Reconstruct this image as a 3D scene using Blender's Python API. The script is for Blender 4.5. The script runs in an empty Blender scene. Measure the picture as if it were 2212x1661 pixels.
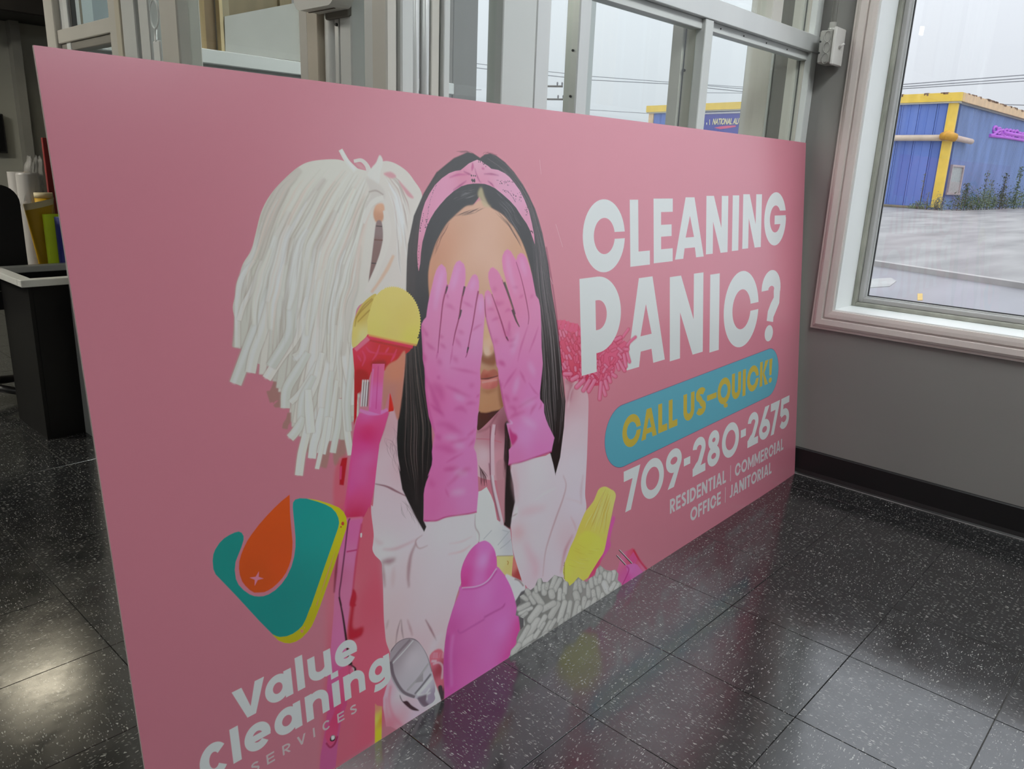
import bpy, bmesh, math, random
import numpy as np
from mathutils import Vector, Matrix

SC = bpy.context.scene
COL = SC.collection
PI = math.pi

# ------------------------------------------------------------------ light and print settings
EXPOSURE = 0.0
SKY = .75            # horizon radiance of the overcast sky (the zenith is three times brighter)
FL_R0, FL_R1, FL_IOR = .11, .22, 2.1
PR_ROUGH, PR_IOR = .27, 2.15
# recessed ceiling lights: x, y, size x, size y, colour, strength, label
LAMPS = [(1.28, 5.78, .56, .50, (1., .90, .68), 7., 'recessed ceiling light above the back corner of the room'),
         (-3.60, 2.85, .62, .62, (1., .99, .96), 24., 'recessed ceiling light at the far left of the room'),
         (-1.35, 4.60, 1.2, .6, (1., .96, .85), 58., 'added unseen ceiling light brightening the back of the room'),  # added out of view to lift the back wall and rolls
         (1.72, -.20, 1.2, .6, (.94, .99, 1.), 22., 'recessed ceiling light in front of the sign board'),
         (-1.3, -.20, 1.2, .6, (.95, 1., .98), 9., 'recessed ceiling light to the left of the camera'),
         (1.72, -1.75, 1.2, .6, (.94, .99, 1.), 8., 'recessed ceiling light behind the camera at right'),
         (-1.3, -1.75, 1.2, .6, (.95, 1., .98), 4., 'recessed ceiling light behind the camera at left'),
         (1.90, 2.20, .6, .6, (.97, 1., .97), 19., 'added unseen ceiling light brightening the glazed vestibule')]  # added out of view to brighten the vestibule frames and boards
# how the room light falls on the board, used to turn photographed tones into ink colours
INK_V = [0, .1, .25, .45, .7, 1.22]; INK_L = [.40, .41, .44, .48, .55, .64]; INK_U = [0, .6, 1.2, 2.0, 2.44]; INK_LU = [.86, .95, 1.03, .98, .72]
INK_G = [.002, .004, .008, .014, .045, .12]; INK_GU = [.2, .75, 1.0, 1.0, .4]

# ------------------------------------------------------------------ camera
FOC, CAMH = 1670.917, 1.08696
CAMR = np.array([[0.6846, -0.7279, 0.0372], [-0.1715, -0.2104, -0.9624], [0.7084, 0.6525, -0.2689]])
_u, _s, _v = np.linalg.svd(CAMR); CAMR = _u @ _v
cam_d = bpy.data.cameras.new('camera'); cam = bpy.data.objects.new('camera', cam_d); COL.objects.link(cam)
cam_d.sensor_width = 36.0; cam_d.lens = FOC/2212*36.0; cam_d.clip_start = .02; cam_d.clip_end = 400
_m = np.eye(4); _m[:3, 0] = CAMR[0]; _m[:3, 1] = -CAMR[1]; _m[:3, 2] = -CAMR[2]; _m[:3, 3] = (0, 0, CAMH)
cam.matrix_world = Matrix(_m.tolist())
SC.camera = cam
CC = np.array([0, 0, CAMH])
def ray(p):
    r = np.array([p[0]-1106., p[1]-830.5, FOC]) @ CAMR
    return r/np.linalg.norm(r)
def onx(p, x): r = ray(p); return CC+r*(x/r[0])
def ony(p, y): r = ray(p); return CC+r*(y/r[1])
def onz(p, z=0.): r = ray(p); return CC+r*((z-CAMH)/r[2])
def proj(P):
    q = CAMR @ (np.asarray(P, float)-CC); return 1106+FOC*q[0]/q[2], 830.5+FOC*q[1]/q[2]

# ------------------------------------------------------------------ sky, exposure
SC.view_settings.view_transform = 'Standard'; SC.view_settings.look = 'None'
SC.view_settings.exposure = EXPOSURE; SC.view_settings.gamma = 1.0; SC.view_settings.use_curve_mapping = False
world = bpy.data.worlds.new('overcast_sky'); SC.world = world; world.use_nodes = True
nt = world.node_tree; nt.nodes.clear()
def _n(nt, t, **k):
    n = nt.nodes.new(t)
    for a, b in k.items(): setattr(n, a, b)
    return n
# overcast sky: brightness (1 + 2 sin h)/3 of the zenith, thin cloud texture
tc = _n(nt, 'ShaderNodeTexCoord'); sep = _n(nt, 'ShaderNodeSeparateXYZ'); nt.links.new(tc.outputs['Generated'], sep.inputs[0])
mx = _n(nt, 'ShaderNodeMath', operation='MAXIMUM'); mx.inputs[1].default_value = 0; nt.links.new(sep.outputs[2], mx.inputs[0])
ma = _n(nt, 'ShaderNodeMath', operation='MULTIPLY_ADD'); ma.inputs[1].default_value = 2; ma.inputs[2].default_value = 1; nt.links.new(mx.outputs[0], ma.inputs[0])
nz = _n(nt, 'ShaderNodeTexNoise'); nz.inputs['Scale'].default_value = 2.2; nz.inputs['Detail'].default_value = 4; nt.links.new(tc.outputs['Generated'], nz.inputs['Vector'])
cr = _n(nt, 'ShaderNodeMapRange'); cr.inputs[3].default_value = .97; cr.inputs[4].default_value = 1.03; nt.links.new(nz.outputs[0], cr.inputs[0])
mm = _n(nt, 'ShaderNodeMath', operation='MULTIPLY'); nt.links.new(ma.outputs[0], mm.inputs[0]); nt.links.new(cr.outputs[0], mm.inputs[1])
m3 = _n(nt, 'ShaderNodeMath', operation='MULTIPLY'); m3.inputs[1].default_value = SKY; nt.links.new(mm.outputs[0], m3.inputs[0])
bg = _n(nt, 'ShaderNodeBackground'); bg.inputs[0].default_value = (.94, .955, 1.05, 1); nt.links.new(m3.outputs[0], bg.inputs[1])
wo = _n(nt, 'ShaderNodeOutputWorld'); nt.links.new(bg.outputs[0], wo.inputs[0])

# ------------------------------------------------------------------ materials
MATS = {}
def mat(name, col, rough=.5, metal=0., spec=.5, noise=0., nscale=8., bump=0., bscale=60., coat=0., emis=None, estr=0., stretch=None, coat_rough=.1):
    """plain painted or plastic surface: procedural tone variation and fine relief"""
    if name in MATS: return MATS[name]
    m = bpy.data.materials.new(name); m.use_nodes = True; t = m.node_tree; b = t.nodes['Principled BSDF']
    b.inputs['Roughness'].default_value = rough; b.inputs['Metallic'].default_value = metal
    b.inputs['Specular IOR Level'].default_value = spec; b.inputs['Coat Weight'].default_value = coat; b.inputs['Coat Roughness'].default_value = coat_rough
    b.inputs['Base Color'].default_value = (*col, 1)
    tc = _n(t, 'ShaderNodeTexCoord'); vec = tc.outputs['Object']
    if stretch:
        mp = _n(t, 'ShaderNodeMapping'); mp.inputs['Scale'].default_value = stretch; t.links.new(vec, mp.inputs[0]); vec = mp.outputs[0]
    if noise > 0:
        n = _n(t, 'ShaderNodeTexNoise'); n.inputs['Scale'].default_value = nscale; n.inputs['Detail'].default_value = 5; t.links.new(vec, n.inputs['Vector'])
        r = _n(t, 'ShaderNodeMapRange'); r.inputs[1].default_value = .3; r.inputs[2].default_value = .7; r.inputs[3].default_value = 1-noise; r.inputs[4].default_value = 1+noise; t.links.new(n.outputs[0], r.inputs[0])
        v = _n(t, 'ShaderNodeMix', data_type='RGBA', blend_type='MULTIPLY'); v.inputs[0].default_value = 1; v.inputs[6].default_value = (*col, 1); t.links.new(r.outputs[0], v.inputs[7])
        t.links.new(v.outputs[2], b.inputs['Base Color'])
        rr = _n(t, 'ShaderNodeMapRange'); rr.inputs[3].default_value = max(.02, rough-.06); rr.inputs[4].default_value = min(1, rough+.06); t.links.new(n.outputs[0], rr.inputs[0]); t.links.new(rr.outputs[0], b.inputs['Roughness'])
    if bump > 0:
        n2 = _n(t, 'ShaderNodeTexNoise'); n2.inputs['Scale'].default_value = bscale; n2.inputs['Detail'].default_value = 3; t.links.new(vec, n2.inputs['Vector'])
        bp = _n(t, 'ShaderNodeBump'); bp.inputs['Strength'].default_value = bump; bp.inputs['Distance'].default_value = .002; t.links.new(n2.outputs[0], bp.inputs['Height']); t.links.new(bp.outputs[0], b.inputs['Normal'])
    if emis:
        b.inputs['Emission Color'].default_value = (*emis, 1); b.inputs['Emission Strength'].default_value = estr
    MATS[name] = m; return m
def glass_mat(name, tint=(.96, .98, .97), refl=1.0):
    if name in MATS: return MATS[name]
    m = bpy.data.materials.new(name); m.use_nodes = True; t = m.node_tree; t.nodes.clear()
    tr = _n(t, 'ShaderNodeBsdfTransparent'); tr.inputs[0].default_value = (*tint, 1)
    gl = _n(t, 'ShaderNodeBsdfGlossy'); gl.inputs['Roughness'].default_value = .01; gl.inputs[0].default_value = (refl, refl, refl, 1)
    # thin-pane reflectance (Schlick), the same from either side
    lw = _n(t, 'ShaderNodeLayerWeight'); lw.inputs['Blend'].default_value = .5
    p5 = _n(t, 'ShaderNodeMath', operation='POWER'); p5.inputs[1].default_value = 5; t.links.new(lw.outputs['Facing'], p5.inputs[0])
    fr = _n(t, 'ShaderNodeMath', operation='MULTIPLY_ADD'); fr.inputs[1].default_value = .80; fr.inputs[2].default_value = .035; t.links.new(p5.outputs[0], fr.inputs[0])
    tc = _n(t, 'ShaderNodeTexCoord'); no = _n(t, 'ShaderNodeTexNoise'); no.inputs['Scale'].default_value = 1.5; t.links.new(tc.outputs['Object'], no.inputs['Vector'])
    bp = _n(t, 'ShaderNodeBump'); bp.inputs['Strength'].default_value = .02; bp.inputs['Distance'].default_value = .002; t.links.new(no.outputs[0], bp.inputs['Height']); t.links.new(bp.outputs[0], gl.inputs['Normal'])
    mi = _n(t, 'ShaderNodeMixShader'); t.links.new(fr.outputs[0], mi.inputs[0]); t.links.new(tr.outputs[0], mi.inputs[1]); t.links.new(gl.outputs[0], mi.inputs[2])
    o = _n(t, 'ShaderNodeOutputMaterial'); t.links.new(mi.outputs[0], o.inputs[0]); MATS[name] = m; return m

# ------------------------------------------------------------------ mesh helpers
class MB:
    """collects simple shapes and links them as one mesh object"""
    def __init__(s): s.v = []; s.f = []; s.sm = []
    def add(s, vs, fs, smooth=False):
        o = len(s.v); s.v += [tuple(map(float, p)) for p in vs]
        for q in fs: s.f.append(tuple(i+o for i in q)); s.sm.append(smooth)
        return s
    def box(s, x0, x1, y0, y1, z0, z1, c=0.):
        x0, x1 = min(x0, x1), max(x0, x1); y0, y1 = min(y0, y1), max(y0, y1); z0, z1 = min(z0, z1), max(z0, z1)
        c = min(c, (x1-x0)*.45, (y1-y0)*.45, (z1-z0)*.45)
        if c <= 0:
            v = [(x, y, z) for x in (x0, x1) for y in (y0, y1) for z in (z0, z1)]
            return s.add(v, [(0, 1, 3, 2), (4, 6, 7, 5), (0, 4, 5, 1), (2, 3, 7, 6), (0, 2, 6, 4), (1, 5, 7, 3)])
        bm = bmesh.new(); bmesh.ops.create_cube(bm, size=1)
        for q in bm.verts: q.co = ((x0+x1)/2+q.co.x*(x1-x0), (y0+y1)/2+q.co.y*(y1-y0), (z0+z1)/2+q.co.z*(z1-z0))
        bmesh.ops.bevel(bm, geom=list(bm.edges), offset=c, segments=1, affect='EDGES')
        bm.verts.index_update(); s.add([q.co[:] for q in bm.verts], [[q.index for q in f.verts] for f in bm.faces]); bm.free(); return s
    def prism(s, poly, d0, d1, axis='z', smooth=False):
        """closed polygon extruded along an axis; poly gives the two other coordinates in xyz order"""
        n = len(poly)
        def P(a, b, d): return {'z': (a, b, d), 'y': (a, d, b), 'x': (d, a, b)}[axis]
        vs = [P(a, b, d0) for a, b in poly]+[P(a, b, d1) for a, b in poly]
        s.add(vs, [tuple(range(n))[::-1], tuple(range(n, 2*n))])
        o = len(s.v)-2*n
        for i in range(n): s.f.append((o+i, o+(i+1) % n, o+n+(i+1) % n, o+n+i)); s.sm.append(smooth)
        return s
    def tube(s, pts, r, n=10, cap=True, r2=None):
        pts = [np.array(p, float) for p in pts]; k = len(pts)
        rs = r if hasattr(r, '__len__') else [r]*k
        base = len(s.v); up = None
        for i in range(k):
            d = pts[min(i+1, k-1)]-pts[max(i-1, 0)]; d /= max(np.linalg.norm(d), 1e-9)
            if up is None:
                up = np.array([0, 0, 1.]) if abs(d[2]) < .9 else np.array([1., 0, 0])
            a = np.cross(d, up); a /= max(np.linalg.norm(a), 1e-9); b = np.cross(a, d); up = b
            for j in range(n):
                t = 2*PI*j/n; s.v.append(tuple(pts[i]+rs[i]*(a*math.cos(t)+b*math.sin(t))))
        for i in range(k-1):
            for j in range(n):
                q = (j+1) % n; s.f.append((base+i*n+j, base+i*n+q, base+(i+1)*n+q, base+(i+1)*n+j)); s.sm.append(True)
        if cap: s.f.append(tuple(base+j for j in range(n))[::-1]); s.sm.append(False); s.f.append(tuple(base+(k-1)*n+j for j in range(n))); s.sm.append(False)
        return s
    def grid(s, fn, nu, nv, smooth=True, close_u=False):
        o = len(s.v)
        for i in range(nu):
            for j in range(nv): s.v.append(tuple(map(float, fn(i/(nu-1), j/(nv-1)))))
        for i in range(nu-1):
            for j in range(nv-1): s.f.append((o+i*nv+j, o+(i+1)*nv+j, o+(i+1)*nv+j+1, o+i*nv+j+1)); s.sm.append(smooth)
        return s
    def build(s, name, m, parent=None, kind=None, label=None, loc=None, rot=None, link=True):
        me = bpy.data.meshes.new(name); me.from_pydata(s.v, [], s.f); me.polygons.foreach_set('use_smooth', s.sm); me.update()
        bm = bmesh.new(); bm.from_mesh(me); bmesh.ops.recalc_face_normals(bm, faces=bm.faces); bm.to_mesh(me); bm.free()
        me.materials.append(m)
        o = bpy.data.objects.new(name, me); COL.objects.link(o)
        if parent: o.parent = parent
        if kind: o['kind'] = kind
        if label: o['label'] = label
        if loc is not None: o.location = loc
        if rot is not None: o.rotation_euler = rot
        return o
def box(*a, **k): return MB().box(*a, **k)
def thing(name, label, cat, loc=(0, 0, 0), rot=(0, 0, 0), group=None):
    o = bpy.data.objects.new(name, None); COL.objects.link(o); o.location = loc; o.rotation_euler = rot; o.empty_display_size = .1
    return tag(o, label, cat, group)
def tag(o, label, cat, group=None):
    o['label'] = label; o['category'] = cat
    if group: o['group'] = group
    return o
def structure(name, loc=(0, 0, 0)):
    o = bpy.data.objects.new(name, None); COL.objects.link(o); o.location = loc; o['kind'] = 'structure'; return o
def copy_tree(o, parent=None):
    c = o.copy(); COL.objects.link(c)
    if parent: c.parent = parent
    for ch in list(o.children): copy_tree(ch, c)
    return c
# ---------------------------------------------------------------- printed picture on the sign board
# The board is one flat print.  Its artwork is drawn here with numpy as flat vector shapes in board
# coordinates (u along the board, v up the board, metres) and used as the ink colour of the print.
TW, TH = 4096, 2048
BW, BH = 2.438, 1.219
def homog(src, dst):
    A = []
    for (x, y), (u, v) in zip(src, dst):
        A.append([x, y, 1, 0, 0, 0, -u*x, -u*y, -u]); A.append([0, 0, 0, x, y, 1, -v*x, -v*y, -v])
    return np.linalg.svd(np.array(A, float))[2][-1].reshape(3, 3)
HB = homog([(346, 1901), (1720, 1026), (1744, 301), (73, 97)], [(0, 0), (BW, 0), (BW, BH), (0, BH)])
def uv(p):
    p = np.asarray(p, float).reshape(-1, 2)
    q = np.c_[p, np.ones(len(p))] @ HB.T
    return q[:, :2]/q[:, 2:]
def tex(p): return uv(p)*[TW/BW, TH/BH]
def s2l(c):
    c = np.asarray(c, float)/255
    return np.where(c <= .04045, c/12.92, ((c+.055)/1.055)**2.4)
def ink(c, u, v):        # photographed tone -> ink albedo (room light and sheen removed)
    L = np.interp(v, INK_V, INK_L)*np.interp(u, INK_U, INK_LU)
    G = np.interp(v, INK_V, INK_G)*np.interp(u, INK_U, INK_GU)
    return np.clip((s2l(c)-G)/L, .0035, .86).astype(np.float32)
CAN = np.zeros((TH, TW, 3), np.float32)
MASKS = {}
def smooth(p, n=5, closed=True):
    p = np.asarray(p, float)
    if closed: q = np.vstack([p[-1:], p, p[:2]])
    else: q = np.vstack([2*p[0]-p[1], p, 2*p[-1]-p[-2]])
    t = np.linspace(0, 1, n, endpoint=False)[:, None]
    out = []
    for i in range(1, len(q)-2):
        a, b, c, d = q[i-1:i+3]
        out.append(.5*(2*b+(c-a)*t+(2*a-5*b+4*c-d)*t*t+(3*b-a-3*c+d)*t**3))
    if not closed: out.append(p[-1:])
    return np.vstack(out)
def area(p): x, y = p[:, 0], p[:, 1]; return .5*np.sum(x*np.roll(y, -1)-y*np.roll(x, -1))
def raster(outs, holes=(), pad=0):
    P = [p if area(p) > 0 else p[::-1] for p in outs]+[p if area(p) < 0 else p[::-1] for p in holes]
    al = np.vstack(P)
    x0 = max(0, int(np.floor(al[:, 0].min()))-pad-1); x1 = min(TW, int(np.ceil(al[:, 0].max()))+pad+2)
    y0 = max(0, int(np.floor(al[:, 1].min()))-pad-1); y1 = min(TH, int(np.ceil(al[:, 1].max()))+pad+2)
    if x1 <= x0+1 or y1 <= y0+1: return None
    w, h = x1-x0, y1-y0; SS = 4
    E0 = np.vstack(P)-[x0, y0]; E1 = np.vstack([np.roll(p, -1, 0) for p in P])-[x0, y0]
    xa, ya, xb, yb = E0[:, 0], E0[:, 1]*SS, E1[:, 0], E1[:, 1]*SS
    sg = np.where(yb > ya, 1., -1.); lo = np.minimum(ya, yb); hi = np.maximum(ya, yb)
    r0 = np.maximum(np.ceil(lo-.5), 0).astype(int); r1 = np.minimum(np.ceil(hi-.5), h*SS).astype(int)
    n = np.maximum(r1-r0, 0); ix = np.repeat(np.arange(len(n)), n)
    if len(ix) == 0: return None
    rows = np.arange(len(ix))-np.repeat(np.cumsum(n)-n, n)+r0[ix]
    sl = np.divide(xb-xa, yb-ya, out=np.zeros_like(xa), where=np.abs(yb-ya) > 1e-9)
    xs = np.clip(xa[ix]+(rows+.5-ya[ix])*sl[ix], 0, w-1.001)
    fx = xs.astype(int); fr = xs-fx
    base = (rows//SS)*(w+1)+fx
    acc = np.bincount(base, sg[ix]*(1-fr)/SS, h*(w+1))+np.bincount(base+1, sg[ix]*fr/SS, h*(w+1))
    m = np.clip(np.abs(np.cumsum(acc.reshape(h, w+1), 1)[:, :w]), 0, 1).astype(np.float32)
    return x0, y0, m
def blur(m, r):
    r = int(round(r))
    if r < 1: return m
    for _ in range(2):
        for ax in (0, 1):
            pz = [(0, 0), (0, 0)]; pz[ax] = (r+1, r)
            c = np.cumsum(np.pad(m, pz), ax)
            m = (c[2*r+1:, :]-c[:-2*r-1, :] if ax == 0 else c[:, 2*r+1:]-c[:, :-2*r-1])/(2*r+1)
    return m
def put(rm, cols, alpha=1., clip=None, name=None):
    if rm is None: return
    x0, y0, m = rm; h, w = m.shape; m = m*alpha
    if clip is not None: m = m*MASKS[clip][y0:y0+h, x0:x0+w]/255.
    if name:
        if name not in MASKS: MASKS[name] = np.zeros((TH, TW), np.uint8)
        s = MASKS[name][y0:y0+h, x0:x0+w]; np.maximum(s, (m*255).astype(np.uint8), out=s)
    if cols is None: return
    dst = CAN[y0:y0+h, x0:x0+w]
    if len(cols) == 1: col = cols[0][2]
    else:
        yy, xx = np.mgrid[y0:y0+h, x0:x0+w].astype(np.float32)
        num = np.zeros((h, w, 3), np.float32); den = np.zeros((h, w), np.float32)
        for cx, cy, c in cols:
            wt = 1/((xx-cx)**2+(yy-cy)**2+60.+(.13*min(w, h))**2)**1.5
            num += wt[..., None]*c; den += wt
        col = num/den[..., None]
    dst += m[..., None]*(col-dst)
def cols_of(pts, col):
    if col is None: return None
    if len(col) == 3 and not hasattr(col[0], '__len__'):
        c = uv(np.mean(np.asarray(pts, float), 0))[0]
        return [(0, 0, ink(col, *c))]
    out = []
    for x, y, rgb in col:
        q = uv((x, y))[0]; t = tex((x, y))[0]
        out.append((t[0], t[1], ink(rgb, *q)))
    return out
def fill(pts, col, sm=1, alpha=1., bl=0, holes=(), clip=None, name=None):
    p = smooth(pts) if sm else np.asarray(pts, float)
    hs = [tex(smooth(h) if sm else h) for h in holes]
    sc = np.linalg.norm(tex(p[0]+[2, 0])-tex(p[0]))/2
    b = bl*sc
    rm = raster([tex(p)], hs, int(b*2+2))
    if rm is not None and b >= .5: rm = (rm[0], rm[1], blur(rm[2], b))
    put(rm, cols_of(pts, col), alpha, clip, name)
def ribbon(p, w):
    p = np.asarray(p, float); w = np.broadcast_to(np.asarray(w, float), len(p)) if np.ndim(w) == 0 or len(w) == len(p) else np.interp(np.linspace(0, 1, len(p)), np.linspace(0, 1, len(w)), w)
    d = np.gradient(p, axis=0); d /= np.maximum(np.linalg.norm(d, axis=1, keepdims=True), 1e-9)
    nn = np.c_[-d[:, 1], d[:, 0]]*(w/2)[:, None]
    return np.vstack([p+nn, (p-nn)[::-1]])
def stroke(pts, w, col, alpha=1., bl=0, clip=None, cap=False, name=None):
    p = smooth(pts, 6, False) if len(pts) > 2 else np.linspace(pts[0], pts[-1], 5)
    r = ribbon(p, w)
    if cap:
        wa = np.atleast_1d(w)
        r = np.vstack([r, ])
    sc = np.linalg.norm(tex(p[0]+[2, 0])-tex(p[0]))/2
    b = bl*sc
    polys = [tex(r)]
    if cap:
        for q, ww in ((p[0], wa[0]), (p[-1], wa[-1])):
            th = np.linspace(0, 2*np.pi, 14, endpoint=False)
            polys.append(tex(np.c_[q[0]+ww/2*np.cos(th), q[1]+ww/2*np.sin(th)]))
    rm = raster(polys, (), int(b*2+2))
    if rm is not None and b >= .5: rm = (rm[0], rm[1], blur(rm[2], b))
    put(rm, cols_of(p[len(p)//2:len(p)//2+1], col), alpha, clip, name)
def resamp(g, n=14):
    g = np.asarray(g, float); d = np.r_[0, np.cumsum(np.linalg.norm(np.diff(g, axis=0), axis=1))]
    t = np.linspace(0, d[-1], n); return np.c_[np.interp(t, d, g[:, 0]), np.interp(t, d, g[:, 1])]
def strands(A, B, n, cols, w, alpha, seed, clip=None, span=(.35, 1), jit=2., bl=0, trange=(0, 1)):
    rg = random.Random(seed); A = resamp(A, 16); B = resamp(B, 16)
    for _ in range(n):
        t = rg.uniform(*trange); p = A*(1-t)+B*t
        ln = rg.uniform(*span); s = rg.uniform(0, 1-ln)
        i0 = int(s*15); i1 = max(i0+3, int((s+ln)*15)); q = p[i0:i1+1].copy()
        k = rg.uniform(-1, 1)*jit; q[:, 0] += k*np.sin(np.linspace(0, 3.1, len(q)))
        c = rg.choice(cols); ww = rg.uniform(*w)
        stroke(q, [ww*.3, ww, ww, ww*.2], c, alpha*rg.uniform(.5, 1), bl, clip)
def Z(ox, oy, s, pts): return [(ox+x/s, oy+y/s) for x, y in pts]
def za(*p): return Z(480, 300, 5.027, p)
def zb(*p): return Z(480, 600, 5.027, p)
def zc(*p): return Z(860, 300, 6.144, p)
def zd(*p): return Z(860, 520, 6.144, p)
def ze(*p): return Z(860, 760, 6.144, p)
def zg(*p): return Z(600, 860, 6.9125, p)
def zh(*p): return Z(780, 1000, 6.144, p)
def zi(*p): return Z(1060, 980, 6.144, p)
def zj(*p): return Z(440, 1040, 6.144, p)
def zk(*p): return Z(440, 1290, 6.144, p)
def zm(*p): return Z(760, 1340, 6.144, p)
def zn(*p): return Z(400, 1391, 6.144, p)
def zo(*p): return Z(1180, 640, 6.92, p)
def zq(*p): return Z(1040, 1150, 5.821, p)
def z7(*p): return Z(1280, 740, 4.809, p)
# ---- lettering: a plain geometric alphabet made of strokes in a unit box
def arc(cx, cy, rx, ry, a0, a1, n=22):
    t = np.radians(np.linspace(a0, a1, n)); return np.c_[cx+rx*np.cos(t), cy+ry*np.sin(t)]
def sector(cx, cy, rx, ry, t, a0, a1, ty=None, cut=True):
    ty = ty or t; ri, rj = rx-t, ry-ty
    def inner(a):
        s = np.sin(np.radians(a))*ry/rj
        return np.degrees(np.arcsin(np.clip(s, -1, 1))) if cut else a
    b0 = inner(a0) if abs(a0) < 85 else a0
    b1 = 360+inner(a1-360) if a1 > 275 else a1
    return np.vstack([arc(cx, cy, rx, ry, a0, a1, 48), arc(cx, cy, ri, rj, b1, b0, 48)])
def rect(x0, y0, x1, y1): return np.array([(x0, y0), (x1, y0), (x1, y1), (x0, y1)], float)
def glyph(ch, w, h, t):
    """outlines [(outer, [holes])] of a capital in a box w x h with stem t"""
    s = []; P = lambda *a: s.append((np.array(a, float), []))
    if ch == 'C': s.append((sector(w/2, h/2, w/2, h/2, t, 5.5, 354.5), []))
    elif ch == 'c': s.append((sector(w/2, h/2, w/2, h/2, t, 38, 322, cut=False), []))
    elif ch == 'G':
        s.append((sector(w/2, h/2, w/2, h/2, t, 18, 363), []))
        s.append((rect(w*.46, h*.40, w*.985, h*.565), []))
    elif ch in 'OQ0':
        s.append((arc(w/2, h/2, w/2, h/2, 0, 360, 64)[:-1], [arc(w/2, h/2, w/2-t, h/2-t, 0, 360, 64)[:-1]]))
        if ch == 'Q': P((w*.50, h*.06), (w*.66, h*.10), (w*.66, -h*.02), (w*.78, -h*.02), (w*.78, -h*.16), (w*.56, -h*.16), (w*.47, -h*.08))
    elif ch == 'L': s += [(rect(0, 0, t, h), []), (rect(0, 0, w, t*.95), [])]
    elif ch == 'E': s += [(rect(0, 0, t, h), []), (rect(0, 0, w, t*.95), []), (rect(0, h-t*.95, w, h), []), (rect(0, h/2-t*.42, w*.94, h/2+t*.42), [])]
    elif ch == 'F': s += [(rect(0, 0, t, h), []), (rect(0, h-t*.95, w, h), []), (rect(0, h*.48-t*.42, w*.92, h*.48+t*.42), [])]
    elif ch == 'I' or ch == 'l': s.append((rect(0, 0, w, h), []))
    elif ch == '|': s.append((rect(w*.4, -h*.12, w*.6, h*1.12), []))
    elif ch == '-': s.append((rect(0, 0, w, h), []))
    elif ch == 'A':
        k = t*1.05; a = w*.5
        P((0, 0), (a-k*.55, h), (a+k*.55, h), (w, 0), (w-k, 0), (w-k-w*.045, h*.17), (k+w*.045, h*.17), (k, 0))
        s[-1] = (s[-1][0], [np.array([(a, h*.70), (a-w*.145, h*.345), (a+w*.145, h*.345)])])
    elif ch == 'N':
        P((0, 0), (0, h), (t*1.08, h), (w-t, h*.44), (w-t, h), (w, h), (w, 0), (w-t*1.08, 0), (t, h*.56), (t, 0))
    elif ch == 'M':
        P((0, 0), (0, h), (t*1.05, h), (w/2, h*.42), (w-t*1.05, h), (w, h), (w, 0), (w-t, 0), (w-t, h*.56), (w/2+t*.2, h*.1), (w/2-t*.2, h*.1), (t, h*.56), (t, 0))
    elif ch in 'PR':
        o = np.vstack([[(0, 0), (0, h), (w*.42, h)], arc(w*.40, h*.685, w*.6, h*.315, 90, -90, 26), [(t, h*.37), (t, 0)]])
        i = np.vstack([[(t, h-t*.95), (w*.42, h-t*.95)], arc(w*.40, h*.685, w*.6-t, h*.315-t*.9, 90, -90, 20), [(t, h*.37+t*.85)]])
        if ch == 'P':
            o = np.vstack([[(0, 0), (0, h)], arc(w*.42, h*.60, w*.58, h*.40, 90, -90, 30), [(t, h*.20), (t, 0)]])
            i = np.vstack([[(t, h-t*.92)], arc(w*.42, h*.60, w*.58-t, h*.40-t*.92, 90, -90, 24), [(t, h*.20+t*.92)]])
        s.append((o, [i]))
        if ch == 'R': P((w*.30, h*.40), (w*.30+t*1.05, h*.42), (w, 0), (w-t*1.2, 0))
    elif ch == 'U':
        s.append((np.vstack([[(0, h)], arc(w/2, w*.5, w/2, w*.5, 180, 360, 26), [(w, h), (w-t, h)], arc(w/2, w*.5, w/2-t, w*.5-t, 360, 180, 22), [(t, h)]]), []))
    elif ch == 'J':
        s.append((np.vstack([[(w, h), (w-t, h)], arc(w*.45, w*.5, w*.55-t, w*.5-t, 360, 200, 16), arc(w*.45, w*.5, w*.55, w*.5, 205, 360, 18)]), []))
    elif ch == 'T': s += [(rect(w/2-t/2, 0, w/2+t/2, h), []), (rect(0, h-t*.95, w, h), [])]
    elif ch == 'V': P((0, h), (t*1.15, h), (w*.5, h*.30), (w-t*1.15, h), (w, h), (w*.5+t*.52, 0), (w*.5-t*.52, 0))
    elif ch == 'D':
        s.append((np.vstack([[(0, 0), (0, h), (w*.35, h)], arc(w*.35, h/2, w*.65, h/2, 90, -90, 28)]), [np.vstack([[(t, h-t), (w*.35, h-t)], arc(w*.35, h/2, w*.65-t, h/2-t, 90, -90, 24), [(t, t)]])]))
    elif ch == 'K':
        s.append((rect(0, 0, t, h), [])); P((t*.9, h*.42), (w-t*1.25, h), (w, h), (t*1.3+w*.12, h*.5), (w, 0), (w-t*1.25, 0), (t*.9, h*.58))
    elif ch == '!': s += [(np.array([(0, h), (w, h), (w*.82, h*.32), (w*.18, h*.32)]), []), (arc(w/2, h*.11, w*.5, h*.11, 0, 360, 24)[:-1], [])]
    elif ch == '?':
        p = np.vstack([arc(w/2, h*.74, w/2-t/2, h*.26-t/2, 185, -20, 22), [(w*.80, h*.56), (w*.62, h*.46), (w*.50, h*.38), (w*.47, h*.28)]])
        s.append((ribbon(p, t), [])); s.append((arc(w*.43, h*.115, w*.22, h*.115, 0, 360, 24)[:-1], []))
    elif ch == '7': P((0, h), (w, h), (w*.40, 0), (w*.06, 0), (w*.52, h-t*1.15), (0, h-t*1.15))
    elif ch == '2':
        p = np.vstack([arc(w/2, h*.70, w/2-t/2, h*.30-t/2, 178, -32, 22), [(w*.55, h*.32), (w*.16, t*.5)]])
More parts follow.
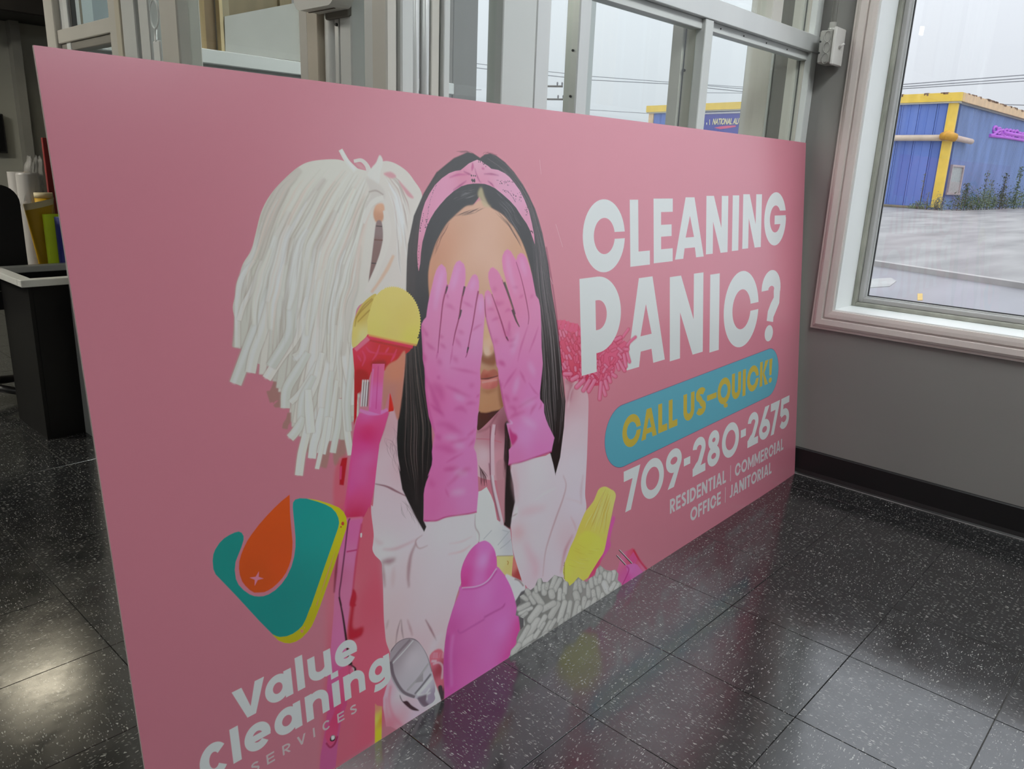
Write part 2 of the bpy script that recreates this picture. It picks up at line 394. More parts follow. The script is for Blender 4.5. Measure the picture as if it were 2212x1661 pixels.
        s += [(ribbon(p, t), []), (rect(w*.0, 0, w, t), []), (np.array([(0, 0), (0, t*.9), (w*.3, t*1.6), (w*.42, t*.9)]), [])]
    elif ch == '8':
        for cy, r, q in ((h*.735, w*.44, h*.265), (h*.285, w*.5, h*.285)):
            s.append((arc(w/2, cy, r, q, 0, 360, 40)[:-1], [arc(w/2, cy, r-t, q-t*.95, 0, 360, 40)[:-1]]))
    elif ch in '69':
        a = [(arc(w/2, h*.31, w/2, h*.31, 0, 360, 44)[:-1], [arc(w/2, h*.31, w/2-t, h*.31-t, 0, 360, 40)[:-1]]), (np.array([(w*.04, h*.42), (w*.50, h), (w*.90, h), (w*.44, h*.56), (w*.2, h*.5)]), [])]
        if ch == '9': a = [(np.array([w, h])-o, [np.array([w, h])-q for q in hs]) for o, hs in a]
        s += a
    elif ch == '5':
        s += [(rect(w*.10, h-t, w*.97, h), []), (np.array([(w*.10, h), (w*.10+t*.95, h), (w*.02+t*.95, h*.46), (w*.02, h*.46)]), []), (ribbon(np.vstack([[(w*.02+t*.3, h*.50)], arc(w*.46, h*.325, w*.54-t/2, h*.325-t/2, 112, -150, 26)]), t), [])]
    elif ch == 'S':
        p = np.vstack([arc(w*.5, h*.74, w*.5-t/2, h*.26-t/2, 22, 250, 22), arc(w*.5, h*.27, w*.5-t/2, h*.27-t/2, 72, -158, 22)])
        s.append((ribbon(p, t), []))
    elif ch == 'a':
        s += [(arc(w*.46, h/2, w*.46, h/2, 0, 360, 44)[:-1], [arc(w*.46, h/2, w*.46-t, h/2-t, 0, 360, 40)[:-1]]), (rect(w-t, 0, w, h), [])]
    elif ch == 'u':
        s.append((np.vstack([[(0, h)], arc(w/2, w*.46, w/2, w*.46, 180, 360, 22), [(w-t, h*.3)], arc(w/2, w*.48, w/2-t, w*.46-t, 360, 180, 20), [(t, h)]]), [])); s.append((rect(w-t, 0, w, h), []))
    elif ch == 'n':
        s.append((np.vstack([[(0, 0)], [(0, h*.5)], arc(w/2, h-w*.48, w/2, w*.48, 180, 0, 22), [(w, 0), (w-t, 0)], arc(w/2, h-w*.50, w/2-t, w*.48-t, 0, 180, 20), [(t, 0)]]), [])); s.append((rect(0, 0, t, h), []))
    elif ch == 'e':
        s.append((sector(w/2, h/2, w/2, h/2, t, -8, 318, cut=False), [])); s.append((rect(t*.7, h/2-t*.48, w*.985, h/2+t*.32), []))
    elif ch == 'g':
        hb = h
        s += [(arc(w*.46, h/2, w*.46, h/2, 0, 360, 44)[:-1], [arc(w*.46, h/2, w*.46-t, h/2-t, 0, 360, 40)[:-1]]), (rect(w-t, h*.1, w, h), []),
              (ribbon(np.vstack([[(w-t/2, h*.2)], arc(w*.45, -h*.02, w*.55-t/2, h*.36-t/2, 0, -125, 22)]), t), [])]
    return s
def letter(ch, u0, v0, u1, v1, t, col, alpha=1., skew=0.):
    w, h = u1-u0, v1-v0; k = np.array([TW/BW, TH/BH])
    outs = []
    cm = uvcol(col, (u0+u1)/2, (v0+v1)/2)
    best = None
    for o, hs in glyph(ch, w, h, t):
        f = lambda q: (np.c_[q[:, 0]+u0+skew*q[:, 1], q[:, 1]+v0])*k
        rm = raster([f(o)], [f(q) for q in hs])
        if rm is None: continue
        outs.append(rm)
    if not outs: return
    x0 = min(r[0] for r in outs); y0 = min(r[1] for r in outs)
    x1 = max(r[0]+r[2].shape[1] for r in outs); y1 = max(r[1]+r[2].shape[0] for r in outs)
    M = np.zeros((y1-y0, x1-x0), np.float32)
    for a, b, m in outs:
        s = M[b-y0:b-y0+m.shape[0], a-x0:a-x0+m.shape[1]]; np.maximum(s, m, out=s)
    put((x0, y0, M), [(0, 0, cm)], alpha)
def uvcol(col, u, v): return np.asarray(col, np.float32)
WIDTH = dict(I=.28, l=.28, A=.86, N=.80, M=.98, C=.90, O=.98, D=.80, E=.58, L=.52, R=.66, S=.60, T=.62, F=.56, J=.46, V=.82, U=.74)
def row(text, u0, u1, v0, h, t, col, gap=.12):
    ws = [(.30 if c == ' ' else .34 if c == '|' else WIDTH.get(c, .8)) for c in text]
    tot = sum(ws)+gap*(len(text)-1); k = (u1-u0)/tot; x = u0
    for c, w in zip(text, ws):
        if c != ' ': letter(c, x, v0, x+w*k, v0+h, t, col)
        x += (w+gap)*k
def paint_print():
    R = random.Random(11)
    # ---- pink paper
    PINK = np.array([.74, .245, .325], np.float32)
    CAN[:] = PINK
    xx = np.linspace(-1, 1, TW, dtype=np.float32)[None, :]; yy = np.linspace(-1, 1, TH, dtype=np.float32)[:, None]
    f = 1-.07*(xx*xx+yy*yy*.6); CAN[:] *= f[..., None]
    WHITE = (.80, .83, .83)
    # reddish print behind the figure's lower left
    fill([(700, 1130), (800, 1080), (822, 1270), (845, 1420), (835, 1520), (800, 1610), (735, 1661), (690, 1700), (700, 1400)],
         [(760, 1200, (160, 72, 88)), (800, 1300, (158, 62, 80)), (810, 1450, (158, 66, 86)), (720, 1300, (155, 84, 98)), (740, 1600, (145, 68, 85)), (790, 1580, (152, 62, 82))], bl=7)
    # ---- pink chenille duster behind her shoulder
    duster = zo((90, 400), (170, 345), (240, 345), (300, 370), (430, 400), (490, 460), (700, 560), (1030, 580), (1120, 640), (1200, 700), (1190, 780), (1160, 850), (1120, 960), (1010, 1080), (960, 1190), (880, 1270), (720, 1330), (560, 1290), (430, 1260), (240, 1240), (180, 1000))
    fill(duster, [(1205, 720, (190, 88, 112)), (1235, 760, (185, 85, 105)), (1260, 800, (175, 60, 82)), (1310, 770, (196, 92, 118)), (1330, 740, (196, 96, 122)), (1240, 815, (180, 72, 92))], name='duster')
    rr = random.Random(5)
    for k in range(230):
        x = rr.uniform(1198, 1342); y = rr.uniform(700, 828)
        top = (y < 722); ln = rr.uniform(7, 13); a = rr.uniform(-2.0, -1.0) if x < 1260 else rr.uniform(-2.6, -.3)
        if x < 1250 and y > 700+0: a = 1.4+rr.uniform(-.4, .3)
        p = [(x, y), (x+ln*math.cos(a), y+ln*math.sin(a))]
        stroke(p, 6.8, (158, 46, 70), .8, .6, 'duster', True)
        stroke(p, 5.0, rr.choice([(202, 100, 126), (212, 112, 138), (196, 90, 116)]), .95, .3, 'duster', True)
    for p in [zo((130, 430), (170, 350)), zo((200, 450), (235, 350)), zo((265, 470), (295, 370)), zo((330, 490), (365, 395)), zo((395, 490), (425, 405)), zo((470, 540), (495, 460))]:
        stroke(p, [9, 5], (198, 92, 120), 1, .4, None, True)
    # ---- mop head (white cotton strands)
    mop = za((115, 1700), (150, 1550), (200, 1350), (290, 1200), (335, 1030), (400, 780), (500, 590), (640, 430), (800, 290), (950, 225), (1200, 205), (1330, 240), (1430, 300), (1580, 330), (1640, 290), (1720, 225), (1830, 240), (1960, 320), (2050, 430), (2140, 600), (2080, 850), (2010, 1100), (1975, 1400), (1965, 1660)) \
        + zb((1500, 260), (1410, 420), (1385, 560), (1385, 720), (1400, 950), (1420, 1200), (1250, 1300), (1000, 1250), (700, 1150), (620, 960), (360, 920), (180, 600), (95, 350))
    MW = [(560, 600, (172, 170, 160)), (640, 420, (186, 184, 175)), (720, 380, (190, 188, 180)), (850, 400, (192, 186, 180)), (640, 700, (174, 172, 165)), (720, 740, (180, 176, 168)), (850, 560, (188, 180, 175)), (700, 520, (184, 182, 173))]
    fill(mop, MW, name='mop')
    tips = [((545, 560), (516, 600), (509, 650), (508, 748), 12), ((560, 560), (540, 620), (522, 655), (511, 690), 10), ((600, 560), (570, 650), (540, 730), (504, 827), 26), ((590, 600), (566, 700), (545, 760), (536, 803), 22),
            ((660, 640), (635, 720), (600, 770), (571, 816), 20), ((640, 560), (625, 660), (620, 720), (580, 790), 22), ((690, 600), (668, 700), (650, 760), (633, 775), 26), ((700, 620), (682, 720), (672, 780), (664, 826), 26),
            ((660, 760), (636, 800), (614, 840), (611, 880), 20), ((680, 780), (660, 820), (640, 850), (622, 868), 12), ((690, 760), (676, 820), (664, 850), (660, 862), 16), ((672, 810), (652, 850), (646, 880), (644, 930), 17),
            ((740, 640), (722, 740), (700, 840), (676, 905), 19), ((720, 700), (705, 790), (692, 850), (690, 905), 20), ((650, 900), (640, 920), (630, 935), (621, 945), 18), ((666, 880), (655, 940), (646, 980), (640, 1026), 17),
            ((690, 880), (680, 930), (672, 960), (668, 989), 17), ((710, 800), (703, 880), (698, 920), (694, 953), 15), ((722, 820), (714, 880), (710, 920), (709, 951), 11), ((706, 900), (698, 940), (692, 960), (688, 979), 19),
            ((730, 860), (724, 920), (718, 950), (713, 977), 13), ((745, 740), (740, 850), (744, 930), (752, 982), 14), ((735, 700), (742, 780), (752, 830), (759, 873), 18), ((758, 720), (752, 800), (745, 870), (748, 930), 12),
            ((700, 900), (690, 960), (684, 990), (679, 1012), 9), ((660, 840), (662, 880), (664, 910), (666, 934), 18)]
    dk = [((735, 900), (738, 940), (734, 965), (732, 988), 17), ((705, 930), (700, 970), (696, 995), (692, 1009), 15), ((722, 940), (720, 970), (721, 995), (724, 1003), 13), ((610, 780), (600, 820), (588, 850), (574, 856), 26), ((640, 900), (655, 940), (660, 960), (652, 968), 24), ((600, 800), (592, 850), (596, 870), (592, 867), 20), ((620, 890), (618, 905), (612, 915), (610, 925), 12)]
    for a, b, c, d, w in dk:
        stroke([a, b, c, d], [w*.7, w, w, w], (140, 104, 100), 1, 1.)
    low = resamp([(512, 740), (545, 800), (590, 815), (618, 872), (640, 925), (668, 960), (700, 955), (740, 950), (760, 880)], 60)
    for i in range(46):
        e = low[R.randrange(60)]+[R.uniform(-8, 6), R.uniform(-26, 10)]; g = e+[R.uniform(8, 34)*(1 if e[0] < 690 else .1), -R.uniform(110, 190)]; m = (e+g)/2+[R.uniform(-5, 5), 0]; w = R.uniform(13, 22)
        stroke([g, m, e], [w*.6, w*1.1, w*1.08], (146, 134, 126), .7, 1.5); c = R.choice([(170, 168, 160), (178, 174, 167), (164, 160, 152)])
        stroke([g, m, e], [w*.5, w*.95, w*.95], c, 1, .4)
    for k, (a, b, c, d, w) in enumerate(tips):
        q = [a, b, c, d]
        stroke(q, [w*.8, w*1.12, w*1.18, w*1.14], (150, 138, 130), .75, 1.4)
        stroke(q, [w*.7, w, w*1.02, w], [(176, 174, 167), (182, 178, 172), (170, 170, 163)][k % 3], 1, .3)
        stroke([np.array(p)+[-w*.16, 0] for p in q], [w*.2, w*.4, w*.4, w*.3], (193, 192, 184), .6, 1.4)
    gL = za((760, 320), (560, 520), (420, 800), (350, 1060), (300, 1230), (200, 1400), (130, 1655))+zb((100, 300), (110, 700))
    gM = za((1250, 300), (1100, 500), (900, 850), (760, 1100), (680, 1655))+zb((640, 300), (600, 900))
    gN = za((1560, 420), (1450, 650), (1350, 950), (1200, 1300), (1130, 1655))+zb((1090, 400), (1060, 1200))
    gR = za((1700, 640), (1580, 800), (1500, 1100), (1420, 1655))+zb((1350, 300), (1300, 900), (1330, 1300))
    for g0, g1, sd in ((gL, gM, 11), (gM, gN, 12), (gN, gR, 13)):
        for j in range(9):
            A0, B0 = resamp(g0, 16), resamp(g1, 16); t = R.uniform(.05, .95); i0 = R.randrange(0, 8); i1 = i0+R.randrange(5, 9); q = (A0*(1-t)+B0*t)[i0:i1]+[R.uniform(-4, 4), 0]; w = R.uniform(14, 26)
            stroke(q, [w*.5, w*1.15, w*1.1, w*.5], (148, 140, 130), .55, 2.2, 'mop'); stroke(q+[1.2, 0], [w*.4, w*.92, w*.9, w*.4], R.choice([(186, 184, 176), (194, 192, 184), (178, 172, 165)]), .9, 1.2, 'mop')
    for g0, g1, sd in ((gL, gM, 1), (gM, gN, 2), (gN, gR, 3)):
        strands(g0, g1, 20, [(198, 196, 188), (192, 190, 182), (190, 184, 178)], (4, 10), .5, sd, None, (.3, .75), 5, .8, (.03, .97))
        strands(g0, g1, 22, [(152, 144, 134), (160, 150, 140), (148, 140, 128)], (1.4, 3.4), .5, sd+20, None, (.2, .6), 5, .6, (.03, .97))
        strands(g0, g1, 10, [(190, 170, 160)], (3, 6), .5, sd+40, None, (.2, .5), 4, 1, (.05, .95))
    gS = za((1760, 300), (1900, 420), (2000, 640), (2040, 900)); gT = za((1740, 500), (1850, 760), (1880, 1100), (1920, 1640))
    strands(gS, gT, 18, [(204, 202, 196), (196, 190, 184)], (4, 9), .6, 7, None, (.4, .9), 4, .7)
    strands(gS, gT, 16, [(160, 148, 142), (170, 150, 145)], (1.5, 3), .6, 8, None, (.3, .7), 4, .5)
    fill(za((1720, 360), (1800, 340), (1860, 390), (1800, 410)), (190, 145, 150), bl=1)
    fill(za((1880, 430), (1950, 500), (2050, 620), (1980, 600)), (190, 145, 150), bl=1)
    fill(za((1420, 240), (1480, 260), (1530, 320), (1440, 280)), (186, 140, 145), bl=1)
    stroke(za((1255, 100), (1330, 230), (1420, 330)), [9, 10, 13], (193, 192, 186), 1, .3)
    stroke(za((1262, 105), (1330, 220), (1410, 320)), [3, 4, 5], (206, 206, 200), .8, .6)
    stroke(za((1400, 225), (1480, 215), (1540, 270), (1570, 350)), [7, 8, 9, 12], (192, 186, 182), 1, .3)
    fill(za((1550, 380), (1590, 300), (1640, 240), (1680, 158), (1715, 225), (1690, 330), (1660, 480)), (194, 192, 187), bl=.3)
    fill(za((1530, 400), (1700, 500), (1740, 620), (1650, 690), (1560, 760), (1520, 700), (1580, 580)), (184, 178, 172), bl=1.5)
    stroke(za((1720, 620), (1640, 650), (1570, 720), (1500, 900)), [10, 12, 10, 8], (192, 188, 182), 1, .6)
    stroke(za((1560, 560), (1640, 545), (1720, 590)), [3, 4, 3], (155, 142, 136), .8, .8)
    # wooden core seen in the parting of the mop
    fill(za((1640, 700), (1720, 690), (1730, 800), (1700, 890), (1640, 890), (1610, 800)), [(815, 440, (192, 150, 125)), (812, 470, (176, 132, 108))], bl=1)
    fill(za((1645, 885), (1700, 885), (1715, 1050), (1690, 1200), (1640, 1400), (1560, 1560), (1590, 1300), (1620, 1050)), [(812, 490, (128, 110, 108)), (808, 530, (122, 98, 94)), (796, 600, (115, 92, 88))], bl=.4)
    stroke(za((1640, 930), (1705, 935)), 2, (80, 66, 64)); stroke(za((1620, 1080), (1712, 1085)), 3, (110, 84, 78)); stroke(za((1590, 1335), (1650, 1340)), 2, (70, 58, 55))
    stroke(za((1740, 760), (1770, 950), (1740, 1150), (1650, 1400), (1540, 1655)), [10, 14, 13, 11, 12], (190, 184, 178), 1, .4)
    stroke(za((1830, 1250), (1760, 1400), (1660, 1560), (1590, 1655)), [6, 8, 6, 6], (186, 158, 138), .9, 1)
    # ---- pink scrubber handle
    handle = zg((1175, 210), (1330, 230), (1610, 190), (1612, 230), (1540, 480), (1470, 690), (1470, 750), (1440, 1020), (1410, 1270), (1380, 1450), (1330, 1660))+zj((2160, 330), (2090, 470), (1840, 475), (1830, 440), (1850, 300))+zg((950, 1660), (1000, 1300), (1030, 1000), (1060, 800), (1090, 520), (1130, 330))
    fill(handle, [(790, 896, (205, 95, 150)), (800, 908, (195, 70, 115)), (790, 925, (178, 48, 88)), (785, 945, (172, 44, 86)), (780, 962, (175, 66, 125)), (785, 990, (178, 88, 138)), (775, 1030, (174, 80, 130)), (765, 1070, (170, 64, 108)), (760, 1090, (165, 55, 92)), (760, 1112, (155, 28, 55)), (805, 1020, (178, 66, 110)), (752, 1050, (170, 72, 128))], sm=0, name='handle')
    stroke(zg((1180, 170), (1320, 215), (1480, 210), (1600, 160)), [6, 9, 9, 6], (212, 110, 162), .9, .8)
    fill(zg((820, 1040), (1000, 880), (960, 1660), (800, 1660)), (168, 76, 92), bl=3, alpha=.75)
    fill(zg((920, 890), (1000, 880), (945, 1300), (880, 1290), (890, 1000)), (148, 22, 42), sm=0, bl=.4); stroke(zg((905, 1010), (895, 1210)), 4, (188, 60, 100), .9, .8)
    stroke(zg((960, 1660), (1010, 1300), (1060, 900)), 5, (184, 60, 110), .5, 1.5)
    tube = zj((1850, 500), (2080, 490), (2060, 560), (2005, 910), (1980, 1020), (1930, 1500), (1915, 1650))+zk((1900, 150), (1860, 500), (1850, 900), (1880, 1150))+zn((2110, 820), (2040, 1020), (2000, 1250), (1960, 1660), (1745, 1760), (1760, 1500), (1815, 1200), (1850, 900))+zk((1600, 1200), (1650, 700), (1690, 200))+zj((1700, 1500), (1760, 940), (1860, 620))
    fill(tube, [(760, 1150, (165, 80, 126)), (752, 1210, (162, 92, 130)), (745, 1280, (158, 88, 120)), (740, 1380, (156, 84, 122)), (725, 1480, (150, 66, 108)), (715, 1560, (142, 58, 96)), (706, 1640, (138, 60, 100)), (735, 1240, (155, 82, 112)), (728, 1520, (148, 46, 84))], sm=0, bl=.5, name='tube')
    stroke(zj((1860, 935), (2000, 910)), 3, (140, 30, 72), .9, .5); stroke(zj((1870, 505), (2070, 480)), 5, (190, 90, 120), .9, 1)
    stroke(zj((2060, 560), (2005, 910), (1950, 1400), (1930, 1655)), 4, (150, 40, 70), .7, 1)
    stroke(zj((1905, 490), (1880, 560), (1840, 900), (1790, 1300), (1765, 1500), (1790, 1655)), 3.2, (70, 20, 44), .9, .4)
    stroke(zk((1760, 0), (1810, 250), (1855, 560), (1890, 800), (1930, 900)), [3, 4, 5, 5, 4], (44, 8, 22), 1, .4)
    stroke(zj((1750, 960), (1720, 1200), (1695, 1480)), [2, 6, 3], (90, 14, 42), .8, 1.2)
    fill(zj((1950, 1430), (1990, 1500), (1970, 1620), (1990, 1655), (1900, 1655), (1930, 1500)), (140, 20, 38), bl=1)
    fill(zk((1930, 0), (1995, 0), (1960, 180), (1950, 420), (2080, 400), (2060, 520), (1900, 580), (1880, 450), (1910, 200)), (140, 14, 36), bl=2)
    fill(zk((1890, 800), (1930, 900), (1990, 960), (1960, 1060), (1890, 1060)), (30, 10, 16), bl=.6); fill(zk((1920, 950), (1960, 960), (1950, 1040), (1910, 1040)), (196, 180, 178), bl=.5)
    fill(zn((1990, 380), (2160, 300), (2200, 460), (2050, 820), (1980, 1230), (1900, 1370), (1840, 1300), (1830, 1190), (1950, 900), (2020, 600)), [(735, 1480, (158, 58, 92)), (728, 1560, (150, 40, 76)), (712, 1600, (150, 50, 82))], bl=1.2, alpha=.9)
    stroke(zn((1835, 1330), (1890, 1390), (1950, 1340), (1985, 1240)), 4, (110, 10, 44), .8, .8)
    fill(zn((1900, 1240), (1930, 1225), (1960, 1250), (1945, 1300), (1905, 1310), (1885, 1290)), (28, 12, 18)); fill(zn((1905, 1240), (1945, 1235), (1945, 1275), (1910, 1290)), (190, 178, 174), bl=.4)
    fill(zj((2045, 690), (2065, 690), (2060, 740), (2045, 740)), (220, 185, 188))
    # ---- hoodie
    L_arm = zg((1620, 240), (1560, 450), (1500, 620), (1475, 720), (1430, 1080), (1410, 1280), (1380, 1600))+zh((100, 560), (100, 680), (130, 930), (125, 1050), (115, 1150), (150, 1230), (230, 1320), (245, 1450), (255, 1650))+[(823, 1330)]+zm((400, 120), (420, 300), (470, 450), (480, 620), (560, 900), (900, 1000), (1150, 850), (1200, 300), (1280, 0))+[(985, 1275), (1030, 1165)]+zh((1520, 900), (1480, 640), (1000, 560), (700, 450), (550, 0))+ze((330, 400), (60, 200))
    fill(L_arm, [(830, 930, (168, 128, 136)), (830, 990, (184, 158, 165)), (860, 1010, (176, 140, 148)), (820, 1080, (182, 156, 163)), (860, 1120, (180, 152, 160)), (880, 1170, (182, 158, 165)), (950, 1150, (184, 164, 170)), (830, 1190, (184, 166, 172)), (870, 1230, (174, 148, 153)), (950, 1220, (180, 156, 163)), (1000, 1160, (184, 164, 168)), (930, 1270, (176, 152, 158)), (850, 1320, (164, 142, 146)), (900, 1330, (172, 148, 154)), (940, 1390, (170, 140, 146)), (890, 1400, (168, 134, 142)), (845, 1400, (158, 138, 138))], sm=1, name='arm')
    R_body = zo((240, 1230), (330, 1300), (430, 1260), (560, 1380), (590, 1480), (598, 1660))+zi((1250, 0), (1230, 400), (1225, 560), (1238, 750), (1150, 1000), (1040, 1250), (950, 1500), (930, 1900), (560, 1900), (430, 1760))+zh((2130, 1660), (1990, 1200), (1960, 900), (1930, 700))+[(1092, 1006), (1190, 975)]+zo((240, 1600))
    fill(R_body, [(1230, 850, (168, 120, 130)), (1250, 870, (178, 148, 156)), (1240, 930, (182, 160, 168)), (1235, 1010, (184, 164, 172)), (1150, 1020, (184, 168, 174)), (1110, 1030, (178, 156, 164)), (1150, 1110, (182, 162, 170)), (1240, 1090, (182, 160, 170)), (1120, 1160, (178, 150, 156)), (1160, 1180, (182, 160, 168)), (1110, 1200, (178, 160, 166)), (1150, 1230, (176, 142, 152)), (1190, 1210, (180, 156, 164)), (1215, 1170, (178, 142, 150))], sm=1, name='body')
    stroke(zo((250, 1250), (340, 1330), (300, 1560)), 9, (150, 92, 104), .7, 2.5); stroke(zo((420, 1270), (330, 1420), (290, 1660)), 3, (200, 160, 168), .6, 1.2)
    # hood opening and neck between the gloves
    fill(ze((1030, 760), (1390, 700), (1440, 950), (1440, 1640), (1000, 1640), (960, 1250)), [(1045, 930, (160, 108, 118)), (1060, 950, (158, 104, 116)), (1040, 985, (182, 152, 160)), (1030, 1010, (176, 142, 150)), (1070, 990, (168, 118, 130)), (1080, 920, (120, 74, 84))])
    fill(ze((1040, 780), (1200, 760), (1360, 700), (1280, 800), (1060, 1020), (1010, 1000)), [(1040, 900, (78, 50, 44)), (1055, 890, (70, 42, 38)), (1035, 915, (74, 52, 48))])
    stroke(ze((1000, 1150), (1180, 1160), (1340, 1200)), 2.5, (160, 96, 108), .9, .6); stroke(ze((1010, 1060), (1160, 1000), (1290, 800)), 3, (110, 64, 74), .7, 1.5)
    # white shirt
    fill(zh((1500, 390), (1560, 370), (1630, 320), (1690, 430), (1730, 540), (1770, 760), (1860, 830), (1945, 895), (1990, 1250), (1700, 1250), (1500, 1020), (1470, 700)), [(1040, 1080, (172, 178, 180)), (1050, 1130, (170, 176, 178)), (1070, 1180, (168, 172, 176)), (1090, 1170, (150, 150, 156)), (1030, 1160, (172, 172, 176))], sm=0)
    for p in (zh((1810, 1150), (1900, 1080), (1960, 1020)), zh((1780, 1100), (1880, 980), (1950, 900)), zh((1840, 900), (1920, 920)), zh((1590, 1020), (1700, 900))): stroke(p, 1.6, (120, 124, 130), .6, .5)
    stroke(zh((1690, 0), (1720, 300), (1790, 600), (1840, 830)), [7, 7, 7, 8], (196, 156, 164), 1, .3); stroke(zh((1665, 0), (1700, 300), (1770, 620), (1810, 780)), 3, (110, 60, 72), .8, .8)
    stroke(ze((1240, 960), (1215, 1200), (1220, 1640)), [7, 8, 9], (190, 150, 160), 1, .4); stroke(ze((1190, 980), (1185, 1200), (1190, 1640)), 2.4, (112, 64, 78), .8, .6); stroke(ze((1265, 960), (1250, 1100)), 2.4, (128, 76, 88), .7, .6)
    fill(ze((1380, 950), (1440, 960), (1460, 1300), (1440, 1640), (1360, 1640), (1380, 1200)), (48, 28, 32), bl=1.2)
    fill(zh((1870, 0), (1930, 0), (1990, 300), (2010, 520), (1975, 680), (1945, 890), (1860, 830), (1870, 400)), (36, 22, 26), sm=0, bl=.6)
    fill(zh((1760, 0), (1880, 0), (1870, 500), (1870, 800), (1830, 640), (1770, 300)), (150, 108, 116), bl=1, alpha=.8)
    strands(zh((1520, 20), (1640, 180), (1660, 330)), zh((1540, 60), (1560, 200), (1540, 330)), 14, [(60, 34, 36)], (1, 2.2), .7, 31)
    strands(ze((1380, 1100), (1370, 1640)), ze((1450, 1000), (1440, 1640)), 22, [(28, 18, 20), (90, 60, 64)], (1, 2), .7, 32)
    # folds in the sleeves
    F = [(zh((150, 275), (300, 310), (440, 380), (560, 440)), 5, (104, 56, 66), .8, .8), (zh((250, 1150), (430, 1140), (700, 1020)), 6, (158, 126, 134), .8, 2), (zh((140, 1000), (200, 1060), (260, 1070)), 8, (160, 134, 140), .6, 2.5),
         (zh((230, 1320), (330, 1310), (420, 1280)), 14, (122, 84, 92), .8, 3), (zh((690, 1070), (620, 1250), (590, 1500), (600, 1660)), 8, (130, 96, 102), .8, 2), (zh((780, 960), (700, 1020), (690, 1080), (740, 1140), (850, 1100)), 3, (134, 100, 106), .8, .8),
         (zh((1120, 1220), (1300, 1180), (1420, 1100)), 4, (166, 132, 138), .7, 1.5), (zh((1130, 1080), (1300, 1050), (1440, 980)), 3, (164, 138, 144), .7, 1.2), (zh((1480, 680), (1480, 850), (1530, 950), (1530, 1060)), 2.5, (128, 106, 112), .8, .8),
         (zh((400, 1380), (380, 1660)), 10, (158, 134, 138), .6, 3), (zh((250, 1340), (280, 1660)), 6, (128, 94, 100), .8, 2), (zm((610, 0), (570, 150), (545, 330)), 3, (110, 82, 86), .8, .8), (zm((620, 0), (630, 150), (650, 260)), 3, (104, 78, 82), .8, .8),
         (zm((700, 0), (740, 120), (770, 220)), 5, (134, 96, 104), .7, 1.5), (zm((940, 0), (1010, 130), (1090, 290)), 5, (110, 70, 78), .8, 1.), (zm((450, 0), (420, 130)), 5, (140, 116, 120), .7, 1.4), (zm((1180, 180), (1060, 320), (1010, 480)), 14, (180, 148, 154), .7, 4),
         (zi((930, 290), (970, 420), (930, 600), (840, 850), (740, 1150), (690, 1350), (660, 1650)), 3.5, (150, 118, 126), .8, .9), (zi((350, 800), (500, 760), (700, 720)), 16, (172, 132, 142), .55, 5), (zi((260, 1010), (320, 1050), (400, 1110)), 30, (172, 124, 130), .6, 7),
         (zi((420, 1180), (480, 1330), (560, 1500), (560, 1660)), 18, (170, 130, 142), .6, 5), (zi((1030, 840), (1080, 940), (1110, 1040)), 4, (162, 130, 138), .7, 1.4), (zi((1060, 1090), (960, 1300), (900, 1600)), 6, (150, 92, 104), .7, 2), (zi((960, 600), (1120, 640), (1180, 680)), 3, (168, 146, 152), .6, 1.2),
         (zi((1200, 280), (1170, 500), (1175, 680)), 5, (160, 134, 144), .6, 1.6), (zi((840, 460), (700, 520), (560, 620)), 3, (200, 184, 190), .7, 1.2), (zi((250, 880), (300, 800), (310, 700)), 8, (196, 178, 184), .7, 1.6), (zi((270, 180), (290, 420), (320, 640)), 12, (170, 134, 142), .5, 4), (zi((250, 840), (320, 800)), 3, (130, 100, 108), .7, .8)]
    for p, w, c, a, b in F: stroke(p, [w*.4, w, w*.4], c, a, b)
    # ---- hair
    hair = zc((880, 150), (960, 165), (1050, 225), (1110, 180), (1180, 165), (1260, 190), (1380, 280), (1500, 410), (1620, 580), (1700, 730), (1780, 900), (1830, 1050), (1880, 1230), (1920, 1430), (1960, 1640)) + zd((2000, 620), (2080, 1100), (2115, 1400)) + ze((2150, 300), (2190, 650), (2170, 1000), (2120, 1400), (2060, 1620)) + zi((830, 300), (800, 150), (760, 0)) + [(1150, 940), (1120, 700), (1100, 560), (1030, 420), (930, 560), (915, 700), (925, 900), (930, 1000)] + zh((870, 200), (800, 400), (795, 770), (830, 850), (800, 920), (700, 740), (600, 540), (510, 350), (450, 0)) + zg((1790, 1100), (1750, 850), (1735, 600), (1760, 200)) + ze((0, 620), (40, 300), (60, 0)) + zd((70, 620), (75, 400)) + zc((80, 1600), (95, 1380), (170, 1000), (300, 700), (470, 420), (700, 230))
    HC = [(1000, 335, (70, 68, 70)), (950, 380, (72, 70, 72)), (1100, 380, (84, 82, 85)), (900, 470, (72, 66, 70)), (885, 560, (74, 66, 66)), (1160, 520, (78, 72, 76)), (1180, 640, (72, 66, 68)), (890, 740, (46, 38, 38)), (885, 850, (42, 36, 36)), (900, 950, (36, 28, 28)), (890, 1040, (38, 26, 26)), (905, 1110, (32, 20, 24)), (1190, 760, (62, 54, 58)), (1190, 860, (50, 40, 44)), (1190, 950, (44, 30, 34)), (1030, 420, (62, 60, 64)), (930, 560, (62, 58, 60)), (920, 700, (48, 42, 44)), (1130, 560, (66, 62, 64)), (1040, 330, (66, 64, 66))]
    fill(hair, HC, sm=0, name='hair', bl=.3)
    gl0 = zc((860, 160), (560, 340), (300, 720), (120, 1200), (85, 1640))+ze((20, 300), (0, 900))+zg((1740, 700), (1900, 1300))+zh((560, 400), (790, 890))
    gl1 = zc((900, 330), (600, 440), (320, 820), (240, 1250), (200, 1640))+zd((180, 900))+ze((280, 300), (400, 1000), (380, 1500))+zh((800, 500), (800, 900))
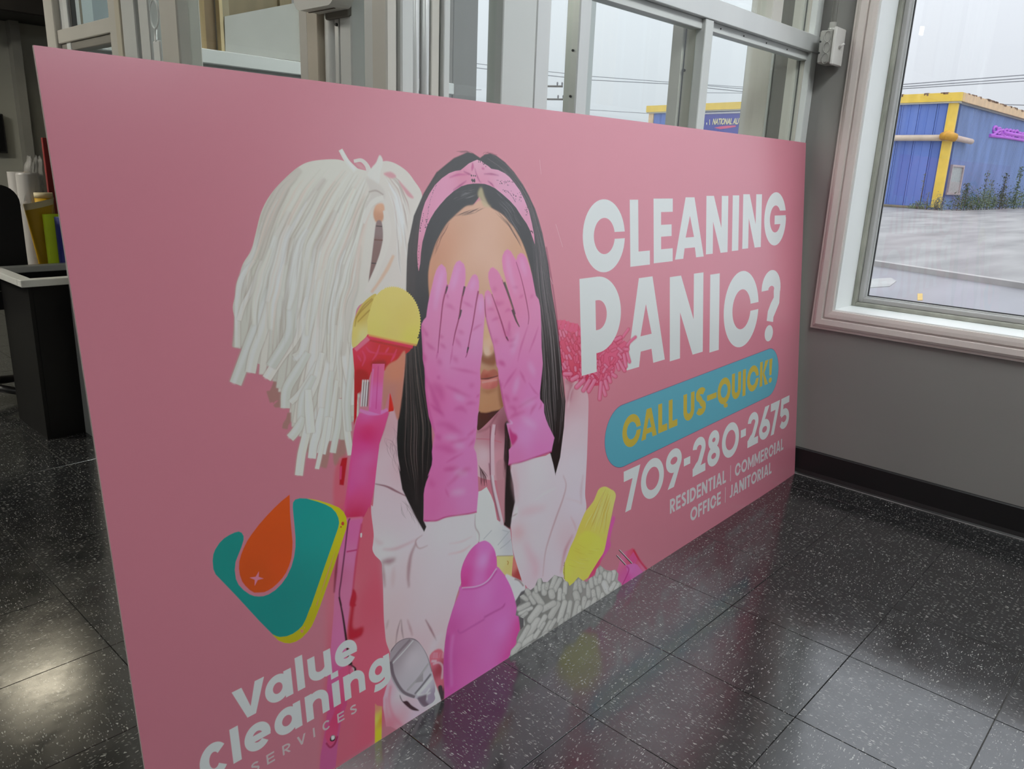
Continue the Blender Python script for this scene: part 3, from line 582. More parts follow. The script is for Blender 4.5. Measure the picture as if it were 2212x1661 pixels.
    strands(gl0, gl1, 150, [(24, 18, 20), (20, 14, 16), (64, 54, 54), (96, 86, 84), (84, 74, 70)], (.8, 2.2), .5, 51, 'hair', (.12, .5), 4)
    gr0 = zc((1200, 170), (1520, 430), (1740, 800), (1900, 1350))+zd((1990, 600), (2100, 1300))+ze((2140, 300), (2180, 700), (2060, 1500)); gr1 = zc((1120, 260), (1400, 450), (1640, 800), (1760, 1300))+zd((1800, 700), (1860, 1200))+ze((1890, 300), (1880, 700), (2000, 1200), (2020, 1500))
    strands(gr0, gr1, 150, [(30, 24, 26), (26, 18, 20), (110, 104, 106), (92, 84, 86), (120, 112, 114)], (.8, 2.2), .5, 52, 'hair', (.12, .5), 4)
    stroke(zd((1930, 60), (1990, 420), (2060, 900), (2110, 1400)), 3, (120, 70, 84), .6, .8)
    # loose ends over the shoulder
    strands(zg((1700, 300), (1720, 700), (1800, 1200)), zg((1500, 600), (1650, 750), (1720, 1150)), 16, [(96, 64, 68)], (.5, 1.1), .6, 53, None, (.2, .6), 12)
    strands(zh((480, 500), (560, 750), (650, 880)), zh((560, 500), (760, 800), (800, 910)), 14, [(90, 62, 66), (50, 30, 34)], (.6, 1.3), .6, 54, None, (.3, .8), 8)
    strands(zo((200, 1100), (230, 1400), (240, 1650)), zo((180, 1100), (180, 1400), (200, 1650)), 10, [(120, 90, 92)], (.6, 1.2), .7, 55)
    # ---- red scrubber head
    fill(zb((1385, 760), (1550, 605), (2055, 715), (2000, 790), (1850, 900), (1840, 970), (1740, 1000), (1590, 1010), (1545, 1150), (1440, 1250), (1430, 1500), (1400, 1600), (1405, 1000)),
         [(775, 760, (190, 60, 82)), (830, 735, (178, 36, 56)), (780, 790, (172, 34, 54)), (870, 750, (165, 40, 58)), (770, 830, (150, 25, 48)), (840, 780, (170, 36, 52))], sm=0, name='redhead')
    fill(zb((1400, 760), (1540, 625), (1575, 665), (1430, 790)), (205, 96, 118), sm=0, bl=.5)
    stroke(zb((1555, 625), (2040, 740)), 7, (196, 62, 84), .9, .6); stroke(zb((1570, 670), (2010, 765)), 3, (150, 25, 45), .8, .8)
    for p in (zb((1680, 715), (1650, 810), (1600, 890)), zb((1780, 745), (1740, 810)), zb((1865, 765), (1830, 850), (1800, 900)), zb((1530, 740), (1570, 790), (1640, 810)), zb((1490, 780), (1520, 860), (1490, 950)), zb((1440, 830), (1480, 900))):
        stroke(p, [2, 5, 2], (208, 66, 92), .9, .8)
    stroke(zb((1660, 810), (1860, 825)), 4, (200, 60, 84), .7, 1)
    fill(zb((1600, 900), (1735, 890), (1740, 960), (1600, 960)), (140, 18, 40), bl=2)
    fill(zb((1420, 1000), (1550, 1020), (1540, 1150), (1440, 1250)), (150, 22, 42), bl=1.5)
    fill(zb((1600, 925), (1735, 925), (1690, 1480), (1560, 1440)), [(800, 800, (196, 80, 118)), (812, 850, (204, 96, 150)), (800, 880, (200, 88, 142)), (822, 800, (205, 90, 125))], sm=0)
    stroke(zb((1665, 950), (1640, 1420)), 2, (168, 60, 110), .8, .6); stroke(zb((1610, 980), (1575, 1400)), 3, (214, 110, 160), .7, .8)
    for x in (1480, 1505, 1530): stroke(zb((x+20, 1100), (x, 1390)), 3.2, (225, 215, 215), 1, .3); stroke(zb((x+32, 1120), (x+12, 1390)), 2, (30, 18, 24), .9, .3)
    fill(zb((1790, 1230), (1840, 1400), (1830, 1440), (1775, 1450)), (178, 52, 32), sm=0)
    fill(zb((1870, 880), (1960, 820), (1890, 1500), (1840, 1440), (1790, 1240), (1720, 1430), (1735, 1000)), [(850, 800, (176, 116, 96)), (840, 850, (160, 110, 104)), (860, 850, (165, 112, 98))], bl=1)
    # yellow scrubbing sponge
    fill(zb((1385, 745), (1385, 540), (1420, 400), (1500, 260), (1640, 160), (1620, 330), (1560, 480), (1550, 600), (1480, 680)), [(770, 680, (176, 152, 78)), (760, 720, (190, 168, 96)), (795, 640, (178, 158, 84)), (775, 725, (196, 178, 124))], name='side')
    for p in (zb((1410, 520), (1440, 400), (1560, 270), (1610, 220)), zb((1440, 470), (1560, 350), (1590, 340)), zb((1420, 430), (1500, 300), (1600, 210))): stroke(p, [2, 3, 2], (140, 112, 44), .8, .6)
    edge = [(1550, 600), (1545, 450), (1580, 320), (1620, 200), (1700, 120)]
    th = np.linspace(108, -28, 62); cx, cy, rx, ry = 1822, 470, 300, 385
    for i, a in enumerate(th):
        k = 1.0+(.022 if i % 2 else -.016)
        edge.append((cx+rx*k*math.cos(math.radians(a)), cy-ry*k*math.sin(math.radians(a))))
    edge += [(2110, 640), (2085, 715), (1820, 670), (1560, 605)]
    fill(zb(*edge), [(840, 640, (190, 174, 102)), (870, 680, (188, 170, 96)), (810, 700, (192, 174, 98)), (880, 725, (196, 176, 90)), (845, 715, (188, 170, 100))], sm=0)
    stroke(zb((1560, 610), (1820, 668), (2080, 722)), 4, (214, 140, 84), .9, .6)
    # ---- face
    face = zc((1060, 790), (960, 850), (850, 880), (700, 1010), (620, 1090), (560, 1180), (500, 1290), (450, 1400), (400, 1560), (380, 1640)) + zd((362, 450), (375, 700), (420, 1000), (800, 1300), (1060, 1500)) + ze((1000, 500), (1035, 760), (1100, 800), (1200, 785), (1360, 712), (1350, 400), (1290, 100)) + zd((1400, 1000), (1700, 700), (1745, 480)) + zc((1650, 1450), (1530, 1200), (1440, 1080), (1350, 980), (1200, 890))
    fill(face, [(935, 540, (178, 128, 104)), (960, 520, (190, 140, 116)), (990, 480, (186, 146, 124)), (1030, 470, (194, 158, 140)), (1060, 500, (196, 162, 146)), (1030, 540, (196, 164, 148)), (1080, 500, (190, 150, 126)), (1110, 530, (186, 144, 116)), (1135, 590, (180, 138, 112)), (930, 610, (176, 124, 98)), (1000, 560, (194, 156, 136)), (1030, 610, (186, 146, 126)), (1060, 570, (196, 160, 144)), (1035, 650, (176, 134, 116)), (1045, 700, (186, 148, 122)), (1050, 740, (192, 154, 130)), (1046, 760, (196, 158, 138)), (1045, 790, (166, 126, 98)), (1060, 790, (120, 78, 62)), (1045, 870, (172, 128, 96)), (1065, 860, (160, 116, 88)), (1050, 885, (150, 106, 82))], name='face', bl=.8)
    fill(zd((1085, 1450), (1100, 1500), (1150, 1530), (1210, 1500), (1260, 1440), (1250, 1640), (1060, 1600)), (116, 72, 52), bl=2.5, clip='face', alpha=.8)
    fill(zd((1095, 1350), (1110, 1480), (1150, 1512), (1205, 1480), (1215, 1380), (1160, 1200), (1120, 1080), (1110, 1200)), [(1047, 755, (204, 164, 146)), (1050, 740, (196, 156, 132)), (1043, 720, (186, 150, 122)), (1056, 752, (180, 134, 112))], bl=.8, clip='face')
    fill(ze((1060, 300), (1100, 225), (1160, 240), (1240, 220), (1285, 260), (1290, 320), (1180, 340), (1060, 350)), [(1045, 800, (170, 106, 92)), (1045, 812, (142, 76, 68)), (1065, 805, (150, 92, 80))], bl=.8)
    fill(ze((1060, 360), (1180, 345), (1290, 310), (1290, 430), (1230, 480), (1140, 490), (1070, 460)), [(1040, 822, (178, 112, 106)), (1055, 818, (186, 116, 110)), (1045, 835, (172, 100, 96)), (1060, 832, (164, 92, 88))], bl=.8)
    stroke(ze((1060, 350), (1160, 345), (1290, 310)), [2, 3.5, 2], (84, 36, 36), .95, .6)
    for i in range(16): stroke(ze((1080+i*13, 380-i*2.2), (1082+i*13, 410-i*2.4)), 1.2, (206, 156, 150), .6, .3)
    stroke(ze((1060, 500), (1160, 520), (1280, 480)), [3, 9, 3], (128, 84, 64), .6, 2.5)
    fill(ze((1290, 300), (1340, 500), (1380, 740), (1320, 720), (1290, 520)), (110, 70, 56), bl=2.5, clip='face', alpha=.6)
    # hair parting and baby hair
    fill(zc((1040, 640), (1075, 625), (1110, 740), (1160, 840), (1200, 880), (1100, 870), (1060, 790), (1020, 720)), [(1034, 410, (168, 158, 128)), (1040, 430, (176, 160, 134))], bl=1.6, alpha=.85)
    strands(zc((700, 680), (820, 640), (1010, 600)), zc((700, 860), (850, 790), (1050, 720)), 22, [(110, 108, 110), (120, 118, 120)], (.6, 1.6), .5, 61, None, (.2, .5), 3)
    strands(zc((690, 1010), (800, 950), (1000, 880)), zc((820, 1000), (980, 960), (1150, 880)), 26, [(96, 70, 60), (70, 52, 50)], (.6, 1.4), .6, 62, None, (.3, .8), 3)
    strands(zc((1180, 800), (1380, 980), (1580, 1300)), zc((1250, 950), (1450, 1150), (1690, 1600)), 22, [(90, 66, 56), (60, 48, 46)], (.6, 1.3), .6, 63, None, (.2, .6), 3)
    strands(zc((1230, 640), (1450, 860), (1650, 1200)), zc((1180, 760), (1380, 940), (1600, 1300)), 26, [(116, 114, 118), (40, 36, 40)], (.6, 1.6), .5, 64, None, (.2, .5), 3)
    strands(zc((620, 1100), (480, 1350), (390, 1640)), zc((660, 1080), (540, 1300), (440, 1600)), 14, [(100, 74, 62)], (.6, 1.2), .5, 65, None, (.2, .6), 3)
    strands(zc((700, 140), (880, 130), (1000, 200)), zc((760, 180), (900, 150), (1010, 215)), 12, [(80, 70, 74)], (.6, 1.1), .6, 66, None, (.2, .5), 5)
    strands(zc((1070, 200), (1130, 140), (1250, 160)), zc((1080, 210), (1150, 160), (1300, 200)), 12, [(110, 84, 92)], (.6, 1.1), .6, 67, None, (.2, .5), 5)
    # ---- headband
    band = zc((1010, 250), (960, 270), (900, 300), (840, 350), (790, 390), (720, 400), (640, 430), (540, 500), (450, 590), (380, 700), (320, 820), (280, 950), (255, 1080), (235, 1250), (215, 1500), (222, 1660)) + zd((235, 390)) + zc((255, 1640), (265, 1500), (285, 1350), (340, 1150), (390, 1040), (450, 940), (520, 850), (600, 760), (700, 670), (800, 605), (880, 580), (960, 568), (1040, 568), (1110, 572), (1180, 595), (1250, 630), (1350, 710), (1450, 800), (1530, 890), (1600, 1000), (1670, 1100), (1720, 1200), (1780, 1380), (1770, 1250), (1740, 1100), (1700, 930), (1640, 780), (1580, 660), (1500, 550), (1440, 480), (1380, 430), (1290, 385), (1200, 370), (1160, 335), (1120, 310), (1060, 265))
    fill(band, [(1020, 350, (206, 158, 178)), (960, 400, (204, 142, 168)), (940, 420, (200, 140, 166)), (905, 480, (196, 136, 160)), (898, 540, (188, 126, 146)), (1000, 380, (196, 124, 150)), (1040, 385, (200, 130, 156)), (1080, 380, (208, 154, 178)), (1110, 410, (206, 152, 178)), (1140, 480, (200, 142, 166)), (1148, 520, (196, 130, 154)), (1050, 365, (208, 152, 174))], sm=0, name='band')
    for p, w in ((zc((640, 490), (760, 450), (880, 450)), 5), (zc((830, 405), (900, 440), (930, 450)), 4), (zc((690, 660), (790, 590), (870, 530)), 4), (zc((1150, 530), (1200, 570), (1240, 620)), 3.5), (zc((1100, 440), (1200, 440), (1300, 460)), 4), (zc((980, 360), (1000, 440), (1040, 530), (1070, 560)), 2.4), (zc((950, 290), (950, 350), (940, 400)), 6), (zc((1070, 360), (1110, 375)), 5)):
        stroke(p, [w*.4, w, w*.3], (150, 78, 112) if w < 5 else (176, 96, 130), .8, .9, 'band')
    def dots(A, n, s, sd, jit=6):
        rg = random.Random(sd); q = resamp(A, n)
        for x, y in q:
            x += rg.uniform(-jit, jit)*.16; y += rg.uniform(-jit, jit)*.16; r = s*rg.uniform(.6, 1.2)
            fill([(x-r*.6, y-r), (x+r*.6, y-r*.7), (x+r*.7, y+r), (x-r*.5, y+r*.8)], (52, 34, 46), sm=0, clip='band', alpha=.9)
    dots(zc((470, 590), (420, 690), (390, 800), (365, 900), (350, 1010)), 20, 1.1, 1); dots(zc((345, 1030), (335, 1110), (325, 1180)), 12, 1.5, 2, 14); dots(zc((300, 970), (290, 1040), (265, 1120), (255, 1200)), 10, 1.4, 3); dots(zc((1280, 530), (1380, 540), (1490, 545)), 14, 1.2, 4, 10); dots(zc((1310, 560), (1370, 560), (1440, 580)), 8, 1.2, 5, 14)
    dots(zc((1350, 650), (1420, 670), (1480, 740), (1520, 810)), 22, .9, 6, 3); dots(zc((1380, 680), (1480, 680), (1540, 760)), 8, 1.4, 7, 18); dots(zc((1560, 680), (1570, 720), (1590, 800), (1610, 760)), 8, 1.3, 8, 22); dots(zc((1680, 850), (1660, 930), (1680, 1000)), 18, 1.1, 9, 16); dots(zc((1030, 260), (1060, 290), (1110, 325)), 9, 1.3, 10, 16); dots(zc((935, 460), (990, 465)), 3, 2, 11); dots(zc((940, 520), (975, 525)), 4, 2.4, 12, 8); dots(zc((240, 1400), (235, 1550), (230, 1640)), 7, 1, 13)
    fill(zc((940, 510), (950, 505), (960, 550), (945, 550)), (40, 24, 34), sm=0, clip='band'); fill(zc((965, 505), (980, 500), (985, 550), (970, 555)), (40, 24, 34), sm=0, clip='band'); dots(zc((1735, 1200), (1745, 1220)), 3, 2, 14)
    # ---- gloves
    GC = [(940, 590, (190, 128, 168)), (925, 650, (188, 118, 158)), (920, 720, (186, 112, 150)), (940, 720, (190, 124, 162)), (980, 570, (192, 126, 168)), (965, 640, (192, 122, 160)), (960, 690, (190, 118, 156)), (1012, 600, (192, 122, 162)), (1005, 640, (192, 120, 160)), (1000, 700, (194, 126, 166)), (1028, 660, (196, 128, 168)), (1020, 730, (196, 128, 170)), (960, 780, (196, 124, 166)), (930, 800, (186, 104, 150)), (1000, 820, (192, 112, 158)), (940, 860, (186, 94, 144)), (1010, 860, (192, 108, 156)), (980, 900, (190, 100, 150)), (1000, 940, (194, 110, 158)), (960, 960, (184, 92, 142)), (1000, 990, (192, 104, 152)), (940, 1030, (184, 90, 138)), (990, 1040, (188, 108, 154)), (930, 1090, (176, 86, 132)), (1000, 1080, (184, 104, 150)), (960, 1110, (180, 92, 138))]
    lg = zd((540, 290), (500, 320), (470, 370), (440, 460), (420, 550), (390, 680), (360, 820), (345, 920), (335, 1000), (300, 1040), (275, 1090), (270, 1150), (280, 1300), (290, 1500)) + ze((290, 80), (312, 200), (320, 320), (322, 480), (340, 640), (370, 850), (405, 960), (440, 1060), (450, 1100), (430, 1200), (412, 1320), (418, 1420), (410, 1500), (355, 1655)) + zh((870, 150), (830, 250), (805, 340), (795, 420), (795, 600), (792, 770), (830, 785), (900, 770), (960, 772), (1040, 740), (1100, 720), (1250, 690), (1380, 680), (1500, 655), (1512, 500), (1522, 400), (1515, 200), (1505, 0)) + ze((1025, 1600), (1015, 1450), (1000, 1340), (968, 1270), (990, 1180), (1000, 1080), (1015, 950), (1020, 850), (1040, 700), (1048, 600), (1058, 400), (1050, 220), (1072, 60)) + zd((1080, 1500), (1088, 1350), (1100, 1150), (1112, 1000), (1112, 860), (1105, 770), (1090, 705), (1068, 684), (1040, 700), (1028, 660), (1038, 600), (1035, 520), (1015, 450), (985, 425), (950, 440), (925, 480), (895, 540), (870, 600), (845, 580), (858, 480), (855, 360), (835, 290), (780, 242), (735, 265), (705, 320), (670, 440), (640, 560), (615, 575), (608, 500), (608, 420), (590, 340))
    fill(lg, GC, sm=0, name='lg', bl=.3)
    GC2 = [(1092, 550, (198, 122, 160)), (1090, 590, (196, 120, 156)), (1120, 560, (196, 122, 162)), (1135, 610, (194, 122, 158)), (1062, 590, (194, 120, 156)), (1070, 640, (196, 114, 148)), (1048, 650, (196, 122, 160)), (1060, 700, (194, 124, 164)), (1085, 680, (192, 112, 148)), (1110, 660, (194, 118, 152)), (1120, 720, (192, 124, 162)), (1150, 680, (192, 124, 160)), (1155, 740, (190, 122, 162)), (1090, 760, (194, 120, 164)), (1130, 790, (192, 114, 158)), (1100, 820, (190, 108, 154)), (1140, 850, (196, 114, 162)), (1110, 880, (194, 104, 150)), (1150, 910, (196, 118, 164)), (1130, 940, (198, 122, 168)), (1170, 940, (194, 110, 156)), (1110, 985, (192, 100, 144)), (1160, 970, (192, 100, 150))]
    rgp = zd((1150, 634), (1120, 660), (1108, 720), (1112, 850), (1118, 970), (1150, 1120), (1172, 1200), (1200, 1290), (1222, 1360), (1245, 1480), (1268, 1640)) + ze((1290, 220), (1302, 360), (1322, 480), (1345, 620), (1372, 740), (1395, 820), (1420, 900), (1440, 945), (1405, 955), (1425, 1050), (1450, 1150), (1480, 1245), (1435, 1300), (1438, 1400), (1428, 1500), (1500, 1480), (1600, 1465), (1700, 1430), (1800, 1395), (1960, 1340), (2005, 1322), (2020, 1240), (2043, 1140), (2000, 1050), (1960, 970), (1930, 890), (1905, 800), (1902, 690), (1850, 620), (1848, 540), (1862, 400), (1875, 280), (1886, 150)) + zd((1885, 1600), (1870, 1400), (1865, 1100), (1858, 960), (1850, 850), (1830, 760), (1795, 710), (1770, 580), (1745, 450), (1710, 320), (1670, 210), (1630, 155), (1590, 140), (1550, 170), (1530, 240), (1500, 190), (1460, 120), (1415, 90), (1375, 120), (1348, 180), (1342, 250), (1355, 360), (1390, 490), (1420, 620), (1450, 740), (1500, 900), (1540, 1020), (1585, 1145), (1540, 1085), (1500, 960), (1460, 830), (1400, 640), (1340, 480), (1310, 420), (1280, 375), (1220, 330), (1185, 350), (1160, 410), (1160, 480), (1185, 600), (1225, 720), (1275, 880), (1320, 1020), (1360, 1160), (1395, 1255), (1425, 1320), (1385, 1250), (1345, 1100), (1300, 950), (1250, 800), (1215, 710), (1185, 660))
    fill(rgp, GC2, sm=0, name='rg', bl=.3)
    D = (140, 52, 92); D2 = (136, 52, 88)
    for p, w, c in ((zd((618, 570), (560, 790), (530, 1050), (505, 1300), (490, 1480)), 3.5, D2), (zd((845, 590), (800, 800), (770, 1010), (720, 1210), (688, 1380)), 4, D2), (zd((1028, 650), (1000, 800), (955, 1080), (915, 1280), (880, 1480), (858, 1540)), 3.4, D2)):
        stroke(p, [w*1.1, w*.8, w*.7, w*.4], c, .9, .5)
    for p in (zd((615, 590), (605, 640), (592, 690)), zd((846, 590), (835, 650), (818, 720)), zd((800, 900), (785, 980), (765, 1030)), zd((895, 1400), (875, 1480))): stroke(p, [4, 3, 1.5], (58, 40, 46), .9, .3)
    for p, w in ((zd((1205, 690), (1280, 900), (1340, 1080), (1395, 1260), (1430, 1320)), 3.4), (zd((1345, 500), (1420, 700), (1480, 880), (1530, 1060)), 2), (zd((1530, 260), (1590, 450), (1640, 650), (1680, 850), (1700, 1000), (1690, 1100)), 2.2), (zd((1112, 760), (1118, 900), (1128, 1000)), 2)): stroke(p, [w*.6, w, w*.6], D2, .85, .5)
    for p in (zd((1370, 530), (1440, 720), (1520, 960)), zd((1480, 900), (1530, 1040), (1575, 1130))): stroke(p, [5, 3.5, 2], (70, 50, 52), .9, .5)
    for p in (zd((1400, 1260), (1425, 1310)),): stroke(p, [3, 2], (60, 20, 40), .9, .3)
    folds_l = [(zd((590, 830), (650, 850), (720, 900)), 6), (zd((820, 790), (890, 830), (960, 870)), 5), (zd((610, 690), (625, 750)), 4), (zd((300, 1150), (340, 1230), (360, 1260)), 6), (zd((520, 1240), (560, 1280)), 6), (zd((330, 1330), (400, 1400), (460, 1440)), 6), (zd((520, 1350), (600, 1420)), 6), (zd((760, 1180), (840, 1220)), 6), (zd((720, 1270), (800, 1400)), 6), (zd((490, 1560), (540, 1640)), 8), (zd((690, 1520), (760, 1600)), 8), (zd((300, 1480), (330, 1600)), 7), (zd((950, 1180), (1010, 1130), (1080, 1090)), 4), (zd((690, 1370), (670, 1520), (650, 1630)), 3), (zd((490, 1450), (470, 1560)), 3),
               (ze((590, 440), (700, 490), (800, 540), (930, 590)), 7), (ze((650, 200), (850, 240), (1030, 280)), 5), (ze((330, 330), (400, 480), (460, 640), (520, 780), (580, 860)), 8), (ze((400, 420), (500, 480), (560, 640)), 14), (ze((390, 680), (460, 750), (560, 820)), 6), (ze((860, 690), (930, 670), (1010, 680)), 6), (ze((900, 430), (980, 440)), 8), (ze((470, 950), (600, 960), (720, 1030), (840, 1090)), 10), (ze((880, 1110), (940, 1070), (990, 1010)), 5), (ze((650, 1200), (780, 1180), (920, 1130)), 6), (ze((450, 1090), (500, 1130), (520, 1170)), 8), (ze((440, 1250), (560, 1270), (680, 1310), (745, 1330)), 10), (ze((600, 1470), (700, 1410), (830, 1340)), 4), (ze((900, 1250), (950, 1200), (980, 1140)), 5), (ze((560, 1570), (700, 1560), (780, 1530)), 6), (ze((800, 1640), (860, 1570), (930, 1550)), 8), (ze((1000, 600), (1050, 550)), 4), (ze((700, 760), (800, 740), (880, 800)), 8), (ze((480, 310), (520, 350)), 6),
               (zh((1060, 80), (1150, 70), (1240, 50)), 8), (zh((1100, 310), (1200, 220), (1300, 110), (1420, 80)), 7), (zh((890, 200), (900, 280), (960, 290)), 10), (zh((1080, 340), (1130, 460)), 4)]
    for p, w in folds_l: stroke(p, [w*.4, w*1.3, w*.3], (160, 62, 110), .42, w*.36, 'lg')
    folds_r = [(zd((1150, 900), (1200, 890), (1240, 910)), 5), (zd((1200, 1050), (1260, 1020), (1310, 1010)), 5), (zd((1250, 780), (1290, 820), (1370, 800)), 7), (zd((1230, 600), (1260, 650)), 8), (zd((1380, 930), (1430, 900), (1460, 920)), 5), (zd((1480, 600), (1560, 600)), 5), (zd((1570, 740), (1630, 700)), 4), (zd((1720, 740), (1760, 700)), 5), (zd((1225, 1310), (1260, 1320), (1290, 1340)), 8), (zd((1370, 1160), (1430, 1230), (1440, 1280)), 10), (zd((1400, 1310), (1480, 1310), (1530, 1270)), 6), (zd((1440, 1390), (1530, 1370)), 6), (zd((1690, 1110), (1640, 1260), (1590, 1420), (1550, 1600)), 3), (zd((1830, 1120), (1770, 1300), (1700, 1480)), 3), (zd((1290, 1590), (1340, 1610), (1390, 1640)), 7), (zd((1440, 1050), (1440, 1200)), 5),
               (ze((1290, 120), (1340, 140), (1390, 180)), 7), (ze((1580, 240), (1620, 320), (1660, 410)), 4), (ze((1360, 480), (1440, 350), (1540, 210)), 4), (ze((1550, 740), (1680, 660), (1830, 580)), 5), (ze((1420, 730), (1480, 730), (1520, 760), (1520, 800)), 7), (ze((1440, 880), (1520, 830), (1650, 790)), 7), (ze((1360, 560), (1400, 590), (1440, 680)), 8), (ze((1720, 830), (1760, 740), (1810, 680)), 5), (ze((1870, 650), (1860, 720), (1830, 760)), 3), (ze((1480, 620), (1560, 620)), 6), (ze((1320, 420), (1350, 440)), 6), (ze((1700, 400), (1780, 520), (1840, 570)), 3)]
    for p, w in folds_r: stroke(p, [w*.4, w*1.3, w*.3], (162, 62, 108), .42, w*.36, 'rg')
    for p in (zd((560, 380), (500, 600), (450, 900)), zd((770, 300), (710, 520), (680, 640)), zd((980, 480), (930, 650)), zd((1070, 740), (1050, 950)), ze((700, 560), (850, 640)), ze((560, 1130), (760, 1130)), ze((700, 1230), (850, 1250)), zh((1200, 120), (1380, 140)), zh((1150, 400), (1350, 380))): stroke(p, [5, 12, 5], (208, 146, 186), .45, 4, 'lg')
    for p in (zd((1410, 150), (1440, 380), (1530, 700)), zd((1590, 200), (1660, 450)), zd((1150, 700), (1180, 850)), zd((1560, 1200), (1480, 1500)), ze((1560, 320), (1500, 560)), ze((1600, 860), (1800, 1000)), ze((1600, 700), (1780, 640)), ze((1700, 120), (1780, 300))): stroke(p, [5, 12, 5], (208, 148, 184), .45, 4, 'rg')
    fill(ze((1440, 1000), (1480, 1060), (1540, 1100), (1545, 1160), (1480, 1240), (1450, 1150)), (158, 44, 96), bl=1.4, clip='rg', alpha=.85)
    stroke(ze((1405, 950), (1480, 945), (1440, 900)), 3, (206, 140, 172), .8, .6); stroke(ze((1430, 1500), (1600, 1463), (1800, 1395), (2005, 1322)), 3, (150, 56, 96), .8, .6); stroke(zh((795, 770), (960, 770), (1100, 720), (1380, 680), (1500, 655)), 3.5, (148, 52, 94), .8, .6)
    stroke(zd((280, 1100), (292, 1500))+ze((320, 330), (345, 640), (440, 1060)), 5, (166, 70, 118), .5, 2, 'lg')
    for p in (zd((1108, 720), (1118, 970), (1200, 1290), (1268, 1640)), ze((1302, 360), (1395, 820), (1440, 940))): stroke(p, 4, (140, 44, 84), .55, 1.4, 'rg')
    # ---- things in front at the lower edge
    fill(zh((1765, 1245), (1990, 1240), (1985, 1520), (1890, 1515), (1770, 1400)), [(1075, 1215, (182, 158, 106)), (1095, 1235, (176, 150, 92))], sm=0); stroke(zh((1770, 1245), (1985, 1242)), 2, (120, 104, 90), .8, .5); stroke(zh((1905, 1310), (1920, 1330), (1912, 1365)), 2, (140, 100, 30), .8)
    fill(zh((1985, 1260), (2010, 1290), (2095, 1560), (2040, 1590), (1965, 1505)), [(1106, 1220, (182, 92, 84)), (1115, 1245, (130, 40, 40))], sm=0)
    fill(zh((1880, 1510), (1990, 1540), (2085, 1580), (2140, 1660), (2100, 1800), (1980, 1800)), (186, 172, 176), bl=.4)
    fill(zq((270, 560), (360, 575), (460, 630), (520, 720), (440, 900), (400, 900)), (176, 160, 166), bl=.6); stroke(zq((385, 600), (440, 620), (500, 690)), 3, (90, 50, 56), .8, .6)
    # pale cloth and red fringe beneath the sprayer
    fill(zm((480, 700), (380, 1050), (380, 1180), (420, 1430), (480, 1430))+[(870, 1590), (960, 1530)]+zm((1160, 1090), (1100, 900), (1060, 800)), [(835, 1500, (186, 128, 142)), (850, 1540, (182, 132, 144)), (900, 1545, (186, 136, 150)), (930, 1510, (190, 160, 168)), (860, 1500, (196, 152, 162)), (840, 1560, (160, 76, 94))], sm=0, bl=.5)
    fill(zm((600, 1005), (640, 1090), (700, 1090), (760, 1150), (860, 1220), (760, 1210), (660, 1130), (610, 1060)), (44, 14, 24), bl=.6)
    fill(zm((1000, 480), (1180, 440), (1190, 1100), (1160, 1080), (1040, 760)), [(935, 1425, (160, 76, 92)), (945, 1450, (120, 30, 46)), (945, 1480, (150, 66, 82)), (948, 1505, (40, 20, 28))], bl=1.); stroke(zm((1040, 600), (1120, 580), (1170, 640), (1160, 800)), 4, (196, 130, 142), .8, .8); stroke(zm((1020, 560), (1090, 560)), 5, (198, 140, 152), .8, .8)
    for i in range(26):
        x = R.uniform(1010, 1180); stroke(zm((x, 520), (x-R.uniform(-20, 20), 445)), 1.2, (176, 96, 112), .7, .4)
    fill(zm((1110, 900), (1165, 900), (1160, 1100), (1130, 1000)), (36, 18, 24), bl=.6)
    stroke(zm((480, 880), (460, 1100), (520, 1300), (640, 1430)), 5, (160, 90, 106), .7, 2); stroke(zm((420, 1040), (430, 1300)), 6, (176, 104, 120), .7, 2)
    # yellow stick
    fill(zm((272, 1120), (300, 1150), (365, 1160), (358, 1640), (270, 1700)), [(808, 1530, (176, 100, 80)), (808, 1560, (172, 150, 60)), (812, 1590, (176, 146, 20)), (816, 1560, (150, 110, 14))], sm=0, bl=.6)
    # grey sprayer head
    spr = zm((475, 430), (520, 360), (570, 305), (640, 265), (710, 248), (790, 258), (850, 300), (910, 380), (960, 470), (1000, 580), (1030, 700), (1050, 790), (1070, 900), (1070, 960), (1060, 1000), (1070, 1060), (1040, 1110), (990, 1142), (920, 1172), (870, 1130), (830, 1065), (760, 1050), (680, 1020), (600, 975), (540, 890), (490, 790), (472, 650), (466, 540))
    fill(spr, [(850, 1425, (122, 112, 118)), (868, 1393, (118, 106, 112)), (885, 1430, (148, 140, 146)), (900, 1460, (142, 136, 142)), (880, 1480, (138, 132, 138)), (915, 1485, (146, 142, 150)), (928, 1505, (112, 98, 116))], sm=1, name='spr')
    for p, w, c in ((zm((490, 560), (600, 420), (740, 270)), 5, (96, 84, 90)), (zm((500, 590), (650, 430), (780, 280)), 2, (168, 160, 166)), (zm((700, 950), (850, 780), (985, 590)), 3, (84, 76, 82)), (zm((705, 945), (856, 775), (990, 585)), 1.2, (190, 186, 190)), (zm((800, 1000), (900, 880), (1015, 730)), 4, (60, 54, 60)), (zm((830, 1010), (930, 900), (1030, 780)), 6, (170, 170, 176)), (zm((480, 560), (520, 760), (640, 960), (800, 1040)), 7, (70, 56, 64)), (zm((840, 1010), (940, 1000), (1000, 920)), 3, (188, 188, 194)), (zm((960, 1080), (960, 1010), (1010, 980)), 3, (196, 192, 200)), (zm((475, 430), (570, 305), (710, 248), (850, 300), (960, 470), (1030, 700)), 2.4, (74, 60, 66))): stroke(p, w, c, .85, .7, 'spr')
    fill(zm((830, 800), (910, 710), (910, 830), (800, 850)), (116, 110, 114), sm=0, bl=.6, clip='spr')
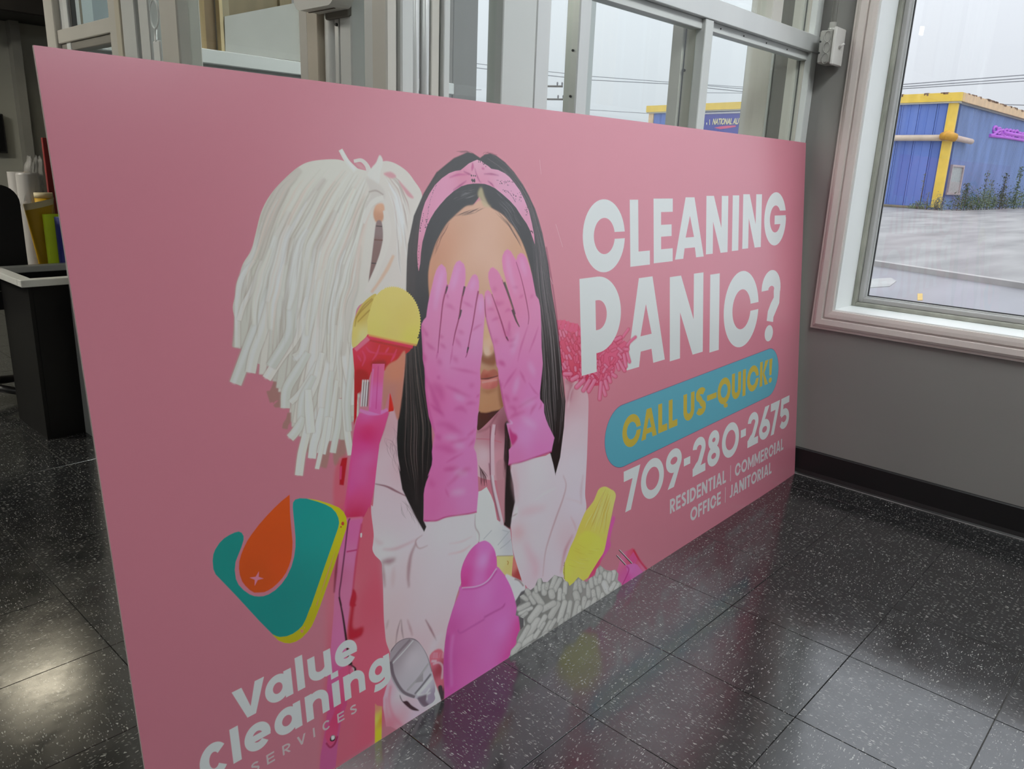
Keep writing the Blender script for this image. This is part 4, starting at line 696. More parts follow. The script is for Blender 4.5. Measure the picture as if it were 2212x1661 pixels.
    fill(zm((830, 1060), (900, 1020), (960, 1010), (950, 1090), (990, 1140), (920, 1170)), (82, 66, 78), bl=1.4, clip='spr')
    # magenta bottle
    body = zh((1290, 1640))+[(986, 1285), (974, 1312)]+zm((1262, 0), (1225, 140), (1200, 330), (1185, 500), (1180, 700), (1195, 960), (1215, 1150), (1400, 1040), (2000, 640))+zq((280, 1650), (350, 1530), (400, 1420), (440, 1300), (450, 1200), (445, 1100), (420, 980), (390, 860), (350, 730), (300, 620), (230, 510), (160, 440), (100, 500), (0, 630))
    fill(body, [(1000, 1300, (172, 76, 140)), (1040, 1290, (178, 88, 148)), (1080, 1290, (170, 72, 140)), (970, 1360, (150, 50, 116)), (1020, 1360, (166, 72, 134)), (1080, 1360, (176, 84, 148)), (1110, 1370, (160, 42, 116)), (960, 1440, (142, 44, 110)), (1000, 1440, (156, 62, 124)), (1050, 1420, (168, 76, 138)), (965, 1490, (150, 48, 118)), (1010, 1470, (158, 64, 128)), (1040, 1450, (166, 66, 132)), (1090, 1420, (158, 44, 118))], name='bottle', bl=.3)
    cap = zh((1590, 1040), (1500, 1080), (1410, 1170), (1340, 1290), (1300, 1400), (1285, 1500), (1295, 1650))+[(989, 1272)]+zh((1400, 1660), (1500, 1640), (1620, 1580), (1720, 1490), (1765, 1400), (1762, 1280), (1740, 1170), (1690, 1090), (1640, 1050))
    fill(cap, [(1010, 1200, (170, 70, 132)), (1040, 1180, (182, 90, 150)), (1038, 1212, (192, 112, 162)), (1000, 1240, (164, 50, 122)), (1060, 1210, (172, 66, 136)), (996, 1262, (160, 36, 108)), (1030, 1250, (176, 84, 146)), (1055, 1240, (168, 60, 130))], bl=.3)
    stroke(zh((1300, 1670), (1500, 1650), (1640, 1580), (1765, 1410)), 2.4, (206, 140, 180), .8, .6); stroke(zh((1310, 1690), (1500, 1672), (1660, 1590), (1770, 1440)), 3, (140, 36, 104), .6, 1)
    stroke(zm((1730, 0), (1560, 100), (1440, 170), (1390, 180), (1370, 140)), 3, (136, 44, 108), .7, 1); stroke(zq((0, 1085), (120, 1020), (230, 960), (265, 910)), 3.2, (134, 40, 104), .8, 1); stroke(zm((1240, 200), (1215, 500), (1230, 900)), 8, (134, 36, 104), .6, 2.5, 'bottle'); stroke(zm((1310, 200), (1280, 500), (1290, 900)), 6, (176, 84, 144), .5, 2, 'bottle')
    stroke(zm((2190, 0), (2180, 150), (2100, 400), (1990, 600)), 14, (158, 34, 112), .7, 4, 'bottle')
    # yellow brush, right
    fill(zi((1590, 850), (1625, 880), (1590, 1000), (1560, 1150), (1560, 1260), (1440, 1440), (1400, 1560), (1270, 1680), (1420, 1330), (1500, 1180)), [(1315, 1140, (168, 72, 130)), (1308, 1190, (170, 66, 128)), (1285, 1230, (168, 48, 84))], bl=.8)
    br = zi((1500, 445), (1440, 455), (1400, 490), (1370, 560), (1340, 630), (1290, 700), (1230, 775), (1190, 860), (1140, 980), (1090, 1120), (1030, 1250), (990, 1360), (950, 1480), (930, 1580), (945, 1660))+zq((1000, 580), (1040, 640), (1080, 690), (1150, 690), (1230, 640), (1310, 590))+zi((1290, 1620), (1400, 1440), (1470, 1330), (1500, 1220), (1530, 1060), (1560, 920), (1585, 800), (1610, 680), (1635, 570), (1615, 510), (1570, 480))
    fill(br, [(1304, 1060, (190, 166, 88)), (1290, 1090, (186, 160, 84)), (1315, 1090, (188, 166, 100)), (1275, 1120, (182, 154, 74)), (1300, 1130, (180, 156, 84)), (1255, 1145, (188, 148, 70)), (1290, 1160, (176, 160, 70)), (1260, 1170, (172, 162, 62)), (1290, 1190, (168, 158, 64)), (1230, 1200, (176, 156, 56)), (1270, 1220, (166, 154, 66)), (1225, 1240, (180, 164, 60)), (1250, 1250, (172, 152, 54)), (1240, 1215, (168, 158, 60))], name='brush', bl=.3)
    strands(zi((1480, 470), (1350, 750), (1180, 1080)), zi((1600, 520), (1520, 800), (1480, 1120)), 46, [(150, 124, 54), (206, 184, 112), (160, 130, 50)], (.9, 2.2), .5, 71, 'brush', (.3, .8), 2)
    fill(zi((1190, 1060), (1260, 1040), (1340, 1070), (1450, 1150), (1490, 1260), (1350, 1530), (1200, 1680), (950, 1640), (1000, 1380), (1090, 1190)), [(1260, 1170, (176, 164, 62)), (1285, 1190, (172, 164, 66)), (1240, 1200, (170, 156, 60)), (1240, 1240, (168, 156, 66)), (1225, 1230, (184, 168, 62))], bl=1.4, alpha=.75, clip='brush')
    strands(zi((960, 1480), (1120, 1540), (1250, 1560)), zi((1080, 1180), (1220, 1260), (1460, 1280)), 26, [(150, 134, 44), (196, 184, 90)], (.8, 1.6), .4, 72, 'brush', (.2, .5), 2)
    for i in range(16): fill([(1213+R.uniform(-1.5, 1.5), 1216+i*2.4), (1216, 1217+i*2.4), (1213.5, 1218.5+i*2.4)], (110, 84, 40), sm=0)
    # pink dustpan corner
    fill(zq((1640, 600), (1690, 480), (1740, 270), (1850, 230), (1880, 210), (2085, 510), (2000, 600), (1740, 740), (1690, 650)), [(1340, 1210, (192, 86, 118)), (1355, 1205, (186, 66, 92)), (1365, 1200, (176, 50, 72)), (1385, 1225, (196, 88, 118)), (1345, 1250, (186, 66, 122)), (1375, 1240, (186, 56, 90))], sm=0, bl=.5)
    fill(zq((1790, 430), (1900, 405), (1940, 425), (2035, 550), (1740, 725), (1810, 520)), [(1360, 1230, (190, 82, 138)), (1350, 1255, (182, 56, 120)), (1380, 1240, (192, 80, 132))], sm=0)
    stroke(zq((1890, 230), (1960, 360), (2080, 510)), 4, (150, 24, 46), .9, .7); stroke(zq((1800, 440), (1830, 500), (1745, 690)), 2.4, (140, 30, 90), .8, .6); fill(zq((1890, 260), (1940, 350), (1920, 405), (1850, 400), (1840, 330)), (184, 62, 112), sm=0, alpha=.8)
    for p in (zq((1705, 235), (1870, 410)), zq((1675, 305), (1790, 430))): stroke(p, 2.4, (60, 40, 46)); stroke([np.array(q)+[1.2, -.6] for q in p], 1.2, (206, 190, 194))
    fill(zq((395, 880), (470, 760), (560, 720), (600, 900), (540, 1150), (460, 1260), (440, 1100)), (64, 60, 62), sm=0, bl=.8)
    # grey chenille mitt
    mitt = zq((275, 1665), (330, 1560), (340, 1500), (410, 1430), (410, 1350), (440, 1270), (500, 1200), (500, 1100), (400, 1060), (415, 950), (460, 900), (450, 820), (500, 790), (530, 715), (590, 740), (640, 700), (680, 600), (725, 590), (745, 640), (800, 640), (850, 590), (890, 550), (940, 570), (990, 580), (1010, 620), (1060, 640), (1080, 690), (1130, 650), (1190, 580), (1250, 625), (1300, 640), (1340, 590), (1400, 560), (1420, 480), (1465, 428), (1540, 490), (1600, 500), (1660, 485), (1700, 540), (1690, 620), (1735, 660), (1750, 720), (1600, 830), (1100, 1140), (700, 1380))
    fill(mitt, [(1100, 1410, (108, 106, 101)), (1130, 1310, (84, 82, 80)), (1180, 1290, (98, 96, 92)), (1250, 1290, (110, 107, 103)), (1310, 1260, (130, 127, 122))], sm=0, name='mitt')
    caps = [((480, 820), (540, 860), 52), ((540, 740), (590, 830), 62), ((590, 830), (630, 900), 58), ((640, 790), (730, 920), 76), ((700, 610), (700, 730), 52), ((650, 700), (660, 760), 40), ((760, 690), (760, 780), 70), ((800, 660), (790, 720), 50), ((900, 580), (850, 720), 60), ((960, 610), (890, 750), 56), ((850, 770), (860, 820), 82), ((1030, 650), (1020, 780), 54), ((960, 740), (950, 860), 52), ((1000, 800), (1010, 870), 40), ((1170, 650), (1150, 740), 60), ((1200, 620), (1220, 760), 44), ((1250, 640), (1270, 700), 46), ((1160, 790), (1180, 860), 84), ((1320, 690), (1320, 820), 60), ((1350, 600), (1360, 700), 56), ((1410, 580), (1420, 660), 60), ((1440, 480), (1430, 560), 50), ((1480, 470), (1500, 560), 54), ((1530, 540), (1560, 620), 70), ((1640, 520), (1620, 600), 62), ((1590, 540), (1570, 640), 60), ((1520, 660), (1560, 760), 84), ((1650, 660), (1600, 740), 50), ((1700, 670), (1660, 740), 40), ((1440, 720), (1460, 830), 60), ((1380, 760), (1390, 830), 54), ((1270, 850), (1260, 960), 60), ((1180, 900), (1140, 1080), 60), ((1090, 900), (1060, 1080), 56), ((1020, 900), (950, 1130), 66), ((930, 920), (840, 1080), 78), ((880, 910), (740, 990), 74), ((700, 970), (590, 1120), 92), ((560, 920), (440, 980), 60), ((600, 970), (450, 1040), 40), ((540, 1030), (480, 1080), 40), ((680, 1130), (540, 1320), 86), ((770, 1080), (700, 1210), 60), ((840, 1150), (760, 1300), 60), ((620, 1330), (480, 1430), 66), ((560, 1210), (450, 1400), 60), ((440, 1440), (360, 1540), 70), ((700, 1250), (640, 1340), 50), ((580, 1440), (470, 1520), 50), ((900, 1120), (830, 1230), 44), ((1210, 960), (1200, 1040), 46), ((1330, 900), (1300, 980), 60), ((1400, 860), (1370, 940), 56), ((1500, 800), (1490, 860), 50), ((990, 1120), (960, 1180), 46), ((790, 1290), (700, 1370), 50), ((1050, 1060), (1030, 1120), 40), ((760, 1160), (720, 1230), 40), ((480, 1100), (500, 1180), 34), ((1470, 570), (1460, 640), 50)]
    for a, b, w in caps:
        p = zq(a, b); w = w/5.821
        c0 = (p[0][1]-1235)/200; m = R.uniform(-6, 6); base = 138+m-10*max(0, (1290-p[0][1])/80)*0
        if p[0][0] > 1300: base += 12
        stroke(p, w*1.16, (84, 82, 79), .9, 1., 'mitt', True)
        stroke(p, w*1.0, (base, base-2, base-6), 1, .6, 'mitt', True)
        stroke([np.array(q)+[-w*.1, -w*.12] for q in p], w*.5, (base+18, base+17, base+13), .6, 2, 'mitt', True)
        for _ in range(7):
            t = R.random(); q = np.array(p[0])*(1-t)+np.array(p[1])*t+[R.uniform(-w, w)*.35, R.uniform(-w, w)*.35]
            stroke([q, q+[R.uniform(-1.5, 1.5), R.uniform(-2, 2)]], .8, R.choice([(90, 88, 84), (176, 174, 168)]), .5, 0, 'mitt')
    # ---- logo
    TC = [(600, 1090, (0, 120, 116)), (700, 1120, (0, 120, 114)), (480, 1200, (0, 106, 100)), (600, 1300, (0, 102, 98)), (620, 1370, (0, 102, 98))]
    fill(zj((1350, 222), (1500, 250), (1640, 295), (1760, 345), (1820, 400), (1855, 470), (1868, 560), (1855, 630), (1700, 1110), (1510, 1660))+zk((1440, 300), (1400, 390), (1345, 465), (1270, 545), (1190, 595), (1110, 618), (1040, 612), (960, 580), (880, 500), (1000, 200), (1300, 0))+zj((1600, 500)), [(740, 1130, (156, 150, 22)), (700, 1260, (144, 138, 18)), (640, 1370, (138, 130, 12))], sm=0)
    fill(zj((1715, 905), (1640, 1120), (1560, 1350), (1465, 1660))+zk((1460, 100), (1500, 0))+zj((1480, 1600), (1560, 1380), (1650, 1120)), (158, 100, 84), sm=0)
    teal = zj((435, 658), (475, 675), (500, 720), (500, 770), (470, 870), (430, 970), (395, 1060), (383, 1170), (398, 1290), (435, 1370), (500, 1440), (580, 1497), (640, 1520), (700, 1526), (760, 1522), (830, 1498), (920, 1440), (1000, 1360), (1070, 1260), (1130, 1130), (1165, 1000), (1183, 870), (1183, 740), (1172, 600), (1158, 460), (1148, 340), (1152, 275), (1180, 235), (1240, 218), (1330, 222), (1480, 265), (1580, 302), (1660, 345), (1720, 410), (1752, 480), (1763, 545), (1750, 615), (1560, 1160), (1390, 1660))+zk((1380, 140), (1320, 300), (1275, 385), (1220, 440), (1150, 490), (1070, 522), (980, 532), (930, 520), (880, 495), (700, 310), (420, 0))+zj((330, 1440), (130, 1230), (100, 1160), (90, 1050), (100, 960), (125, 895), (180, 810), (240, 750), (310, 705), (380, 672))
    fill(teal, TC, sm=0)
    fill(zj((1108, 168), (1112, 400), (1122, 540), (1135, 680), (1146, 800), (1143, 900), (1130, 1020), (1100, 1120), (1060, 1210), (1010, 1285), (950, 1350), (880, 1412), (820, 1448), (770, 1470), (700, 1474), (640, 1475), (580, 1440), (520, 1380), (480, 1325), (450, 1240), (438, 1150), (442, 1060), (465, 970), (500, 880), (550, 780), (610, 690), (700, 570), (800, 455), (900, 350), (1000, 255)),
         [(600, 1100, (174, 68, 2)), (560, 1160, (164, 64, 0)), (550, 1250, (154, 60, 0)), (600, 1220, (164, 62, 0))], sm=0)
    st = []
    for k, (x, y) in enumerate(((702, 1190), (765, 1287), (645, 1385), (578, 1275))):
        st.append((x, y)); nx, ny = ((765, 1287), (645, 1385), (578, 1275), (702, 1190))[k]
        mx, my = (x+nx)/2, (y+ny)/2; st.append((672+(mx-672)*.42, 1284+(my-1284)*.42))
    fill(zj(*st), (164, 98, 116), sm=0)
    for p, r in ((zj((1810, 558)), 22), (zj((1786, 603)), 11), (zk((1270, 455)), 22), (zk((1303, 410)), 9)):
        x, y = p[0]; r /= 6.144
        if y < 1200: fill([(x+r*math.cos(a)*.9, y+r*math.sin(a)*1.15) for a in np.linspace(0, 6.28, 14)[:-1]], (150, 50, 40))
        else: fill([(x+r*math.cos(a)*.9, y+r*math.sin(a)*1.1) for a in np.linspace(0, 6.28, 14)[:-1]], (156, 96, 80))
    # ---- lettering
    t = .0147
    letter('V', .1465, .191, .2050, .2485, .0150, WHITE); letter('a', .2035, .1905, .2555, .2405, t, WHITE); letter('l', .2645, .1905, .2795, .2540, t, WHITE); letter('u', .2885, .1900, .3365, .2400, t, WHITE); letter('e', .3450, .1900, .3940, .2395, t, WHITE)
    letter('c', .0800, .1180, .1290, .1795, .0160, WHITE); letter('l', .1348, .1235, .1497, .1866, t, WHITE); letter('e', .1575, .1230, .2060, .1730, t, WHITE); letter('a', .2135, .1225, .2665, .1720, t, WHITE); letter('n', .2757, .1225, .3238, .1725, t, WHITE)
    letter('I', .3329, .1222, .3486, .1704, t, WHITE); letter('-', .3329, .1785, .3486, .1900, t, WHITE); letter('n', .3578, .1218, .4054, .1712, t, WHITE); letter('g', .4150, .1222, .4660, .1700, t, WHITE)
    SV = (.72, .60, .62)
    for c, u in zip('SERVICES', (.1640, .1925, .2232, .2528, .2856, .3055, .3380, .3670)):
        w = dict(S=.0145, E=.0150, R=.0155, V=.0175, I=.0034, C=.0170)[c]
        letter('c' if c == 'C' else c, u, .0868, u+w, .1052, .0033, SV)
    T = .0445
    letter('C', 1.1195, .8540, 1.2950, 1.0290, .0440, WHITE); letter('L', 1.3185, .8600, 1.4110, 1.0275, .0385, WHITE); letter('E', 1.4300, .8618, 1.5270, 1.0300, .0370, WHITE); letter('A', 1.5395, .8650, 1.7010, 1.0330, .0425, WHITE); letter('N', 1.7140, .8700, 1.8490, 1.0370, .0415, WHITE); letter('I', 1.8775, .8715, 1.9205, 1.0385, .04, WHITE); letter('N', 1.9475, .8745, 2.0805, 1.0420, .0415, WHITE); letter('G', 2.1020, .8745, 2.2765, 1.0490, .0430, WHITE)
    letter('A', 1.2955, .5930, 1.4855, .8280, .0570, WHITE)
    # duster fingers lying over the A
    for p, w in ((zo((1110, 600), (1200, 475)), 5.5), (zo((1180, 720), (1230, 660), (1305, 595)), 6), (zo((1180, 840), (1215, 970)), 7), (zo((1130, 860), (1160, 1040)), 8), (zo((1060, 960), (1140, 1100)), 8), (zo((1030, 1000), (1055, 1085)), 7), (zo((1150, 780), (1190, 780)), 7), (zo((960, 1160), (1005, 1190)), 8), (zo((900, 1200), (925, 1270)), 8), (zo((850, 1260), (880, 1370)), 9), (zo((810, 1340), (850, 1470)), 8), (zo((785, 1280), (765, 1530)), 8), (zo((690, 1250), (600, 1410)), 9), (zo((610, 1250), (520, 1400)), 9), (zo((520, 1250), (420, 1350)), 10), (zo((430, 1190), (350, 1235)), 10), (zo((330, 1150), (240, 1150)), 10), (zo((1000, 640), (1080, 600)), 8)):
        stroke(p, w*1.15, (160, 56, 80), .8, .7, None, True); stroke(p, w*.86, (200, 100, 126), 1, .4, None, True); stroke([np.array(q)+[-1, -1] for q in p], w*.35, (216, 124, 150), .7, .8, None, True)
    letter('P', 1.1030, .6115, 1.2735, .8455, .0620, WHITE)
    letter('N', 1.5120, .5835, 1.7005, .8190, .0560, WHITE); letter('I', 1.7420, .5745, 1.8010, .8090, .05, WHITE); letter('C', 1.8300, .5620, 2.0740, .8055, .0580, WHITE); letter('?', 2.0950, .5520, 2.2470, .7935, .0530, WHITE)
    # blue pill
    TEAL = np.array([.115, .44, .56], np.float32); EDGE = np.array([.20, .13, .24], np.float32)
    for gr, c in ((.0016, EDGE), (0, TEAL)):
        h0 = (.5045-.337)/2; a = arc(1.2780, .4205, .0835+gr, h0+gr, 90, 270, 40); b = arc(2.1660, .4405, .0835+gr, h0+gr, -90, 90, 40)
        put(raster([np.vstack([a, b])*[TW/BW, TH/BH]]), [(0, 0, c)])
    YL = (.62, .47, .055)
    for c, u0, u1, v0, v1 in (('C', 1.2735, 1.3620, .3810, .4705), ('A', 1.3640, 1.4425, .3855, .4695), ('L', 1.4505, 1.4985, .3870, .4705), ('L', 1.5065, 1.5545, .3878, .4712), ('U', 1.5885, 1.6530, .3885, .4715), ('S', 1.6610, 1.7235, .3895, .4755), ('Q', 1.7970, 1.8850, .3945, .4800), ('U', 1.8925, 1.9570, .3950, .4820), ('I', 1.9690, 1.9910, .3945, .4835), ('C', 2.0015, 2.0890, .3980, .4860), ('K', 2.0975, 2.1640, .4025, .4880), ('!', 2.1700, 2.1960, .4030, .4875)):
        letter(c, u0, v0, u1, v1, .0208, YL)
    letter('-', 1.7300, .4255, 1.7910, .4428, .02, YL)
    for c, u0, u1 in (('7', 1.2775, 1.3580), ('0', 1.3605, 1.4800), ('9', 1.4915, 1.5800), ('2', 1.6450, 1.7240), ('8', 1.7365, 1.8175), ('0', 1.8310, 1.9500), ('2', 2.0140, 2.0950), ('6', 2.1020, 2.1910), ('7', 2.1940, 2.2735), ('5', 2.2765, 2.3620)):
        letter(c, u0, .2052+(u0-1.28)*.002, u1, .3212+(u0-1.28)*.003, .0250, WHITE)
    letter('-', 1.5925, .2530, 1.6303, .2762, .02, WHITE); letter('-', 1.9630, .2540, 2.0004, .2800, .02, WHITE)
    row('RESIDENTIAL | COMMERCIAL', 1.5135, 2.3170, .1282, .0440, .0090, (.72, .68, .70)); row('OFFICE | JANITORIAL', 1.6330, 2.2150, .0645, .0430, .0090, (.72, .68, .70))
    # scuffs on the print
    for p in (zo((20, -300), (60, -200)), [(1195, 480), (1210, 530)], [(1160, 340), (1163, 372)]): stroke(p, .8, (206, 170, 178), .5)
    img = bpy.data.images.new('sign_print', TW, TH, alpha=False, float_buffer=True)
    img.colorspace_settings.name = 'Non-Color'
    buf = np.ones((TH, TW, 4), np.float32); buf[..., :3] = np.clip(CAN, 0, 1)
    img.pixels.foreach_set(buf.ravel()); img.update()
    try: img.pack()
    except Exception: pass
    return img

# ================================================================== the setting
WX = 2.81                       # inner face of the right (window) wall
XL, YB, YF, CEIL = -5.2, 6.95, -4.6, 2.70
M_wall = mat('grey_wall_paint', (.235, .225, .214), .55, noise=.05, nscale=1.6, bump=.06, bscale=180)
M_back = mat('dull_grey_paint', (.34, .34, .30), .7, noise=.06, nscale=1.3, bump=.05, bscale=120)
M_offw = mat('room_paint', (.58, .57, .54), .7, noise=.04, nscale=1.5)
M_ceil = mat('ceiling_tile_white', (.62, .62, .60), .85, noise=.05, nscale=6, bump=.2, bscale=150)
M_alum = mat('storefront_aluminium', (.64, .655, .64), .42, metal=0., spec=.5, noise=.04, nscale=4, stretch=(1, 1, .15))
M_alum2 = mat('beige_painted_aluminium', (.60, .575, .52), .45, noise=.05, nscale=4, stretch=(1, 1, .15))
M_alumd = mat('dark_gasket_rubber', (.03, .03, .03), .6, noise=.1)  # near-black rubber for gaskets and screws
M_alum3 = mat('mill_aluminium', (.70, .71, .70), .30, metal=.35, noise=.05, nscale=5, stretch=(1, 1, .1))
M_glass = glass_mat('clear_glass')
M_white = mat('white_gloss_paint', (.76, .78, .77), .38, noise=.03, nscale=3)
M_black = mat('black_vinyl', (.012, .011, .012), .35, noise=.15, nscale=5)

# ---- floor: slab, and every vinyl tile of the visible part as a tile of its own
def floor_mat():
    m = bpy.data.materials.new('black_flecked_vinyl_tile'); m.use_nodes = True; t = m.node_tree; b = t.nodes['Principled BSDF']
    L = t.links.new
    tc = _n(t, 'ShaderNodeTexCoord'); oi = _n(t, 'ShaderNodeObjectInfo')
    ad = _n(t, 'ShaderNodeVectorMath', operation='ADD'); L(tc.outputs['Object'], ad.inputs[0])
    sc_ = _n(t, 'ShaderNodeVectorMath', operation='SCALE'); sc_.inputs['Scale'].default_value = 37.; L(oi.outputs['Location'], sc_.inputs[0]); L(sc_.outputs[0], ad.inputs[1])
    # fine marbling warp
    wn = _n(t, 'ShaderNodeTexNoise'); wn.inputs['Scale'].default_value = 55; wn.inputs['Detail'].default_value = 2; L(ad.outputs[0], wn.inputs['Vector'])
    wsub = _n(t, 'ShaderNodeVectorMath', operation='MULTIPLY_ADD'); wsub.inputs[1].default_value = (.016, .016, 0); L(wn.outputs['Color'], wsub.inputs[0]); L(ad.outputs[0], wsub.inputs[2])
    facs = []
    for k, (sx, sy, th0, th1) in enumerate(((58, 210, .17, .03), (105, 380, .22, .05))):
        mp = _n(t, 'ShaderNodeMapping'); mp.inputs['Scale'].default_value = (sx, sy, 1); mp.inputs['Location'].default_value = (k*3.3, k*7.7, 0); L(wsub.outputs[0], mp.inputs[0])
        vo = _n(t, 'ShaderNodeTexVoronoi', feature='F1', voronoi_dimensions='2D'); vo.inputs['Scale'].default_value = 1; L(mp.outputs[0], vo.inputs['Vector'])
        sp = _n(t, 'ShaderNodeSeparateColor'); L(vo.outputs['Color'], sp.inputs[0])
        gt = _n(t, 'ShaderNodeMapRange'); gt.inputs[1].default_value = .60; gt.inputs[2].default_value = 1; gt.inputs[3].default_value = 0; gt.inputs[4].default_value = th0*1.7; L(sp.outputs[0], gt.inputs[0])
        lt = _n(t, 'ShaderNodeMath', operation='SUBTRACT'); L(gt.outputs[0], lt.inputs[0]); L(vo.outputs['Distance'], lt.inputs[1])
        sm = _n(t, 'ShaderNodeMapRange'); sm.inputs[1].default_value = 0; sm.inputs[2].default_value = .07; L(lt.outputs[0], sm.inputs[0])
        br = _n(t, 'ShaderNodeMath', operation='MULTIPLY'); L(sm.outputs[0], br.inputs[0]); L(sp.outputs[1], br.inputs[1]); facs.append(br)
    mxx = _n(t, 'ShaderNodeMath', operation='MAXIMUM'); L(facs[0].outputs[0], mxx.inputs[0]); L(facs[1].outputs[0], mxx.inputs[1])
    dn = _n(t, 'ShaderNodeTexNoise'); dn.inputs['Scale'].default_value = 26; dn.inputs['Detail'].default_value = 6; L(ad.outputs[0], dn.inputs['Vector'])
    dk = _n(t, 'ShaderNodeMapRange'); dk.inputs[1].default_value = .35; dk.inputs[2].default_value = .7; dk.inputs[3].default_value = .012; dk.inputs[4].default_value = .026; L(dn.outputs[0], dk.inputs[0])
    cb = _n(t, 'ShaderNodeCombineColor'); L(dk.outputs[0], cb.inputs[0]); L(dk.outputs[0], cb.inputs[1])
    bl = _n(t, 'ShaderNodeMath', operation='MULTIPLY'); bl.inputs[1].default_value = 1.05; L(dk.outputs[0], bl.inputs[0]); L(bl.outputs[0], cb.inputs[2])
    mi = _n(t, 'ShaderNodeMix', data_type='RGBA'); L(mxx.outputs[0], mi.inputs[0]); L(cb.outputs[0], mi.inputs[6]); mi.inputs[7].default_value = (.36, .36, .335, 1)
    L(mi.outputs[2], b.inputs['Base Color'])
    # worn wax: scuffs and cloudy gloss
    geo = _n(t, 'ShaderNodeNewGeometry')
    sn = _n(t, 'ShaderNodeTexNoise'); sn.inputs['Scale'].default_value = 9; sn.inputs['Detail'].default_value = 8; sn.inputs['Roughness'].default_value = .65; L(geo.outputs['Position'], sn.inputs['Vector'])
    ro = _n(t, 'ShaderNodeMapRange'); ro.inputs[1].default_value = .3; ro.inputs[2].default_value = .72; ro.inputs[3].default_value = FL_R0; ro.inputs[4].default_value = FL_R1; L(sn.outputs[0], ro.inputs[0]); L(ro.outputs[0], b.inputs['Roughness'])
    b.inputs['IOR'].default_value = FL_IOR; b.inputs['Specular IOR Level'].default_value = .5
    bn = _n(t, 'ShaderNodeTexNoise'); bn.inputs['Scale'].default_value = 22; bn.inputs['Detail'].default_value = 3; L(geo.outputs['Position'], bn.inputs['Vector'])
    bp = _n(t, 'ShaderNodeBump'); bp.inputs['Strength'].default_value = .05; bp.inputs['Distance'].default_value = .004; L(bn.outputs[0], bp.inputs['Height']); L(bp.outputs[0], b.inputs['Normal'])
    return m
M_tile = floor_mat()
M_joint = mat('tile_joint_dust', (.11, .105, .095), .8, noise=.2, nscale=30)
floor = MB().box(XL, WX+.25, YF, YB+.3, -.12, -.0045).build('floor', M_joint, kind='structure')
TS, TX0, TY0 = .3049, .5224, .1753
g = .00075
proto = MB().box(-TS/2+g, TS/2-g, -TS/2+g, TS/2-g, -.0045, 0, c=.0006).build('tile', M_tile, floor)
cells = []
for i in range(-14, 9):
    for j in range(-14, 24):
        cx, cy = TX0+(i+.5)*TS, TY0+(j+.5)*TS
        if cx < XL+.1 or cx > WX+.2 or cy < YF+.1 or cy > YB+.2: continue
        px = []
        for a in (-.5, .5):
            for b2 in (-.5, .5):
                q = CAMR @ (np.array([cx+a*TS, cy+b2*TS, 0])-CC)
                if q[2] > .05: px.append((1106+FOC*q[0]/q[2], 830.5+FOC*q[1]/q[2]))
        vis = bool(px) and max(p[0] for p in px) > -150 and min(p[0] for p in px) < 2360 and max(p[1] for p in px) > 0 and min(p[1] for p in px) < 1800
        cells.append((not vis, math.hypot(cx, cy), cx, cy, i, j))
cells.sort(); far = MB()
for k, (nv, d, cx, cy, i, j) in enumerate(cells):
    rz = PI/2*((i+j) % 2)+PI*((i*7+j*3) % 2)
    if k < 290:
        o = proto if k == 0 else proto.copy()
        if k: COL.objects.link(o)
        o.location = (cx, cy, 0); o.rotation_euler = (0, 0, rz)
    else: far.box(cx-TS/2+g, cx+TS/2-g, cy-TS/2+g, cy+TS/2-g, -.0045, 0)
far.build('far_tiles', M_tile, floor, kind='stuff')

ceil = MB().box(XL, WX+.2, YF, YB+.3, CEIL, CEIL+.1).build('ceiling', M_ceil, kind='structure')
MB().box(XL-.15, XL, YF, YB, 0, CEIL).build('wall_left', M_offw, kind='structure')
MB().box(XL, WX+.2, YF-.15, YF, 0, CEIL).build('wall_front', M_offw, kind='structure')
wb = MB().box(XL, WX+.2, YB, YB+.15, 0, CEIL).build('wall_back', M_back, kind='structure')
# shallow pier on the back wall and the dark bulkhead above it
k = (YB-.06)
xa, xb = ony((20, 80), k)[0], ony((40, 80), k)[0]
MB().box(xa, xb, YB-.10, YB, 0, CEIL-.4).build('pier', mat('darker_pier_paint', (.24, .235, .215), .7, noise=.05), wb)
zb_ = ony((60, 31), 6.45)[2]
MB().box(XL+2, WX+.2, 6.45, YB, zb_, CEIL, c=.01).build('trim_1', mat('black_bulkhead', (.012, .010, .009), .6, noise=.2), kind='structure')

# ---- right wall with the big window
WY1, WY0, WZ0, WZ1 = 1.030, -1.75, .637, 2.20       # opening
wr = MB()
wr.box(WX, WX+.24, 1.030, YB, 0, CEIL) if False else None
wr.box(WX, WX+.24, WY1, 1.36, 0, CEIL); wr.box(WX, WX+.24, YF, WY0, 0, CEIL); wr.box(WX, WX+.24, WY0, WY1, 0, WZ0); wr.box(WX, WX+.24, WY0, WY1, WZ1, CEIL); wr.box(WX, WX+.24, 3.15, YB, 0, CEIL)
wr.build('wall_right', M_wall, kind='structure')
